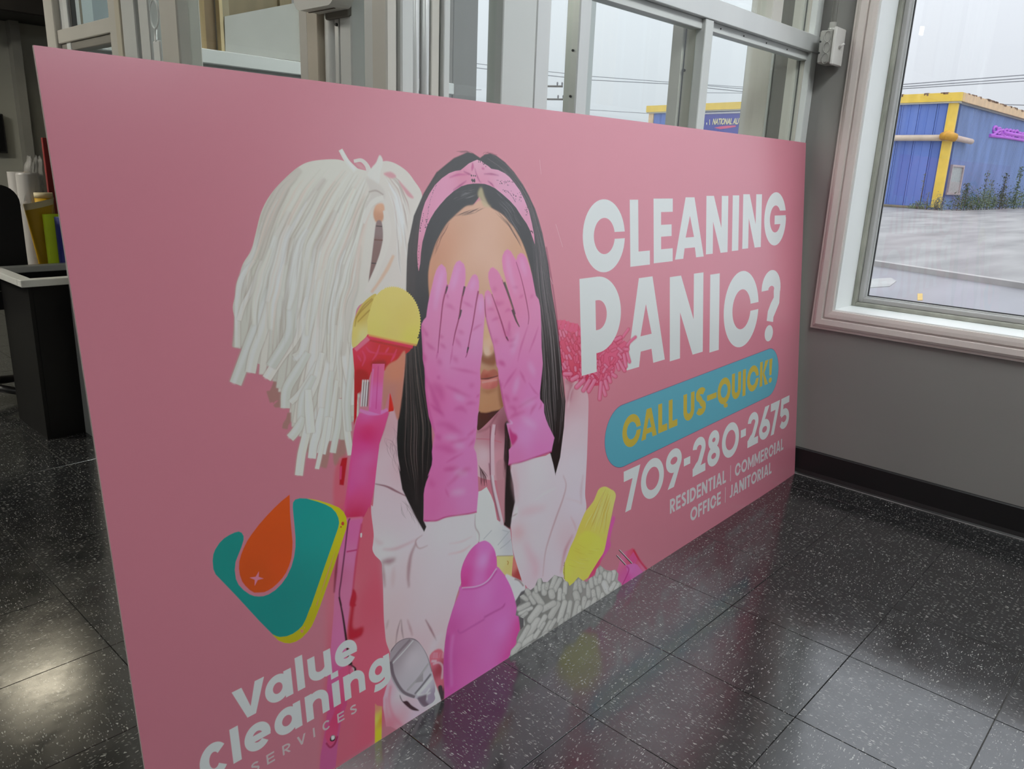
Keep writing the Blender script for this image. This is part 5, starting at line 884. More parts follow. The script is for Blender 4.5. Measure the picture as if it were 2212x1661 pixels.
# mauve-grey casing moulding, mitred
M_case = mat('casing_paint', (.60, .54, .505), .42, noise=.03, nscale=3)
prof = [(0, 0), (.014, 0), (.017, .012), (.0175, .024), (.012, .027), (.012, .031), (.019, .034), (.020, .052), (.016, .060), (.010, .064), (.010, .071), (0, .071)]  # (out of wall, away from opening)
cs = MB()
def casing_run(pts_dir):
    pass
def ringrun(mb, prof, y0, y1, z0, z1, xface, sgn=-1):
    """profile swept round the rectangle, mitred at the corners"""
    n = len(prof); V = []
    for (cy, cz, sy, sz) in ((y1, z0, 1, -1), (y1, z1, 1, 1), (y0, z1, -1, 1), (y0, z0, -1, -1)):
        V += [(xface+sgn*d, cy+sy*w, cz+sz*w) for d, w in prof]
    F = []
    for c in range(4):
        for i in range(n):
            a, b = c*n+i, c*n+(i+1) % n; e, f = ((c+1) % 4)*n+i, ((c+1) % 4)*n+(i+1) % n
            F.append((a, b, f, e))
    mb.add(V, F)
ringrun(cs, prof, WY0, WY1, WZ0, WZ1, WX)
w1 = structure('window_1', (WX, 0, WZ0)); 
def child(mb, name, m, par, **k):
    o = mb.build(name, m, par, **k); o.matrix_parent_inverse = Matrix.Translation(par.location).inverted(); return o
child(cs, 'casing', M_case, w1)
jm = MB(); jd = .185
jm.box(WX-.002, WX+jd, WY1-.006, WY1, WZ0, WZ1); jm.box(WX-.002, WX+jd, WY0, WY0+.006, WZ0, WZ1); jm.box(WX-.002, WX+jd, WY0, WY1, WZ1-.006, WZ1)
child(jm, 'jamb', M_white, w1)
child(MB().box(WX-.002, WX+jd, WY0+.006, WY1-.006, WZ0, WZ0+.005), 'window_sill', M_white, w1)
M_fr = mat('dirty_window_frame', (.30, .30, .255), .5, noise=.25, nscale=14, stretch=(1, 1, .6)); M_sash = mat('window_sash', (.40, .395, .385), .42, noise=.05)
fx = WX+.150
def rect_frame(mb, x0, x1, ya, yb, za, zb, w, c=.002):
    mb.box(x0, x1, yb-w, yb, za, zb, c=c); mb.box(x0, x1, ya, ya+w, za, zb, c=c); mb.box(x0, x1, ya+w, yb-w, za, za+w, c=c); mb.box(x0, x1, ya+w, yb-w, zb-w, zb, c=c)
f1 = MB(); rect_frame(f1, fx, fx+.09, WY0+.006, WY1-.006, WZ0+.005, WZ1-.006, .014); child(f1, 'window_frame', M_fr, w1)
f2 = MB(); rect_frame(f2, fx+.02, fx+.085, WY0+.020, WY1-.020, WZ0+.019, WZ1-.02, .017); child(f2, 'sash', M_sash, w1)
f3 = MB(); rect_frame(f3, fx+.042, fx+.05, WY0+.037, WY1-.037, WZ0+.036, WZ1-.037, .0045, 0); child(f3, 'glazing_bead', mat('bead_grey', (.55, .56, .55), .4, noise=.05), w1)
f4 = MB(); rect_frame(f4, fx+.051, fx+.056, WY0+.0415, WY1-.0415, WZ0+.0405, WZ1-.0415, .0035, 0); child(f4, 'gasket', M_alumd, w1)
child(MB().box(fx+.052, fx+.056, WY0+.04, WY1-.04, WZ0+.034, WZ1-.04), 'pane', M_glass, w1)

# ---- black cove base along the right wall
bb = MB(); bb.prism([(WX-.004, .102), (WX-.007, .098), (WX-.007, .02), (WX-.011, .006), (WX-.018, 0), (WX, 0), (WX, .103)], YF, 1.21, 'y')
bb.build('baseboard_right', mat('black_cove_base', (.006, .0055, .006), .42, noise=.15, nscale=3), kind='structure')
MB().box(WX-.0215, WX-.0175, YF, 1.21, 0, .0022, c=.0008).build('trim_2', mat('worn_floor_edge', (.22, .21, .20), .6, noise=.5, nscale=9, stretch=(.3, 1, 1)), kind='structure')

# ================================================================== glazed entrance vestibule behind the board
ZT = 2.45
fa = structure('window_2'); YA = 1.215
def X(px, y=1.24, row=150): return ony((px, row), y)[0]
def vbox(x0, x1, y0, y1, name, m, par=fa, z0=0., z1=ZT, c=.0015): return MB().box(x0, x1, y0, y1, z0, z1, c=c).build(name, m, par)
s = YA/1.24
# corner assembly
vbox(1.000, X(846)*s+.004, YA+.03, YA+.09, 'corner_post', M_alum, c=.003)
vbox(X(846)*s, X(869)*s, YA+.015, YA+.06, 'corner_post', M_alum2, c=.003)
vbox(X(869)*s, X(876)*s, YA+.03, YA+.05, 'gasket', M_alumd)
vbox(X(876)*s, X(903)*s, YA+.012, YA+.07, 'door_frame', M_alum, c=.003)
MB().tube([(X(910)*s, YA+.02, 0), (X(910)*s, YA+.02, ZT)], .0085, 14).build('hinge_tube', M_alum3, fa)
vbox(X(917)*s, X(925)*s, YA+.03, YA+.06, 'gasket', mat('grey_brush_seal', (.20, .19, .19), .8, noise=.2))
MB().tube([(X(932.5)*s, YA+.022, 0), (X(932.5)*s, YA+.022, ZT)], .0092, 14).build('hinge_tube', M_alum3, fa)
vbox(X(941)*s, X(945)*s, YA+.03, YA+.05, 'gasket', M_alumd)
vbox(X(945)*s, X(962)*s, YA+.018, YA+.05, 'door_stile', M_alum2)
vbox(X(962)*s, X(966)*s, YA+.028, YA+.045, 'gasket', M_alumd)
vbox(X(966)*s, X(979)*s, YA+.01, YA+.04, 'door_stile', M_alum)
# wide stile, groove, second stile
vbox(1.250, 1.353, YA, YA+.046, 'mullion', M_alum, c=.002); vbox(1.353, 1.356, YA+.004, YA+.03, 'gasket', M_alumd); vbox(1.356, 1.404, YA+.002, YA+.04, 'door_stile', M_alum3, c=.003)
vbox(1.500, 1.543, YA, YA+.040, 'door_stile', M_alum3, c=.003); vbox(1.543, 1.546, YA+.006, YA+.03, 'gasket', M_alumd)
for zz in (1.355, 1.255):
    MB().tube([(1.499, YA+.014, zz), (1.4965, YA+.014, zz)], .0028, 8).build('screw', M_alumd, fa)
# deep mullion under the header
MX0, MX1 = X(1516)*s, X(1533)*s
vbox(MX0, MX1, YA, YA+.030, 'mullion', M_alum, c=.002, z1=1.5065); vbox(MX0+.004, MX1, YA+.030, YA+.062, 'mullion', M_alum2, z1=1.5065)
vbox(MX0+.006, MX1, YA+.062, YA+.067, 'gasket', M_alumd, z1=1.5065); vbox(MX0-.004, MX1, YA+.067, YA+.104, 'door_stop', M_alum2, c=.002, z1=1.5065)
MB().tube([(MX0-.004, YA+.058, 1.375), (MX0+.004, YA+.058, 1.375)], .004, 8).build('screw', M_alumd, fa)
# end jamb at the right wall
vbox(2.763, WX, YA, YA+.022, 'end_jamb', M_alum, c=.002); vbox(2.770, WX, YA+.022, YA+.040, 'end_jamb', M_alum2); vbox(2.774, WX, YA+.040, YA+.046, 'gasket', M_alumd); vbox(2.756, WX, YA+.046, YA+.080, 'end_jamb', M_alum2, c=.002)
# header rail and the channel below it
MB().box(1.0, WX-.002, YA-.004, YA+.050, 1.506, 1.560, c=.0015).build('header_rail', M_alum3, fa)
MB().box(1.404, MX0, YA+.012, YA+.045, 1.479, 1.506, c=.0015).build('head_channel', M_alum, fa)
MB().box(MX1, 2.763, YA+.014, YA+.045, 1.481, 1.506, c=.0015).build('head_channel', M_alum, fa)
for xx in (2.16, 2.30, 2.45, 2.60): MB().tube([(xx, YA+.016, 1.495), (xx, YA+.012, 1.495)], .0022, 8).build('screw', M_alumd, fa)
vbox(MX1+.35, MX1+.42, YA+.004, YA+.045, 'mullion', M_alum2, z0=1.56)
MB().box(1.06, 1.25, YA+.02, YA+.024, .05, ZT).build('pane', M_glass, fa); MB().box(1.404, 1.5, YA+.02, YA+.024, .05, ZT).build('pane', M_glass, fa)
MB().box(1.545, MX0, YA+.026, YA+.03, .05, 1.48).build('pane', M_glass, fa); MB().box(MX1, 2.762, YA+.026, YA+.03, .05, 1.485).build('pane', M_glass, fa); MB().box(MX1+.42, 2.76, YA+.026, YA+.03, 1.56, ZT).build('pane', M_glass, fa); MB().box(1.1, MX1+.35, YA+.026, YA+.03, 1.56, ZT).build('pane', M_glass, fa)
for xx0, xx1 in ((1.404, 1.5), (1.546, MX0), (MX1, 2.763), (1.06, 1.25)): MB().box(xx0, xx1, YA+.004, YA+.04, 0, .12, c=.002).build('bottom_rail', M_alum, fa)

# side wall of the vestibule (plane x = 1), going back from the corner
fb = structure('window_3')
def Yb(px, row=0): return onx((px, row), 1.0)[1]
def bbox(pa, pb, x0, x1, name, m, z0=0., z1=ZT, c=.0015, row=60): return MB().box(x0, x1, Yb(pa, row), Yb(pb, row), z0, z1, c=c).build(name, m, fb)
bbox(104, 124, .985, 1.05, 'end_post', M_alum2, c=.003, row=20); bbox(124, 137, 1.005, 1.05, 'end_post', M_alum, row=20); bbox(137, 146, .998, 1.02, 'door_stop', M_white, row=20); bbox(146, 150, 1.004, 1.02, 'gasket', M_alumd, row=20)
y0, y1 = Yb(248, 60), Yb(124, 60)
MB().box(.992, 1.045, y0, y1, 1.432, 1.474, c=.002).build('mid_rail', M_alum2, fb); MB().box(1.000, 1.04, y0, y1, 1.406, 1.432, c=.002).build('rail_underside_shade', mat('rail_shade_grey', (.26, .24, .21), .5, noise=.05), fb)  # darker strip below the rail paints the shade of its underside
bbox(246, 263, .987, 1.05, 'door_stile', M_alum2, c=.003); bbox(263, 274, .983, 1.05, 'door_stile', mat('warm_stile', (.60, .55, .44), .45, noise=.06), c=.002); bbox(274, 303, .987, 1.05, 'door_stile', M_alum, c=.003); bbox(304, 309, 1.0, 1.03, 'gasket', M_alumd); bbox(309, 330, .990, 1.05, 'door_frame', M_alum, c=.003)
bbox(348, 357, 1.0, 1.04, 'door_stop', M_alum); bbox(357, 395, .986, 1.05, 'door_frame', M_alum2, c=.004)
bbox(660, 678, .985, 1.05, 'door_frame', M_alum2, c=.002, row=100); bbox(678, 702, .983, 1.05, 'door_frame', mat('tan_door_frame', (.58, .52, .42), .45, noise=.05), c=.002, row=100)
MB().tube([(1.012, (Yb(703, 100)+Yb(731, 100))/2, 0), (1.012, (Yb(703, 100)+Yb(731, 100))/2, ZT)], .024, 20).build('round_post', M_alum, fb)
bbox(732, 741, .990, 1.03, 'door_stop', M_alum3, row=100); bbox(741, 745, 1.0, 1.03, 'gasket', M_alumd, row=100); bbox(745, 771, .987, 1.045, 'door_stile', M_alum, c=.003, row=100)
yk = Yb(737, 52); MB().tube([(.990, yk, onx((737, 52), .99)[2]), (.986, yk, onx((737, 52), .99)[2])], .003, 10).build('lock_screw', M_alumd, fb)
bbox(823, 846, .990, 1.03, 'door_frame', M_alum, row=100)
for pa, pb in ((150, 246), (330, 348), (395, 660), (771, 823)): bbox(pa, pb, 1.016, 1.020, 'pane', M_glass, z0=.05, c=0)
for pa, pb in ((150, 246), (395, 660), (771, 823)): bbox(pa, pb, .995, 1.03, 'bottom_rail', M_alum, z0=0, z1=.15)
# white-cased door alarm fixed to the side wall
ya, yb2 = onx((745, 10), .96)[1], onx((658, 10), .96)[1]; zb0 = onx((690, 22), .955)[2]
al = thing('door_operator', 'white rounded door operator box high on the aluminium door frame', 'door operator', (.985, (ya+yb2)/2, zb0))
c_ = MB(); n = 8; rr = .022
poly = []
for cx, cy, a0 in (((yb2-ya)/2-rr, rr, -90), ((yb2-ya)/2-rr, .16-rr, 0), (-(yb2-ya)/2+rr, .16-rr, 90), (-(yb2-ya)/2+rr, rr, 180)):
    for q in range(n+1): a = math.radians(a0+90*q/n); poly.append((cx+rr*math.cos(a), cy+rr*math.sin(a)))
c_.prism(poly, -.050, -.004, 'x'); c_.build('casing', mat('cream_plastic', (.70, .69, .65), .35, noise=.02), al)
MB().box(-.030, -.026, -(yb2-ya)/2+.03, (yb2-ya)/2-.02, -.0012, .001).build('seam', mat('seam_brown', (.12, .10, .08), .6, noise=.1), al)
MB().box(-.004, .006, -.05, .03, -.012, .10, c=.002).build('shadow_plate', mat('casing_shadow_grey', (.16, .15, .13), .6, noise=.1), al)  # dark plate showing below the casing paints the shadow it casts
# key tag hanging in the gap
yt = (Yb(331, 60)+Yb(347, 60))/2; zt = onx((340, 70), 1.0)[2]
kt = thing('key_tag', 'white plastic key tag with an oval loop hanging by the door frame', 'tag', (.996, yt, zt))
ring = [(0, .026*math.cos(a), .045+.036*math.sin(a)) for a in np.linspace(0, 2*PI, 25)]
MB().tube(ring, .0022, 8, cap=False).build('loop', M_white, kt); MB().tube([(0, 0, .010), (0, .003, -.02), (0, -.003, -.024)], .004, 8).build('strap', M_white, kt); MB().box(-.003, .003, -.024, .018, -.095, -.022, c=.002).build('plate', M_white, kt)

# far wall of the vestibule with its sill, boards and a painted-in reflection
fw = structure('wall_vestibule'); YV = 3.15
def Xf(px, row=60): return ony((px, row), YV)[0]
zs0, zs1 = ony((530, 148), YV-.02)[2], ony((530, 118), YV-.02)[2]
MB().box(1.0, 2.86, YV, YV+.1, 0, zs0-.05).build('lower_panel', mat('grey_lower_panel', (.30, .31, .30), .6, noise=.05), fw)
MB().box(1.02, 2.86, YV-.035, YV+.04, zs0, zs1, c=.003).build('sill', M_white, fw)
MB().box(1.02, 2.86, YV-.01, YV+.05, zs0-.05, zs0).build('sill_apron', mat('apron_grey', (.36, .37, .36), .6, noise=.05), fw)
M_brn = mat('brown_plywood', (.40, .29, .145), .5, noise=.18, nscale=5, stretch=(6, 1, .7), bump=.05); M_brn2 = mat('olive_brown_board', (.25, .20, .125), .55, noise=.12, nscale=4, stretch=(5, 1, .6)); M_strip = mat('pale_timber_edge', (.62, .50, .29), .5, noise=.08)
for pa, pb, m_, d, nm in ((395, 402, mat('panel_grey', (.33, .33, .33), .6, noise=.05), .05, 'board'), (402, 409, M_strip, .0, 'batten'), (409, 452, M_brn, .03, 'board'), (452, 476, mat('dark_plywood', (.24, .17, .10), .5, noise=.2, nscale=5, stretch=(6, 1, .7)), .04, 'board'), (476, 483, M_strip, .0, 'batten'), (483, 505, mat('tan_board', (.36, .31, .21), .5, noise=.08), .03, 'board'), (505, 612, M_brn2, .04, 'board'), (612, 634, M_brn2, .02, 'board'), (634, 640, mat('dark_plywood', (.2, .135, .07)), .03, 'board'), (640, 652, mat('panel_grey', (.33, .33, .33)), .03, 'board'), (652, 660, M_strip, .0, 'batten'), (660, 700, M_brn2, .03, 'board'), (700, 770, M_brn2, .03, 'board'), (770, 784, mat('olive_dark', (.16, .15, .12), .6, noise=.1), .03, 'board'), (784, 812, mat('olive_brown_board', (.25, .20, .125)), .03, 'board'), (812, 990, mat('panel_grey', (.33, .33, .33)), .03, 'board')):
    MB().box(Xf(pa), Xf(pb), YV+d, YV+d+.03, zs1, ZT).build(nm, m_, fw)
for pa, pb, m_ in ((150, 172, mat('greenish_white_board', (.46, .49, .44), .6, noise=.04)), (172, 188, mat('olive_brown_edge', (.22, .20, .15), .6, noise=.06)), (188, 211, mat('pale_blue_board', (.52, .60, .62), .5, noise=.04)), (211, 246, mat('blue_grey_board', (.30, .36, .385), .5, noise=.04)), (246, 330, mat('panel_grey', (.33, .33, .33))), (330, 348, mat('pale_blue_board', (.52, .60, .62))), (348, 395, mat('panel_grey', (.33, .33, .33)))):
    MB().box(Xf(pa), Xf(pb), YV+.03, YV+.06, zs1, ZT).build('board', m_, fw)
# pale sheet added behind the sill, a bright reflection made as colour
sh = [ony(p, YV+.02) for p in ((483, 36), (485, 112), (655, 134), (655, 3))]
sv = [(p[0], YV+.012+.0*i, p[2]) for i, p in enumerate(sh)]; sv += [(a, b+.004, c) for a, b, c in sv]
tag(MB().add(sv, [(0, 1, 2, 3), (7, 6, 5, 4), (0, 4, 5, 1), (1, 5, 6, 2), (2, 6, 7, 3), (3, 7, 4, 0)]).build('reflection_sheet', mat('pale_reflection_grey', (.50, .50, .47), .6, noise=.04)), 'pale grey sheet added for a bright reflection with a slanted top edge', 'sheet')

# outer glass front of the vestibule (in the plane of the window wall)
fo = structure('window_4'); XO = 2.85
def Yo(px, row=150): return onx((px, row), XO)[1]
def obox(pa, pb, name, m, x0=0, x1=.06, z0=0., z1=ZT): return MB().box(XO+x0, XO+x1, Yo(pa), Yo(pb), z0, z1, c=.002).build(name, m, fo)
obox(1609, 1666, 'corner_post', M_alum2); obox(1603, 1609, 'gasket', M_alumd, .02, .04); obox(1666, 1672, 'corner_post', M_alum, -.01); obox(1672, 1712, 'corner_post', mat('grey_post_paint', (.23, .23, .22), .5, noise=.05), -.005)
obox(1226, 1262, 'mullion', M_alum); obox(1090, 1150, 'mullion', M_alum)
MB().box(XO, XO+.06, Yo(1603), YV, 0, .12).build('bottom_rail', M_alum, fo); MB().box(XO, XO+.06, 1.36, YV, 2.40, ZT+.25).build('head_rail', M_alum, fo)
MB().box(XO+.028, XO+.032, Yo(1603), YV, .1, 2.4).build('pane', M_glass, fo)

# ---- metal switch box at the end of the header
xb0 = 2.727; yb0, yb1 = onx((1797, 100), xb0)[1], onx((1768, 100), xb0)[1]; zb1, zb2 = onx((1770, 137), xb0)[2], onx((1772, 66), xb0)[2]
sb = thing('switch_box', 'galvanised electrical switch box with white toggle plate in the wall corner', 'switch', (xb0, yb1, zb1))
M_galv = mat('galvanised_steel', (.40, .39, .36), .45, metal=.3, noise=.15, nscale=25, bump=.1); 
bx = MB().box(0, WX-xb0-.012, yb0-yb1, 0, 0, zb2-zb1, c=.004).build('box', M_galv, sb)
h = zb2-zb1
for zc_, yc in ((.80, .60), (.47, .62), (.14, .62)):
    cc = [(-.0012, (yb0-yb1)*yc+.0105*math.cos(a), h*zc_+.0165*math.sin(a)) for a in np.linspace(0, 2*PI, 21)]
    MB().tube(cc, .0012, 6, cap=False).build('knockout', M_galv, bx)
for zc_ in (.66, .32): MB().tube([(-.0015, -.005, h*zc_), (.001, -.005, h*zc_)], .0032, 10).build('screw_hole', M_alumd, bx)
pl = MB().box(-.006, WX-xb0-.010, yb0-yb1-.012, yb0-yb1-.001, -.006, h+.008, c=.003).build('cover_plate', mat('white_switch_plate', (.62, .60, .57), .35, noise=.03), sb)
MB().tube([(.030, yb0-yb1-.012, h*.48), (.030, yb0-yb1-.028, h*.60)], [.005, .004], 8).build('toggle', mat('white_switch_plate', (.62, .60, .57)), sb)
cdx, cdy = .045, (yb0-yb1)*.45
MB().tube([(cdx, cdy, h), (cdx, cdy, h+.012), (cdx, cdy, h+.013), (cdx, cdy, h+.03)], [.014, .014, .011, .011], 14).build('connector', M_galv, sb)
MB().tube([(cdx, cdy, h+.02), (cdx, cdy, CEIL-zb1)], .0085, 12).build('conduit', mat('painted_conduit', (.36, .355, .33), .5, noise=.06), sb)

# ================================================================== the sign board
print_img = paint_print()
MATS['print'] = pm = bpy.data.materials.new('printed_board_face'); pm.use_nodes = True; t = pm.node_tree; b = t.nodes['Principled BSDF']
ti = _n(t, 'ShaderNodeTexImage'); ti.image = print_img; ti.interpolation = 'Cubic'; ti.extension = 'EXTEND'
uvn = _n(t, 'ShaderNodeUVMap'); t.links.new(uvn.outputs[0], ti.inputs[0]); t.links.new(ti.outputs[0], b.inputs['Base Color'])
b.inputs['Roughness'].default_value = PR_ROUGH; b.inputs['IOR'].default_value = PR_IOR; b.inputs['Specular IOR Level'].default_value = .5
tcn = _n(t, 'ShaderNodeTexCoord'); wv = _n(t, 'ShaderNodeTexNoise'); wv.inputs['Scale'].default_value = 3.2; wv.inputs['Detail'].default_value = 1; t.links.new(tcn.outputs['Object'], wv.inputs['Vector'])
bpn = _n(t, 'ShaderNodeBump'); bpn.inputs['Strength'].default_value = .15; bpn.inputs['Distance'].default_value = .004; t.links.new(wv.outputs[0], bpn.inputs['Height']); t.links.new(bpn.outputs[0], b.inputs['Normal'])
O = np.array([.3485, 1.0215, 0]); yaw, lean = .01959, .10451
Uv = np.array([math.cos(yaw), math.sin(yaw), 0]); Vv = np.array([-math.sin(yaw)*math.sin(lean), math.cos(yaw)*math.sin(lean), math.cos(lean)]); Nv = np.cross(Uv, Vv)   # Nv faces the room
TH_ = .0045
sg = thing('sign_board', 'large pink printed sign board with white CLEANING PANIC? lettering leaning in the corner', 'sign')
Mw = np.eye(4); Mw[:3, 0] = Uv; Mw[:3, 1] = Vv; Mw[:3, 2] = Nv; Mw[:3, 3] = O
sg.matrix_world = Matrix(Mw.tolist())
nu, nv = 40, 20
def bend(u, v): return -.006*max(0, (u-2.1)/.338)**2
me = bpy.data.meshes.new('printed_face'); V = []; F = []
for i in range(nu+1):
    for j in range(nv+1): V.append((BW*i/nu, BH*j/nv, bend(BW*i/nu, 0)))
for i in range(nu):
    for j in range(nv): F.append((i*(nv+1)+j, (i+1)*(nv+1)+j, (i+1)*(nv+1)+j+1, i*(nv+1)+j+1))
me.from_pydata(V, [], F); me.update(); me.polygons.foreach_set('use_smooth', [True]*len(F))
ul = me.uv_layers.new(name='UVMap')
for lp in me.loops: c = V[lp.vertex_index]; ul.data[lp.index].uv = (c[0]/BW, c[1]/BH)
me.materials.append(pm); pf = bpy.data.objects.new('printed_face', me); COL.objects.link(pf); pf.parent = sg
core = MB(); n0 = len(V)
cv = [(x, y, z-.0003) for x, y, z in V]+[(x, y, z-TH_) for x, y, z in V]
cf = [f for f in F]+[tuple(i+n0 for i in f[::-1]) for f in F]
for i in range(nu):
    for j in (0, nv): a, b_ = i*(nv+1)+j, (i+1)*(nv+1)+j; cf.append((a, b_, b_+n0, a+n0))
for j in range(nv):
    for i in (0, nu): a, b_ = i*(nv+1)+j, i*(nv+1)+j+1; cf.append((a, b_, b_+n0, a+n0))
core.add(cv, cf).build('board_core', mat('white_plastic_core', (.55, .42, .42), .5, noise=.03), sg)

# ================================================================== corner behind the board: bin, rolls, chair
BX0, BY0, BY1, BZ = .862, 3.245, 3.60, .605
bn = thing('display_bin', 'tall black box bin with a white rim frame on the tiled floor', 'bin', (BX0, BY0, 0))
M_bin = mat('black_laminate', (.0035, .003, .003), .55, spec=.25, noise=.3, nscale=3, stretch=(1, 1, .3))
w_ = .62; dpt = BY1-BY0
MB().box(0, .014, 0, dpt, 0, BZ, c=.001).build('side_panel', M_bin, bn); MB().box(w_-.014, w_, 0, dpt, 0, BZ, c=.001).build('side_panel', M_bin, bn)
MB().box(.014, w_-.014, 0, .014, 0, BZ, c=.001).build('front_panel', M_bin, bn); MB().box(.014, w_-.014, dpt-.014, dpt, 0, BZ, c=.001).build('back_panel', M_bin, bn)
MB().box(.014, w_-.014, .014, dpt-.014, .52, .535).build('tray', M_bin, bn)
rim = MB(); ov = .035; rw = .045; z0, z1 = BZ, BZ+.026
for a in ((-ov, w_+ov, -ov-.02, -ov+rw-.02), (-ov, w_+ov, dpt+ov-rw, dpt+ov)): rim.box(*a, z0, z1, c=.002)
rim.box(-ov, -ov+rw, -ov+rw-.02, dpt+ov-rw, z0, z1, c=.002); rim.box(w_+ov-rw, w_+ov, -ov+rw-.02, dpt+ov-rw, z0, z1, c=.002)
rim.build('rim_frame', mat('white_rim', (.60, .60, .57), .4, noise=.04), bn)
R_ = random.Random(4)
liner = MB(); liner.grid(lambda a, b: (.03+a*(w_-.06), .03+b*(dpt-.06), .548+.018*math.sin(a*9+b*5)+.012*math.sin(a*23-b*17)), 20, 14); liner.build('bin_liner', mat('black_plastic_film', (.010, .010, .011), .22, noise=.2, bump=.4, bscale=30), bn)
def at(px, y): p = ony(px, y); return p[0], p[2]
M_film = mat('clear_film_wrap', (.52, .50, .47), .18, spec=.7, noise=.12, nscale=14, bump=.7, bscale=28)
yr = 3.90
(xl, zt1), (xr_, _) = at((33, 372), yr), at((84, 374), yr)
rad = (xr_-xl)/2; wr_ = thing('material_roll', 'thick white roll wrapped in clear plastic standing behind the black bin', 'roll', ((xl+xr_)/2, yr, 0), group='rolls of sheet material behind the bin')
MB().tube([(0, 0, 0), (0, 0, .1), (0, 0, zt1-.01), (0, 0, zt1)], [rad, rad, rad, rad*.93], 28).build('roll_body', mat('white_vinyl_roll', (.44, .42, .40), .35, noise=.04), wr_)
MB().tube([(0, 0, zt1-.002), (0, 0, zt1+.003)], rad*.3, 14).build('core_tube', mat('core_card', (.30, .24, .17), .8, noise=.1), wr_)
def film_mat():
    m = bpy.data.materials.new('crinkled_clear_film'); m.use_nodes = True; t = m.node_tree; b = t.nodes['Principled BSDF']
    b.inputs['Base Color'].default_value = (.62, .60, .57, 1); b.inputs['Roughness'].default_value = .2; b.inputs['Alpha'].default_value = .3
    tc = _n(t, 'ShaderNodeTexCoord'); n = _n(t, 'ShaderNodeTexNoise'); n.inputs['Scale'].default_value = 40; t.links.new(tc.outputs['Object'], n.inputs['Vector'])
    bp = _n(t, 'ShaderNodeBump'); bp.inputs['Strength'].default_value = .8; bp.inputs['Distance'].default_value = .006; t.links.new(n.outputs[0], bp.inputs['Height']); t.links.new(bp.outputs[0], b.inputs['Normal']); return m
cr_ = MB()
def crumple(a, b):
    t_ = 2*PI*a; r_ = rad*(1.04+.06*math.sin(7*t_+4*b))*(1-.55*b)+.008*math.sin(13*t_+9*b)
    return (r_*math.cos(t_)+b*.035, r_*math.sin(t_), zt1-.13+.185*b+.012*math.sin(5*t_+3*b)+.01*math.sin(11*t_)*b)
cr_.grid(crumple, 44, 14); cr_.build('plastic_wrap', film_mat(), wr_)
(xl2, zt2), (xr2, _) = at((22, 371), yr+.05), at((33, 371), yr+.05)
w2 = thing('material_roll', 'slim white roll at the left of the wrapped white roll', 'roll', ((xl2+xr2)/2+.01, yr+.06, 0), group='rolls of sheet material behind the bin')
MB().tube([(0, 0, 0), (0, 0, zt2)], .03, 20).build('roll_body', mat('white_vinyl_roll', (.44, .42, .40)), w2)
# yellow roll with cream end, and the flared yellow sheet in front
yq = 3.83
(xa1, za1), (xb1, _) = at((73, 416), yq), at((113, 418), yq); r1 = (xb1-xa1)/2
yl = thing('material_roll', 'yellow roll with a cream torn end behind the flared yellow sheet', 'roll', ((xa1+xb1)/2, yq, 0), group='rolls of sheet material behind the bin')
M_yel = mat('yellow_vinyl', (.50, .29, .012), .34, noise=.08, nscale=7, bump=.15, bscale=12); M_crm = mat('cream_backing', (.62, .53, .33), .6, noise=.08)
MB().tube([(0, 0, 0), (0, 0, za1-.022)], r1, 24).build('roll_body', M_yel, yl); MB().tube([(0, 0, za1-.022), (0, 0, za1)], r1*1.01, 24).build('roll_end', M_crm, yl)
yq = 3.76
p00, p01, p10, p11 = at((50, 441), yq), at((116, 427), yq), at((86, 575), yq), at((108, 575), yq)
fl = thing('material_roll', 'flared yellow vinyl sheet tapering down into the corner', 'roll', (0, yq, 0), group='rolls of sheet material behind the bin')
def cone(a, b, e=0.):
    k = min(1., b*3.2)                         # the sheet has closed to a tight roll by the height of the rim
    xL = p00[0]+(p10[0]-p00[0])*k; xR = p01[0]+(p11[0]-p01[0])*k; zL = p00[1]*(1-b); zR = p01[1]*(1-b)
    return ((xL+xR)/2-(xR-xL)/2*math.cos(PI*a), -(.030-.018*k)*math.sin(PI*a)+e, zL+(zR-zL)*(1-math.cos(PI*a))/2)
fm = MB(); fm.grid(lambda a, b: cone(a, b), 18, 16); fm.grid(lambda a, b: cone(a, b, .0035), 18, 16); fm.build('sheet', M_yel, fl)
cm = MB(); cm.grid(lambda a, b: np.array(cone(a, b*.03))+[0, -.001, .001], 18, 3); cm.build('torn_edge', M_crm, fl)
yq = 3.71
(xa1, za1), (xb1, _), (xc1, zc1) = at((91, 463), yq), at((131, 463), yq), at((116, 469), yq)
lm = thing('material_roll', 'fluorescent lime green roll in front of the yellow sheet', 'roll', (0, yq, 0), group='rolls of sheet material behind the bin')
def flatroll(a, b): t_ = 2*PI*a; return ((xa1+xb1)/2+(xb1-xa1)/2*math.cos(t_), .022*math.sin(t_), za1*b)
lmb = MB(); lmb.grid(flatroll, 30, 4); lmb.grid(lambda a, b: np.array(flatroll(a, 1))*[1, 1, 1]-np.array([0, 0, 0])+np.array([((xa1+xb1)/2-flatroll(a, 1)[0])*.2*b, -flatroll(a, 1)[1]*.2*b, -.01*b]), 30, 3); lmb.build('roll_body', mat('lime_vinyl', (.60, .78, .02), .32, noise=.05, nscale=9), lm)
bl = thing('material_roll', 'dark blue roll beside the lime roll at the sign edge', 'roll', (0, yq-.035, 0), group='rolls of sheet material behind the bin')
(xd, zd_), (xe, _) = at((117, 469), yq-.035), at((152, 469), yq-.035)
MB().tube([((xd+xe)/2, 0, 0), ((xd+xe)/2, 0, zd_)], (xe-xd)/2, 22).build('roll_body', mat('blue_vinyl', (.028, .035, .24), .32, noise=.06, nscale=9), bl)
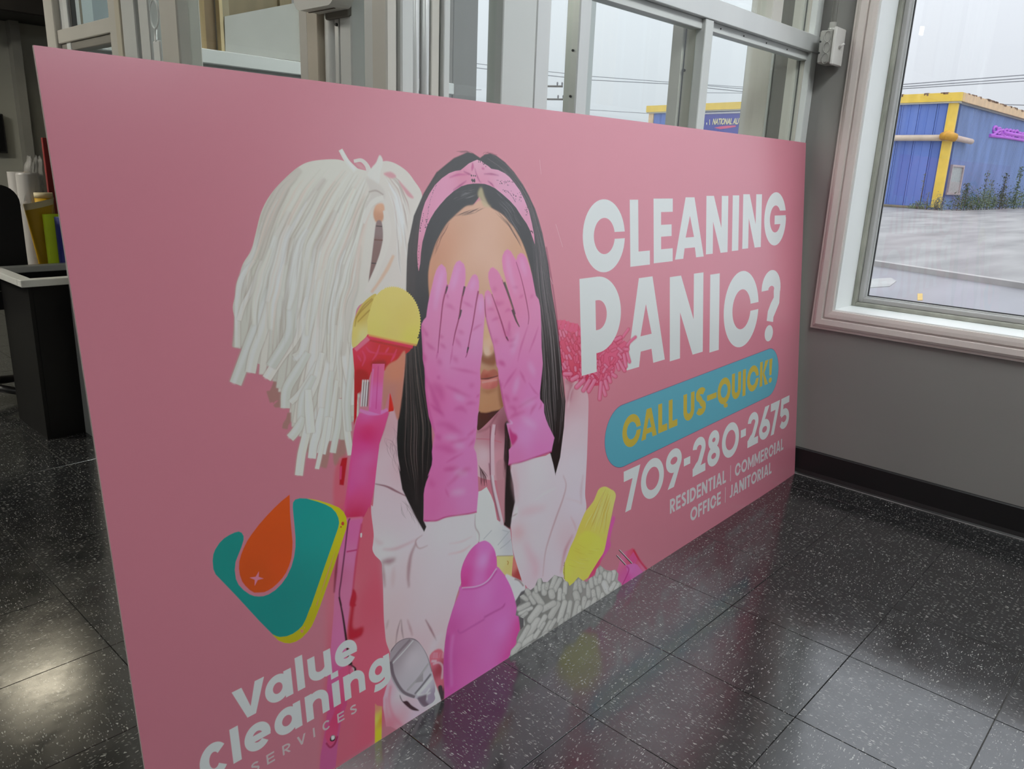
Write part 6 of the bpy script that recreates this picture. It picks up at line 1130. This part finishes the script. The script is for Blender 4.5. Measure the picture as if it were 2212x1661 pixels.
MB().tube([((xd+xe)/2, 0, zd_-.004), ((xd+xe)/2, 0, zd_+.001)], (xe-xd)/2*.9, 22).build('roll_end', mat('blue_grey_end', (.20, .24, .36), .6, noise=.05), bl)
yq = 4.05
(xf_, zf_), (xg, _) = at((91, 297), yq), at((190, 320), yq)
tag(MB().box(xf_, xg, yq, yq+.02, 0, zf_, c=.002).build('red_panel', mat('red_acrylic', (.26, .018, .018), .3, noise=.08, nscale=3)), 'tall red panel standing upright against the rolls', 'panel')
# black chair, mostly cut off by the frame
ych = 3.74
xr3 = ony((44, 480), ych)[0]; zc3 = ony((15, 398), ych)[2]
ch = thing('office_chair', 'black office chair with rounded backrest standing left of the white rolls', 'chair', (xr3-.21, ych, 0))
M_fab = mat('black_fabric', (.009, .008, .008), .8, noise=.2, nscale=20, bump=.2, bscale=300)
def rrect(w, h, r, n=7):
    P = []
    for cx, cz, a0 in ((w/2-r, r, -90), (w/2-r, h-r, 0), (-w/2+r, h-r, 90), (-w/2+r, r, 180)):
        for q in range(n+1): a = math.radians(a0+90*q/n); P.append((cx+r*math.cos(a), cz+r*math.sin(a)))
    return P
bkh = zc3-.52
o_ = MB().prism([(x, z+.52) for x, z in rrect(.42, bkh, .075)], -.03, .03, 'y').build('backrest', M_fab, ch); 
o_ = MB().prism([(x, y) for x, y in rrect(.44, .42, .08)], .44, .51, 'z').build('seat', M_fab, ch); o_.location = (0, -.02, 0)
MB().tube([(0, .2, .06), (0, .2, .44)], .025, 12).build('gas_post', M_black, ch); MB().box(-.03, .03, .03, .06, .42, .62, c=.005).build('back_bracket', M_black, ch)
for q in range(5):
    a = 2*PI*q/5+.3; MB().tube([(0, .2, .09), (.26*math.cos(a), .2+.26*math.sin(a), .065)], [.022, .015], 8).build('leg', M_black, ch)
    MB().tube([(.26*math.cos(a)-.012, .2+.26*math.sin(a), .027), (.26*math.cos(a)+.012, .2+.26*math.sin(a), .027)], .027, 14).build('caster', M_black, ch)
# black screen on the back wall
xs1 = ony((13, 300), YB-.05)[0]; zs_0, zs_1 = ony((8, 331), YB-.05)[2], ony((4, 246), YB-.05)[2]
tv = thing('wall_screen', 'black flat screen hung on the grey back wall', 'screen', (xs1-.5, YB, zs_0))
MB().box(0, .5, -.055, -.02, 0, zs_1-zs_0, c=.004).build('bezel', M_black, tv); MB().box(.012, .488, -.057, -.054, .012, zs_1-zs_0-.012).build('display', mat('black_glass', (.004, .004, .005), .12, noise=.05), tv); MB().box(.15, .35, -.02, 0, .05, .2).build('bracket', M_black, tv)

# ================================================================== ceiling lights
def troffer(x, y, lx, ly, warm, st, label):
    o = thing('ceiling_light', label, 'light', (x, y, CEIL), group='recessed ceiling lights')
    fr = MB(); t_ = .02
    fr.box(-lx/2, lx/2, -ly/2, -ly/2+t_, -.02, 0); fr.box(-lx/2, lx/2, ly/2-t_, ly/2, -.02, 0); fr.box(-lx/2, -lx/2+t_, -ly/2+t_, ly/2-t_, -.02, 0); fr.box(lx/2-t_, lx/2, -ly/2+t_, ly/2-t_, -.02, 0)
    fr.build('frame', M_white, o)
    e = mat('lamp_diffuser_%d' % len(MATS), (.8, .8, .8), .5, emis=warm, estr=st)
    n_ = 4; wdt = (lx-2*t_)
    for q in range(n_):
        x0_ = -lx/2+t_+q*wdt/n_; MB().box(x0_+.012, x0_+wdt/n_-.012, -ly/2+t_, ly/2-t_, -.012, -.006).build('tube_lens', e, o)
    return o
for a in LAMPS: troffer(*a)

# ================================================================== outside: road, lot, blue building
ZL, ZR = -.15, -.23
M_lot = mat('wet_concrete_lot', (.285, .275, .27), .62, noise=.30, nscale=.9, bump=.3, bscale=9, stretch=(.35, 1.6, 1))
def road_mat():
    m = mat('wet_asphalt', (.25, .245, .265), .35, noise=.22, nscale=.8, bump=.25, bscale=14, stretch=(.4, 1.5, 1)); return m
ca, cb = onz((1905, 566), ZL), onz((2212, 612), ZL); cd = (ca-cb)/np.linalg.norm((ca-cb)[:2]); nn_ = np.array([cd[1], -cd[0], 0]); nn_ *= np.sign(nn_[0])
c0, c1 = cb-cd*60, ca+cd*120
MB().add([(2.9, -60, ZR), (2.9, 140, ZR), (c1[0]+.1, c1[1], ZR), (c0[0]+.1, c0[1], ZR), (2.9, -60, ZR-.1), (2.9, 140, ZR-.1), (c1[0]+.1, c1[1], ZR-.1), (c0[0]+.1, c0[1], ZR-.1)], [(0, 1, 2, 3), (7, 6, 5, 4)]).build('road', road_mat(), kind='structure')
kw = .16
kt_ = MB()
for a0, b0 in ((c0, c1),):
    P = [a0, b0, b0+nn_*kw, a0+nn_*kw]; kt_.add([(p[0], p[1], ZR-.05) for p in P]+[(p[0], p[1], ZL) for p in P], [(0, 1, 5, 4), (1, 2, 6, 5), (2, 3, 7, 6), (3, 0, 4, 7), (4, 5, 6, 7)])
kt_.build('kerb', mat('pale_kerb_concrete', (.42, .40, .385), .6, noise=.15, nscale=2), kind='structure')
e0, e1 = c0+nn_*kw, c1+nn_*kw
MB().add([(e0[0], e0[1], ZL-.002), (e1[0], e1[1], ZL-.002), (e1[0]+220, e1[1], ZL-.002), (e0[0]+220, e0[1], ZL-.002)], [(0, 1, 2, 3)]).build('ground_lot', M_lot, kind='structure')
pl_ = [onz(p, ZR) for p in ((1878, 604), (1925, 601), (1936, 608), (1922, 619), (1880, 622))]
MB().prism([(p[0], p[1]) for p in pl_], ZR, ZR+.008, 'z').build('manhole_patch', mat('pale_concrete_patch', (.40, .40, .385), .6, noise=.12, nscale=3), kind='structure')
for p_, q_, lab in (((1994, 571), (2003, 577), 'small yellow paint mark beside the kerb across the road'), ((1982, 634), (1993, 648), 'yellow paint dash on the wet road surface')):
    a_, b_ = onz(p_, ZR+.005), onz(q_, ZR+.005)
    c_ = onz((q_[0], p_[1]), ZR+.005); d_ = onz((p_[0], q_[1]), ZR+.005); tag(MB().prism([(q[0], q[1]) for q in (a_, c_, b_, d_)], ZR, ZR+.006, 'z').build('paint_mark', mat('road_yellow', (.62, .42, .10), .5, noise=.2, nscale=12)), lab, 'paint mark')
# building: corner C0, long face towards the left (A), corrugated side towards the right (B)
C0 = onz((2025, 453), ZL)
def ztop(px, P): r = ray(px); return CAMH+r[2]*math.hypot(P[0], P[1])/math.hypot(r[0], r[1])
ZT_ = ztop((2078, 200), C0); A1 = onz((1406, 229), ZT_); B1 = onz((2212, 243), ZT_)
zf = ztop((2069, 219), C0)                                  # under side of the fascia
def setf(P, Q):
    d = np.array([Q[0]-P[0], Q[1]-P[1], 0.]); L = np.linalg.norm(d); d /= L; n = np.array([-d[1], d[0], 0]); 
    if n @ np.array([-P[0], -P[1], 0]) < 0: n = -n
    return d, n, L
dA, nA, LA = setf(C0, A1); dB, nB, LB = setf(C0, B1); LB *= 1.9
bld = thing('metal_building', 'blue metal building with yellow fascia and corner trim across the road', 'building', (C0[0], C0[1], ZL))
Hh = ZT_-ZL; Hf = zf-ZL
M_blA = mat('blue_panel_paint', (.135, .225, .60), .45, noise=.10, nscale=.7, stretch=(1, 1, .2)); M_blA2 = mat('blue_panel_paint_darker', (.11, .19, .54), .45, noise=.10, nscale=.7, stretch=(1, 1, .2)); M_blA3 = mat('blue_panel_paint_lighter', (.16, .255, .63), .45, noise=.10, nscale=.7, stretch=(1, 1, .2))
M_blB = mat('corrugated_blue', (.20, .29, .55), .5, noise=.16, nscale=1.2, stretch=(1, 1, .3)); M_yw = mat('yellow_trim_paint', (.93, .64, .09), .45, noise=.08, nscale=2); M_yw2 = mat('faded_yellow_trim', (.80, .55, .32), .5, noise=.12, nscale=2)
def fbox(d, n, a0, a1, z0, z1, o0, o1, c=0.):
    """box in a facade frame: a along the face, o outwards from it (relative to the building corner)"""
    P = []
    for o in (o0, o1):
        for a, z in ((a0, z0), (a1, z0), (a1, z1), (a0, z1)): q = d*a+n*o; P.append((q[0], q[1], z))
    return P, [(0, 1, 2, 3), (7, 6, 5, 4), (0, 4, 5, 1), (1, 5, 6, 2), (2, 6, 7, 3), (3, 7, 4, 0)]
def fb_(mb, *a): return mb.add(*fbox(*a))
zpipe = ztop((2040, 298), C0)-ZL
np_ = 22; pw = LA/np_
Rb = random.Random(3)
for k in range(np_):
    for z0, z1 in ((.0, zpipe), (zpipe, Hf)):
        mb = MB(); fb_(mb, dA, nA, k*pw+.012, (k+1)*pw-.012, z0, z1, -.1, Rb.uniform(-.008, .012)); fb_(mb, dA, nA, (k+1)*pw-.09, (k+1)*pw-.03, z0, z1, 0, .035); fb_(mb, dA, nA, (k+.5)*pw-.03, (k+.5)*pw+.03, z0, z1, 0, .022)
        mb.build('panel', Rb.choice([M_blA, M_blA2, M_blA3, M_blA]), bld)
fb_(MB(), dA, nA, 0, LA, 0, Hf, -.3, -.1) and None
mb = MB(); fb_(mb, dA, nA, -.1, LA, -.1, Hf, -.35, -.1); fb_(mb, dB, nB, .1, LB, -.1, Hf, -.35, -.06); mb.build('wall_core', mat('dark_blue_core', (.03, .06, .2), .7, noise=.1), bld)
cg = MB(); NC = 120
V_ = []; 
for i in range(NC*4+1):
    a = LB*i/(NC*4); o_ = .045*(1 if i % 4 in (1, 2) else 0)-.02; q = dB*a+nB*o_
    V_ += [(q[0], q[1], 0), (q[0], q[1], Hf)]
cg.add(V_, [(2*i, 2*i+2, 2*i+3, 2*i+1) for i in range(NC*4)]); cg.build('corrugated_side', M_blB, bld)
# fascia, corner trim, pipe
fa1 = MB(); fb_(fa1, dA, nA, -.25, LA+.2, Hf, Hh, -.2, .22); fa1.build('fascia', M_yw, bld)
fa2 = MB(); fb_(fa2, dB, nB, -.05, LB, Hf, Hh, -.2, .26); fa2.build('fascia', M_yw2, bld)
fz = MB(); fb_(fz, dA, nA, -.2, LA+.2, Hf-.08, Hf, -.1, .16); fz.build('fascia_lip', mat('white_lip', (.62, .60, .52), .5, noise=.05), bld)
fz = MB(); fb_(fz, dB, nB, 0, LB, Hf-.10, Hf, -.1, .15); fz.build('fascia_lip', mat('grey_lip', (.30, .30, .33), .6, noise=.1), bld)
for k in range(30):
    rs = MB()
    a = Rb.uniform(.2, LB*.6); fb_(rs, dB, nB, a, a+Rb.uniform(.1, .5), Hh-Rb.uniform(.02, .08), Hh+Rb.uniform(.0, .05), .0, .268); rs.build('rust_spot', mat('rust_brown', (.22, .12, .07), .8, noise=.3), bld)
for k in range(20):
    rs = MB(); a = Rb.uniform(.0, LA*.6); fb_(rs, dA, nA, a, a+Rb.uniform(.05, .3), Hh-Rb.uniform(.02, .12), Hh+.02, .0, .227); rs.build('rust_spot', mat('rust_brown', (.22, .12, .07)), bld)
ct = MB(); fb_(ct, dA, nA, -.10, .34, .1, Hf, -.1, .075); fb_(ct, dB, nB, -.06, .16, .1, Hf, -.1, .08); ct.build('corner_trim', M_yw, bld)
ct = MB(); fb_(ct, dA, nA, LA-.35, LA+.05, 0, Hf, -.1, .08); ct.build('corner_trim', M_yw2, bld)
M_pipe = mat('cream_pipe', (.72, .58, .45), .45, noise=.08, nscale=3)
pz = zpipe; rp = .15
qa = dA*3.9+nA*.22; qb = nA*.22-dA*.2
MB().tube([tuple(dA*(LA*.55)+nA*.22)[:2]+(pz,), tuple(qb)[:2]+(pz,)], rp, 16).build('pipe', M_pipe, bld)
qe = dB*(LB*.06)+nB*.25; q0_ = nB*.25
MB().tube([tuple(q0_-dB*.1)[:2]+(pz,), tuple(dB*2.6+nB*.25)[:2]+(pz-.04,)], rp*.95, 16).build('pipe', mat('pink_pipe', (.66, .50, .43), .5, noise=.08), bld)
el = MB(); cc_ = nA*.2+dB*-.1
el.tube([(cc_[0]-.05, cc_[1]+.25, pz+.06), (cc_[0]-.25, cc_[1]-.02, pz+.1), (cc_[0]+.05, cc_[1]-.32, pz)], [.20, .24, .20], 14); el.build('pipe_collar', mat('orange_collar', (.72, .36, .03), .5, noise=.1), bld)
# small window in the corrugated side
def onface(px, d, n, o):
    r = ray(px); P0 = np.array([C0[0], C0[1], ZL])+n*o; t = ((P0-CC) @ n)/(r @ n); q = CC+r*t-np.array([C0[0], C0[1], ZL]); return q @ d, q[2]
wa, wz1 = onface((2060, 360), dB, nB, .1); wb_, wz0 = onface((2064, 416), dB, nB, .1); wd, _ = onface((2077, 360), dB, nB, .1); we, _ = onface((2046, 416), dB, nB, .1)
wl, wr2 = (wa+we)/2, (wd+wb_)/2+.25; wlo, whi = min(wl, wr2), max(wl, wr2)+.2
wn_ = MB()
for q in ((wlo-.1, wlo, wz0, wz1), (whi, whi+.14, wz0, wz1), (wlo-.1, whi+.14, wz1, wz1+.1), (wlo-.25, whi+.25, wz0-.12, wz0)): fb_(wn_, dB, nB, *q, -.05, .13)
wf_ = wn_.build('window', mat('pink_grey_frame', (.50, .42, .42), .6, noise=.1), bld)
mb = MB(); fb_(mb, dB, nB, wlo, whi, wz0+(wz1-wz0)*.42, wz1, -.02, .06); mb.build('pane', mat('hazy_pane', (.38, .43, .42), .25, noise=.1), wf_)
mb = MB(); fb_(mb, dB, nB, wlo, whi, wz0, wz0+(wz1-wz0)*.42, -.02, .07); brd = mb.build('boarded_pane', mat('grey_board', (.45, .44, .43), .7, noise=.15), wf_)
# purple spray scrawl on the corrugated side
ga0, gz0 = onface((2138, 297), dB, nB, .07); ga1, gz1 = onface((2212, 281), dB, nB, .07)
gm = MB(); gl_ = ga1-ga0; Rg = random.Random(8)
def gp(a, z): q = dB*(ga0+a*gl_)+nB*.045; return (q[0], q[1], z)
zc0 = (gz0+gz1)/2; hs = .30
path = [gp(0, zc0-.28), gp(.10, zc0-.22), gp(.2, zc0+.05), gp(.28, zc0+.1), gp(.34, zc0-.1), gp(.42, zc0-.18), gp(.46, zc0+.02)]
gm.tube(path, .09, 6)
for k in range(9):
    a = .12+k*.11; r_ = Rg.uniform(.14, .22); z_ = zc0+Rg.uniform(-.06, .08)+k*.012
    gm.tube([gp(a+.045*math.cos(t_)*1.3, z_+r_*math.sin(t_)) for t_ in np.linspace(0, 5.6, 13)], .075, 6)
gm.tube([gp(0, zc0-.3), gp(.5, zc0-.22), gp(1.1, zc0-.18)], .09, 6); gm.tube([gp(.35, zc0), gp(.7, zc0+.02), gp(1.1, zc0+.05)], .12, 6)
gm.build('spray_paint', mat('purple_spray', (.60, .16, .80), .6, noise=.1), bld)
# sign board on the long face with its lettering
sa0, sz0 = onface((1517, 247), dA, nA, .1); sa1, sz1 = onface((1596, 243), dA, nA, .1); szb = onface((1560, 300), dA, nA, .1)[1]
sgn = MB(); lo_, hi_ = min(sa0, sa1)-3.4, max(sa0, sa1)+1.2; fb_(sgn, dA, nA, lo_, hi_, szb-.6, min(sz0, sz1), .02, .10); sgn_ = sgn.build('shop_sign', mat('deep_blue_sign', (.055, .06, .36), .4, noise=.05), bld)
mb = MB(); fb_(mb, dA, nA, lo_, hi_, min(sz0, sz1), min(sz0, sz1)+.10, .02, .14); mb.build('sign_frame', mat('sign_edge', (.52, .50, .55), .5, noise=.05), sgn_)
def text_on(txt, px0, px1, h, name, m, shear=.25):
    cu = bpy.data.curves.new(name, 'FONT'); cu.body = txt; cu.size = 1; cu.extrude = .012; cu.offset = .02; cu.shear = shear
    tmp = bpy.data.objects.new(name, cu); COL.objects.link(tmp); bpy.context.view_layer.update()
    me = bpy.data.meshes.new_from_object(tmp.evaluated_get(bpy.context.evaluated_depsgraph_get())); bpy.data.objects.remove(tmp)
    a0, z0 = onface(px0, dA, nA, .1); a1, z1 = onface(px1, dA, nA, .1)
    xs = [v.co.x for v in me.vertices]; x0, x1 = min(xs), max(xs)
    for v in me.vertices:
        u = (v.co.x-x0)/(x1-x0); q = dA*(a0+(a1-a0)*u)+nA*(.115+v.co.z); v.co = (q[0], q[1], z0+(z1-z0)*u+v.co.y*h/.72)
    me.materials.append(m); o = bpy.data.objects.new(name, me); COL.objects.link(o); o.parent = sgn_; return o
M_let = mat('cream_yellow_letters', (.86, .76, .44), .5, noise=.04)
hL = abs(onface((1540, 270), dA, nA, .1)[1]-onface((1540, 257), dA, nA, .1)[1])
text_on('NATIONAL AUTO', (1539, 269), (1608, 268), hL, 'lettering', M_let)
# pale figure, bar and drop left of the lettering, red swoosh below
def fpoly(pts, name, m, o=.115):
    P = [onface(p, dA, nA, .1) for p in pts]; mb = MB(); n = len(P); V = []
    for oo in (.09, o):
        for a, z in P: q = dA*a+nA*oo; V.append((q[0], q[1], z))
    mb.add(V, [tuple(range(n)), tuple(range(2*n-1, n-1, -1))]+[(i, (i+1) % n, n+(i+1) % n, n+i) for i in range(n)]); return mb.build(name, m, sgn_)
fpoly([(1514, 254), (1516, 252), (1517, 258), (1520, 256), (1521.5, 264), (1520, 275), (1517, 276), (1513, 276)], 'emblem', mat('pale_emblem', (.80, .80, .70), .5, noise=.05))
fpoly([(1532.5, 258), (1533.5, 258), (1533.5, 270), (1532.5, 270)], 'divider_bar', M_let); fpoly([(1525.5, 266), (1527, 264), (1528, 268), (1526.5, 270)], 'emblem', mat('pale_emblem', (.8, .8, .7)))
fpoly([(1543, 276), (1556, 273), (1572, 271.5), (1590, 271), (1589, 274), (1572, 277), (1556, 279)], 'swoosh', mat('sign_red', (.74, .09, .22), .5, noise=.05))
# weeds and shrubs at the foot of the building
M_lf = [mat('weed_leaf_dark', (.085, .125, .055), .6, noise=.25, nscale=4), mat('weed_leaf', (.15, .20, .095), .6, noise=.25, nscale=4), mat('weed_leaf_pale', (.19, .22, .15), .6, noise=.2, nscale=4)]
M_stem = mat('weed_stem', (.16, .14, .09), .8, noise=.2)
def shrub(px, hw, hpx, nleaf, label, mi, seed, face, spires=()):
    """a clump of leaves in front of a facade: pixel centre and half width only fix where along the wall it stands"""
    d, n = (dA, nA) if face == 'A' else (dB, nB)
    a0 = onface((px-hw, 452), d, n, .6)[0]; a1 = onface((px+hw, 452), d, n, .6)[0]; ac, sp_ = (a0+a1)/2, abs(a1-a0)/2
    base = np.array([C0[0], C0[1], ZL])+d*ac+n*.75; dist = math.hypot(*base[:2]); pm_ = dist/FOC*1.05
    hgt = hpx*pm_; rg = random.Random(seed)
    o = thing('roadside_shrub', label, 'shrub', tuple(base), group='weeds along the blue building')
    lf = MB(); SPS = [(q*sp_, h_*pm_) for q, h_ in spires]
    for k in range(nleaf):
        if SPS and rg.random() < .22: cx, hh = rg.choice(SPS); a = cx+rg.gauss(0, 1.6*pm_); z = rg.uniform(.2, hh); w = rg.gauss(0, .08)
        else:
            a = rg.uniform(-1, 1)*sp_; zt_ = hgt*(1-.7*(abs(a)/sp_)**2)*rg.uniform(.55, 1.08); z = zt_*rg.uniform(.03, 1)**.7; w = rg.uniform(-.42, .42)
        c = d*a+n*w; c = np.array([c[0], c[1], z]); s_ = rg.uniform(.9, 2.1)*pm_
        u = np.array([rg.gauss(0, 1), rg.gauss(0, 1), rg.gauss(0, .7)]); u /= np.linalg.norm(u); v = np.cross(u, [rg.gauss(0, 1), rg.gauss(0, 1), rg.gauss(0, 1)]); v /= np.linalg.norm(v)
        lf.add([c-u*s_, c+v*s_*.45, c+u*s_, c-v*s_*.45], [(0, 1, 2, 3)])
    lf.build('foliage', M_lf[mi], o)['kind'] = 'stuff'
    for k in range(5+len(SPS)):
        stm = MB()
        if k < 5: a = (k/4-.5)*1.3*sp_; q = d*a; e = d*(a+rg.uniform(-.2, .2)); stm.tube([(q[0], q[1], 0), (e[0], e[1], hgt*rg.uniform(.5, .8))], [.02, .006], 5)
        else: cx, hh = SPS[k-5]; q = d*cx; stm.tube([(q[0], q[1], 0), (q[0], q[1], hh)], [.022, .008], 5)
        stm.build('stem', M_stem, o)
shrub(1990, 22, 16, 420, 'low weed with a thin tall spire left of the yellow corner trim', 1, 1, 'A', ((.1, 62), (-.6, 30)))
shrub(2029, 13, 30, 420, 'short weed at the foot of the yellow corner trim', 2, 2, 'A')
shrub(2074, 22, 38, 1300, 'leafy shrub under the small window of the blue building', 0, 3, 'B', ((.0, 46),))
shrub(2112, 17, 42, 1200, 'leafy shrub beside the window shrub with tall shoots', 1, 4, 'B', ((.0, 66), (.8, 50)))
shrub(2150, 22, 40, 1300, 'broad leafy shrub below the purple spray paint', 0, 5, 'B', ((.1, 60),))
shrub(2202, 30, 38, 1500, 'leafy shrub cut by the right edge of the view', 1, 6, 'B', ((-.7, 66),))
vg = MB(); va, vb = (np.array([C0[0], C0[1], ZL])+dA*q+nA*.22 for q in (6.5, .6))
tag(MB().tube([tuple(va+[0, 0, .03]), tuple((va+vb)/2+[0, 0, .05]), tuple(vb+[0, 0, .03])], .10, 6).build('soil_strip', mat('brown_soil', (.20, .165, .11), .9, noise=.3, nscale=3)), 'brown strip of soil and dead weeds along the foot of the blue wall', 'soil')
# overhead wires and a utility pole
M_wire = mat('wire_grey', (.30, .31, .33), .6, noise=.05)
def far_pt(px, d): r = ray(px); return CC+r*(d/math.hypot(r[0], r[1]))
for k, (pts, d, rad_) in enumerate((([(900, 120), (1050, 140), (1280, 165), (1440, 177), (1605, 192)], 27, .012), ([(900, 131), (1050, 149), (1280, 173), (1440, 181), (1605, 198)], 27, .014), ([(1500, 181), (1605, 188)], 26, .010), ([(1500, 200), (1605, 201)], 26, .010),
                                  ([(900, 192), (1040, 194)], 30, .012), ([(1270, 237), (1400, 245)], 30, .012), ([(1930, 184), (2212, 162), (2500, 140)], 24, .013), ([(1930, 189), (2212, 169), (2500, 148)], 24, .013), ([(1930, 193), (2212, 175), (2500, 156)], 24, .012), ([(2100, 224), (2212, 227), (2400, 230)], 60, .03))):
    tag(MB().tube([tuple(far_pt(p, d)) for p in pts], rad_, 6).build('overhead_wire', M_wire), ['upper of the paired overhead wires seen through the vestibule glass', 'lower of the paired overhead wires seen through the vestibule glass', 'short high wire above the yellow fascia behind the glass', 'short low wire just over the yellow fascia behind the glass', 'faint lowest wire at the left vestibule pane', 'faint low wire left of the blue building end', 'topmost of the three overhead wires in the large window', 'middle of the three overhead wires in the large window', 'lowest of the three overhead wires in the large window', 'single faint wire above the faded yellow fascia at right'][k], 'wire')
dP = 44.; pb = far_pt((1168, 300), dP); 
up_ = thing('utility_pole', 'weathered utility pole with two crossarms behind the vestibule frame', 'pole', (pb[0], pb[1], ZL))
z1_, z2_ = far_pt((1190, 187), dP)[2], far_pt((1190, 215), dP)[2]
M_pole = mat('weathered_pole_wood', (.15, .135, .12), .8, noise=.2, nscale=3, stretch=(1, 1, .2))
MB().tube([(0, 0, 0), (0, 0, z1_-ZL+1.5)], [.17, .12], 12).build('pole', M_pole, up_)
tdir = far_pt((1200, 215), dP)-far_pt((1180, 215), dP); tdir[2] = 0; tdir /= np.linalg.norm(tdir)
for z_, l_ in ((z1_, 1.05), (z2_, 1.15)):
    e = tdir*l_; arm = MB().tube([(-e[0], -e[1], z_-ZL-.02), (e[0], e[1], z_-ZL+.03)], .055, 6).build('crossarm', M_pole, up_)
    for f_ in (-.9, -.5, .72, .96): MB().tube([(e[0]*f_, e[1]*f_, z_-ZL+.02), (e[0]*f_, e[1]*f_, z_-ZL+.2), (e[0]*f_, e[1]*f_, z_-ZL+.24)], [.03, .05, .03], 8).build('insulator', mat('insulator_grey', (.2, .2, .22), .3, noise=.05), arm)
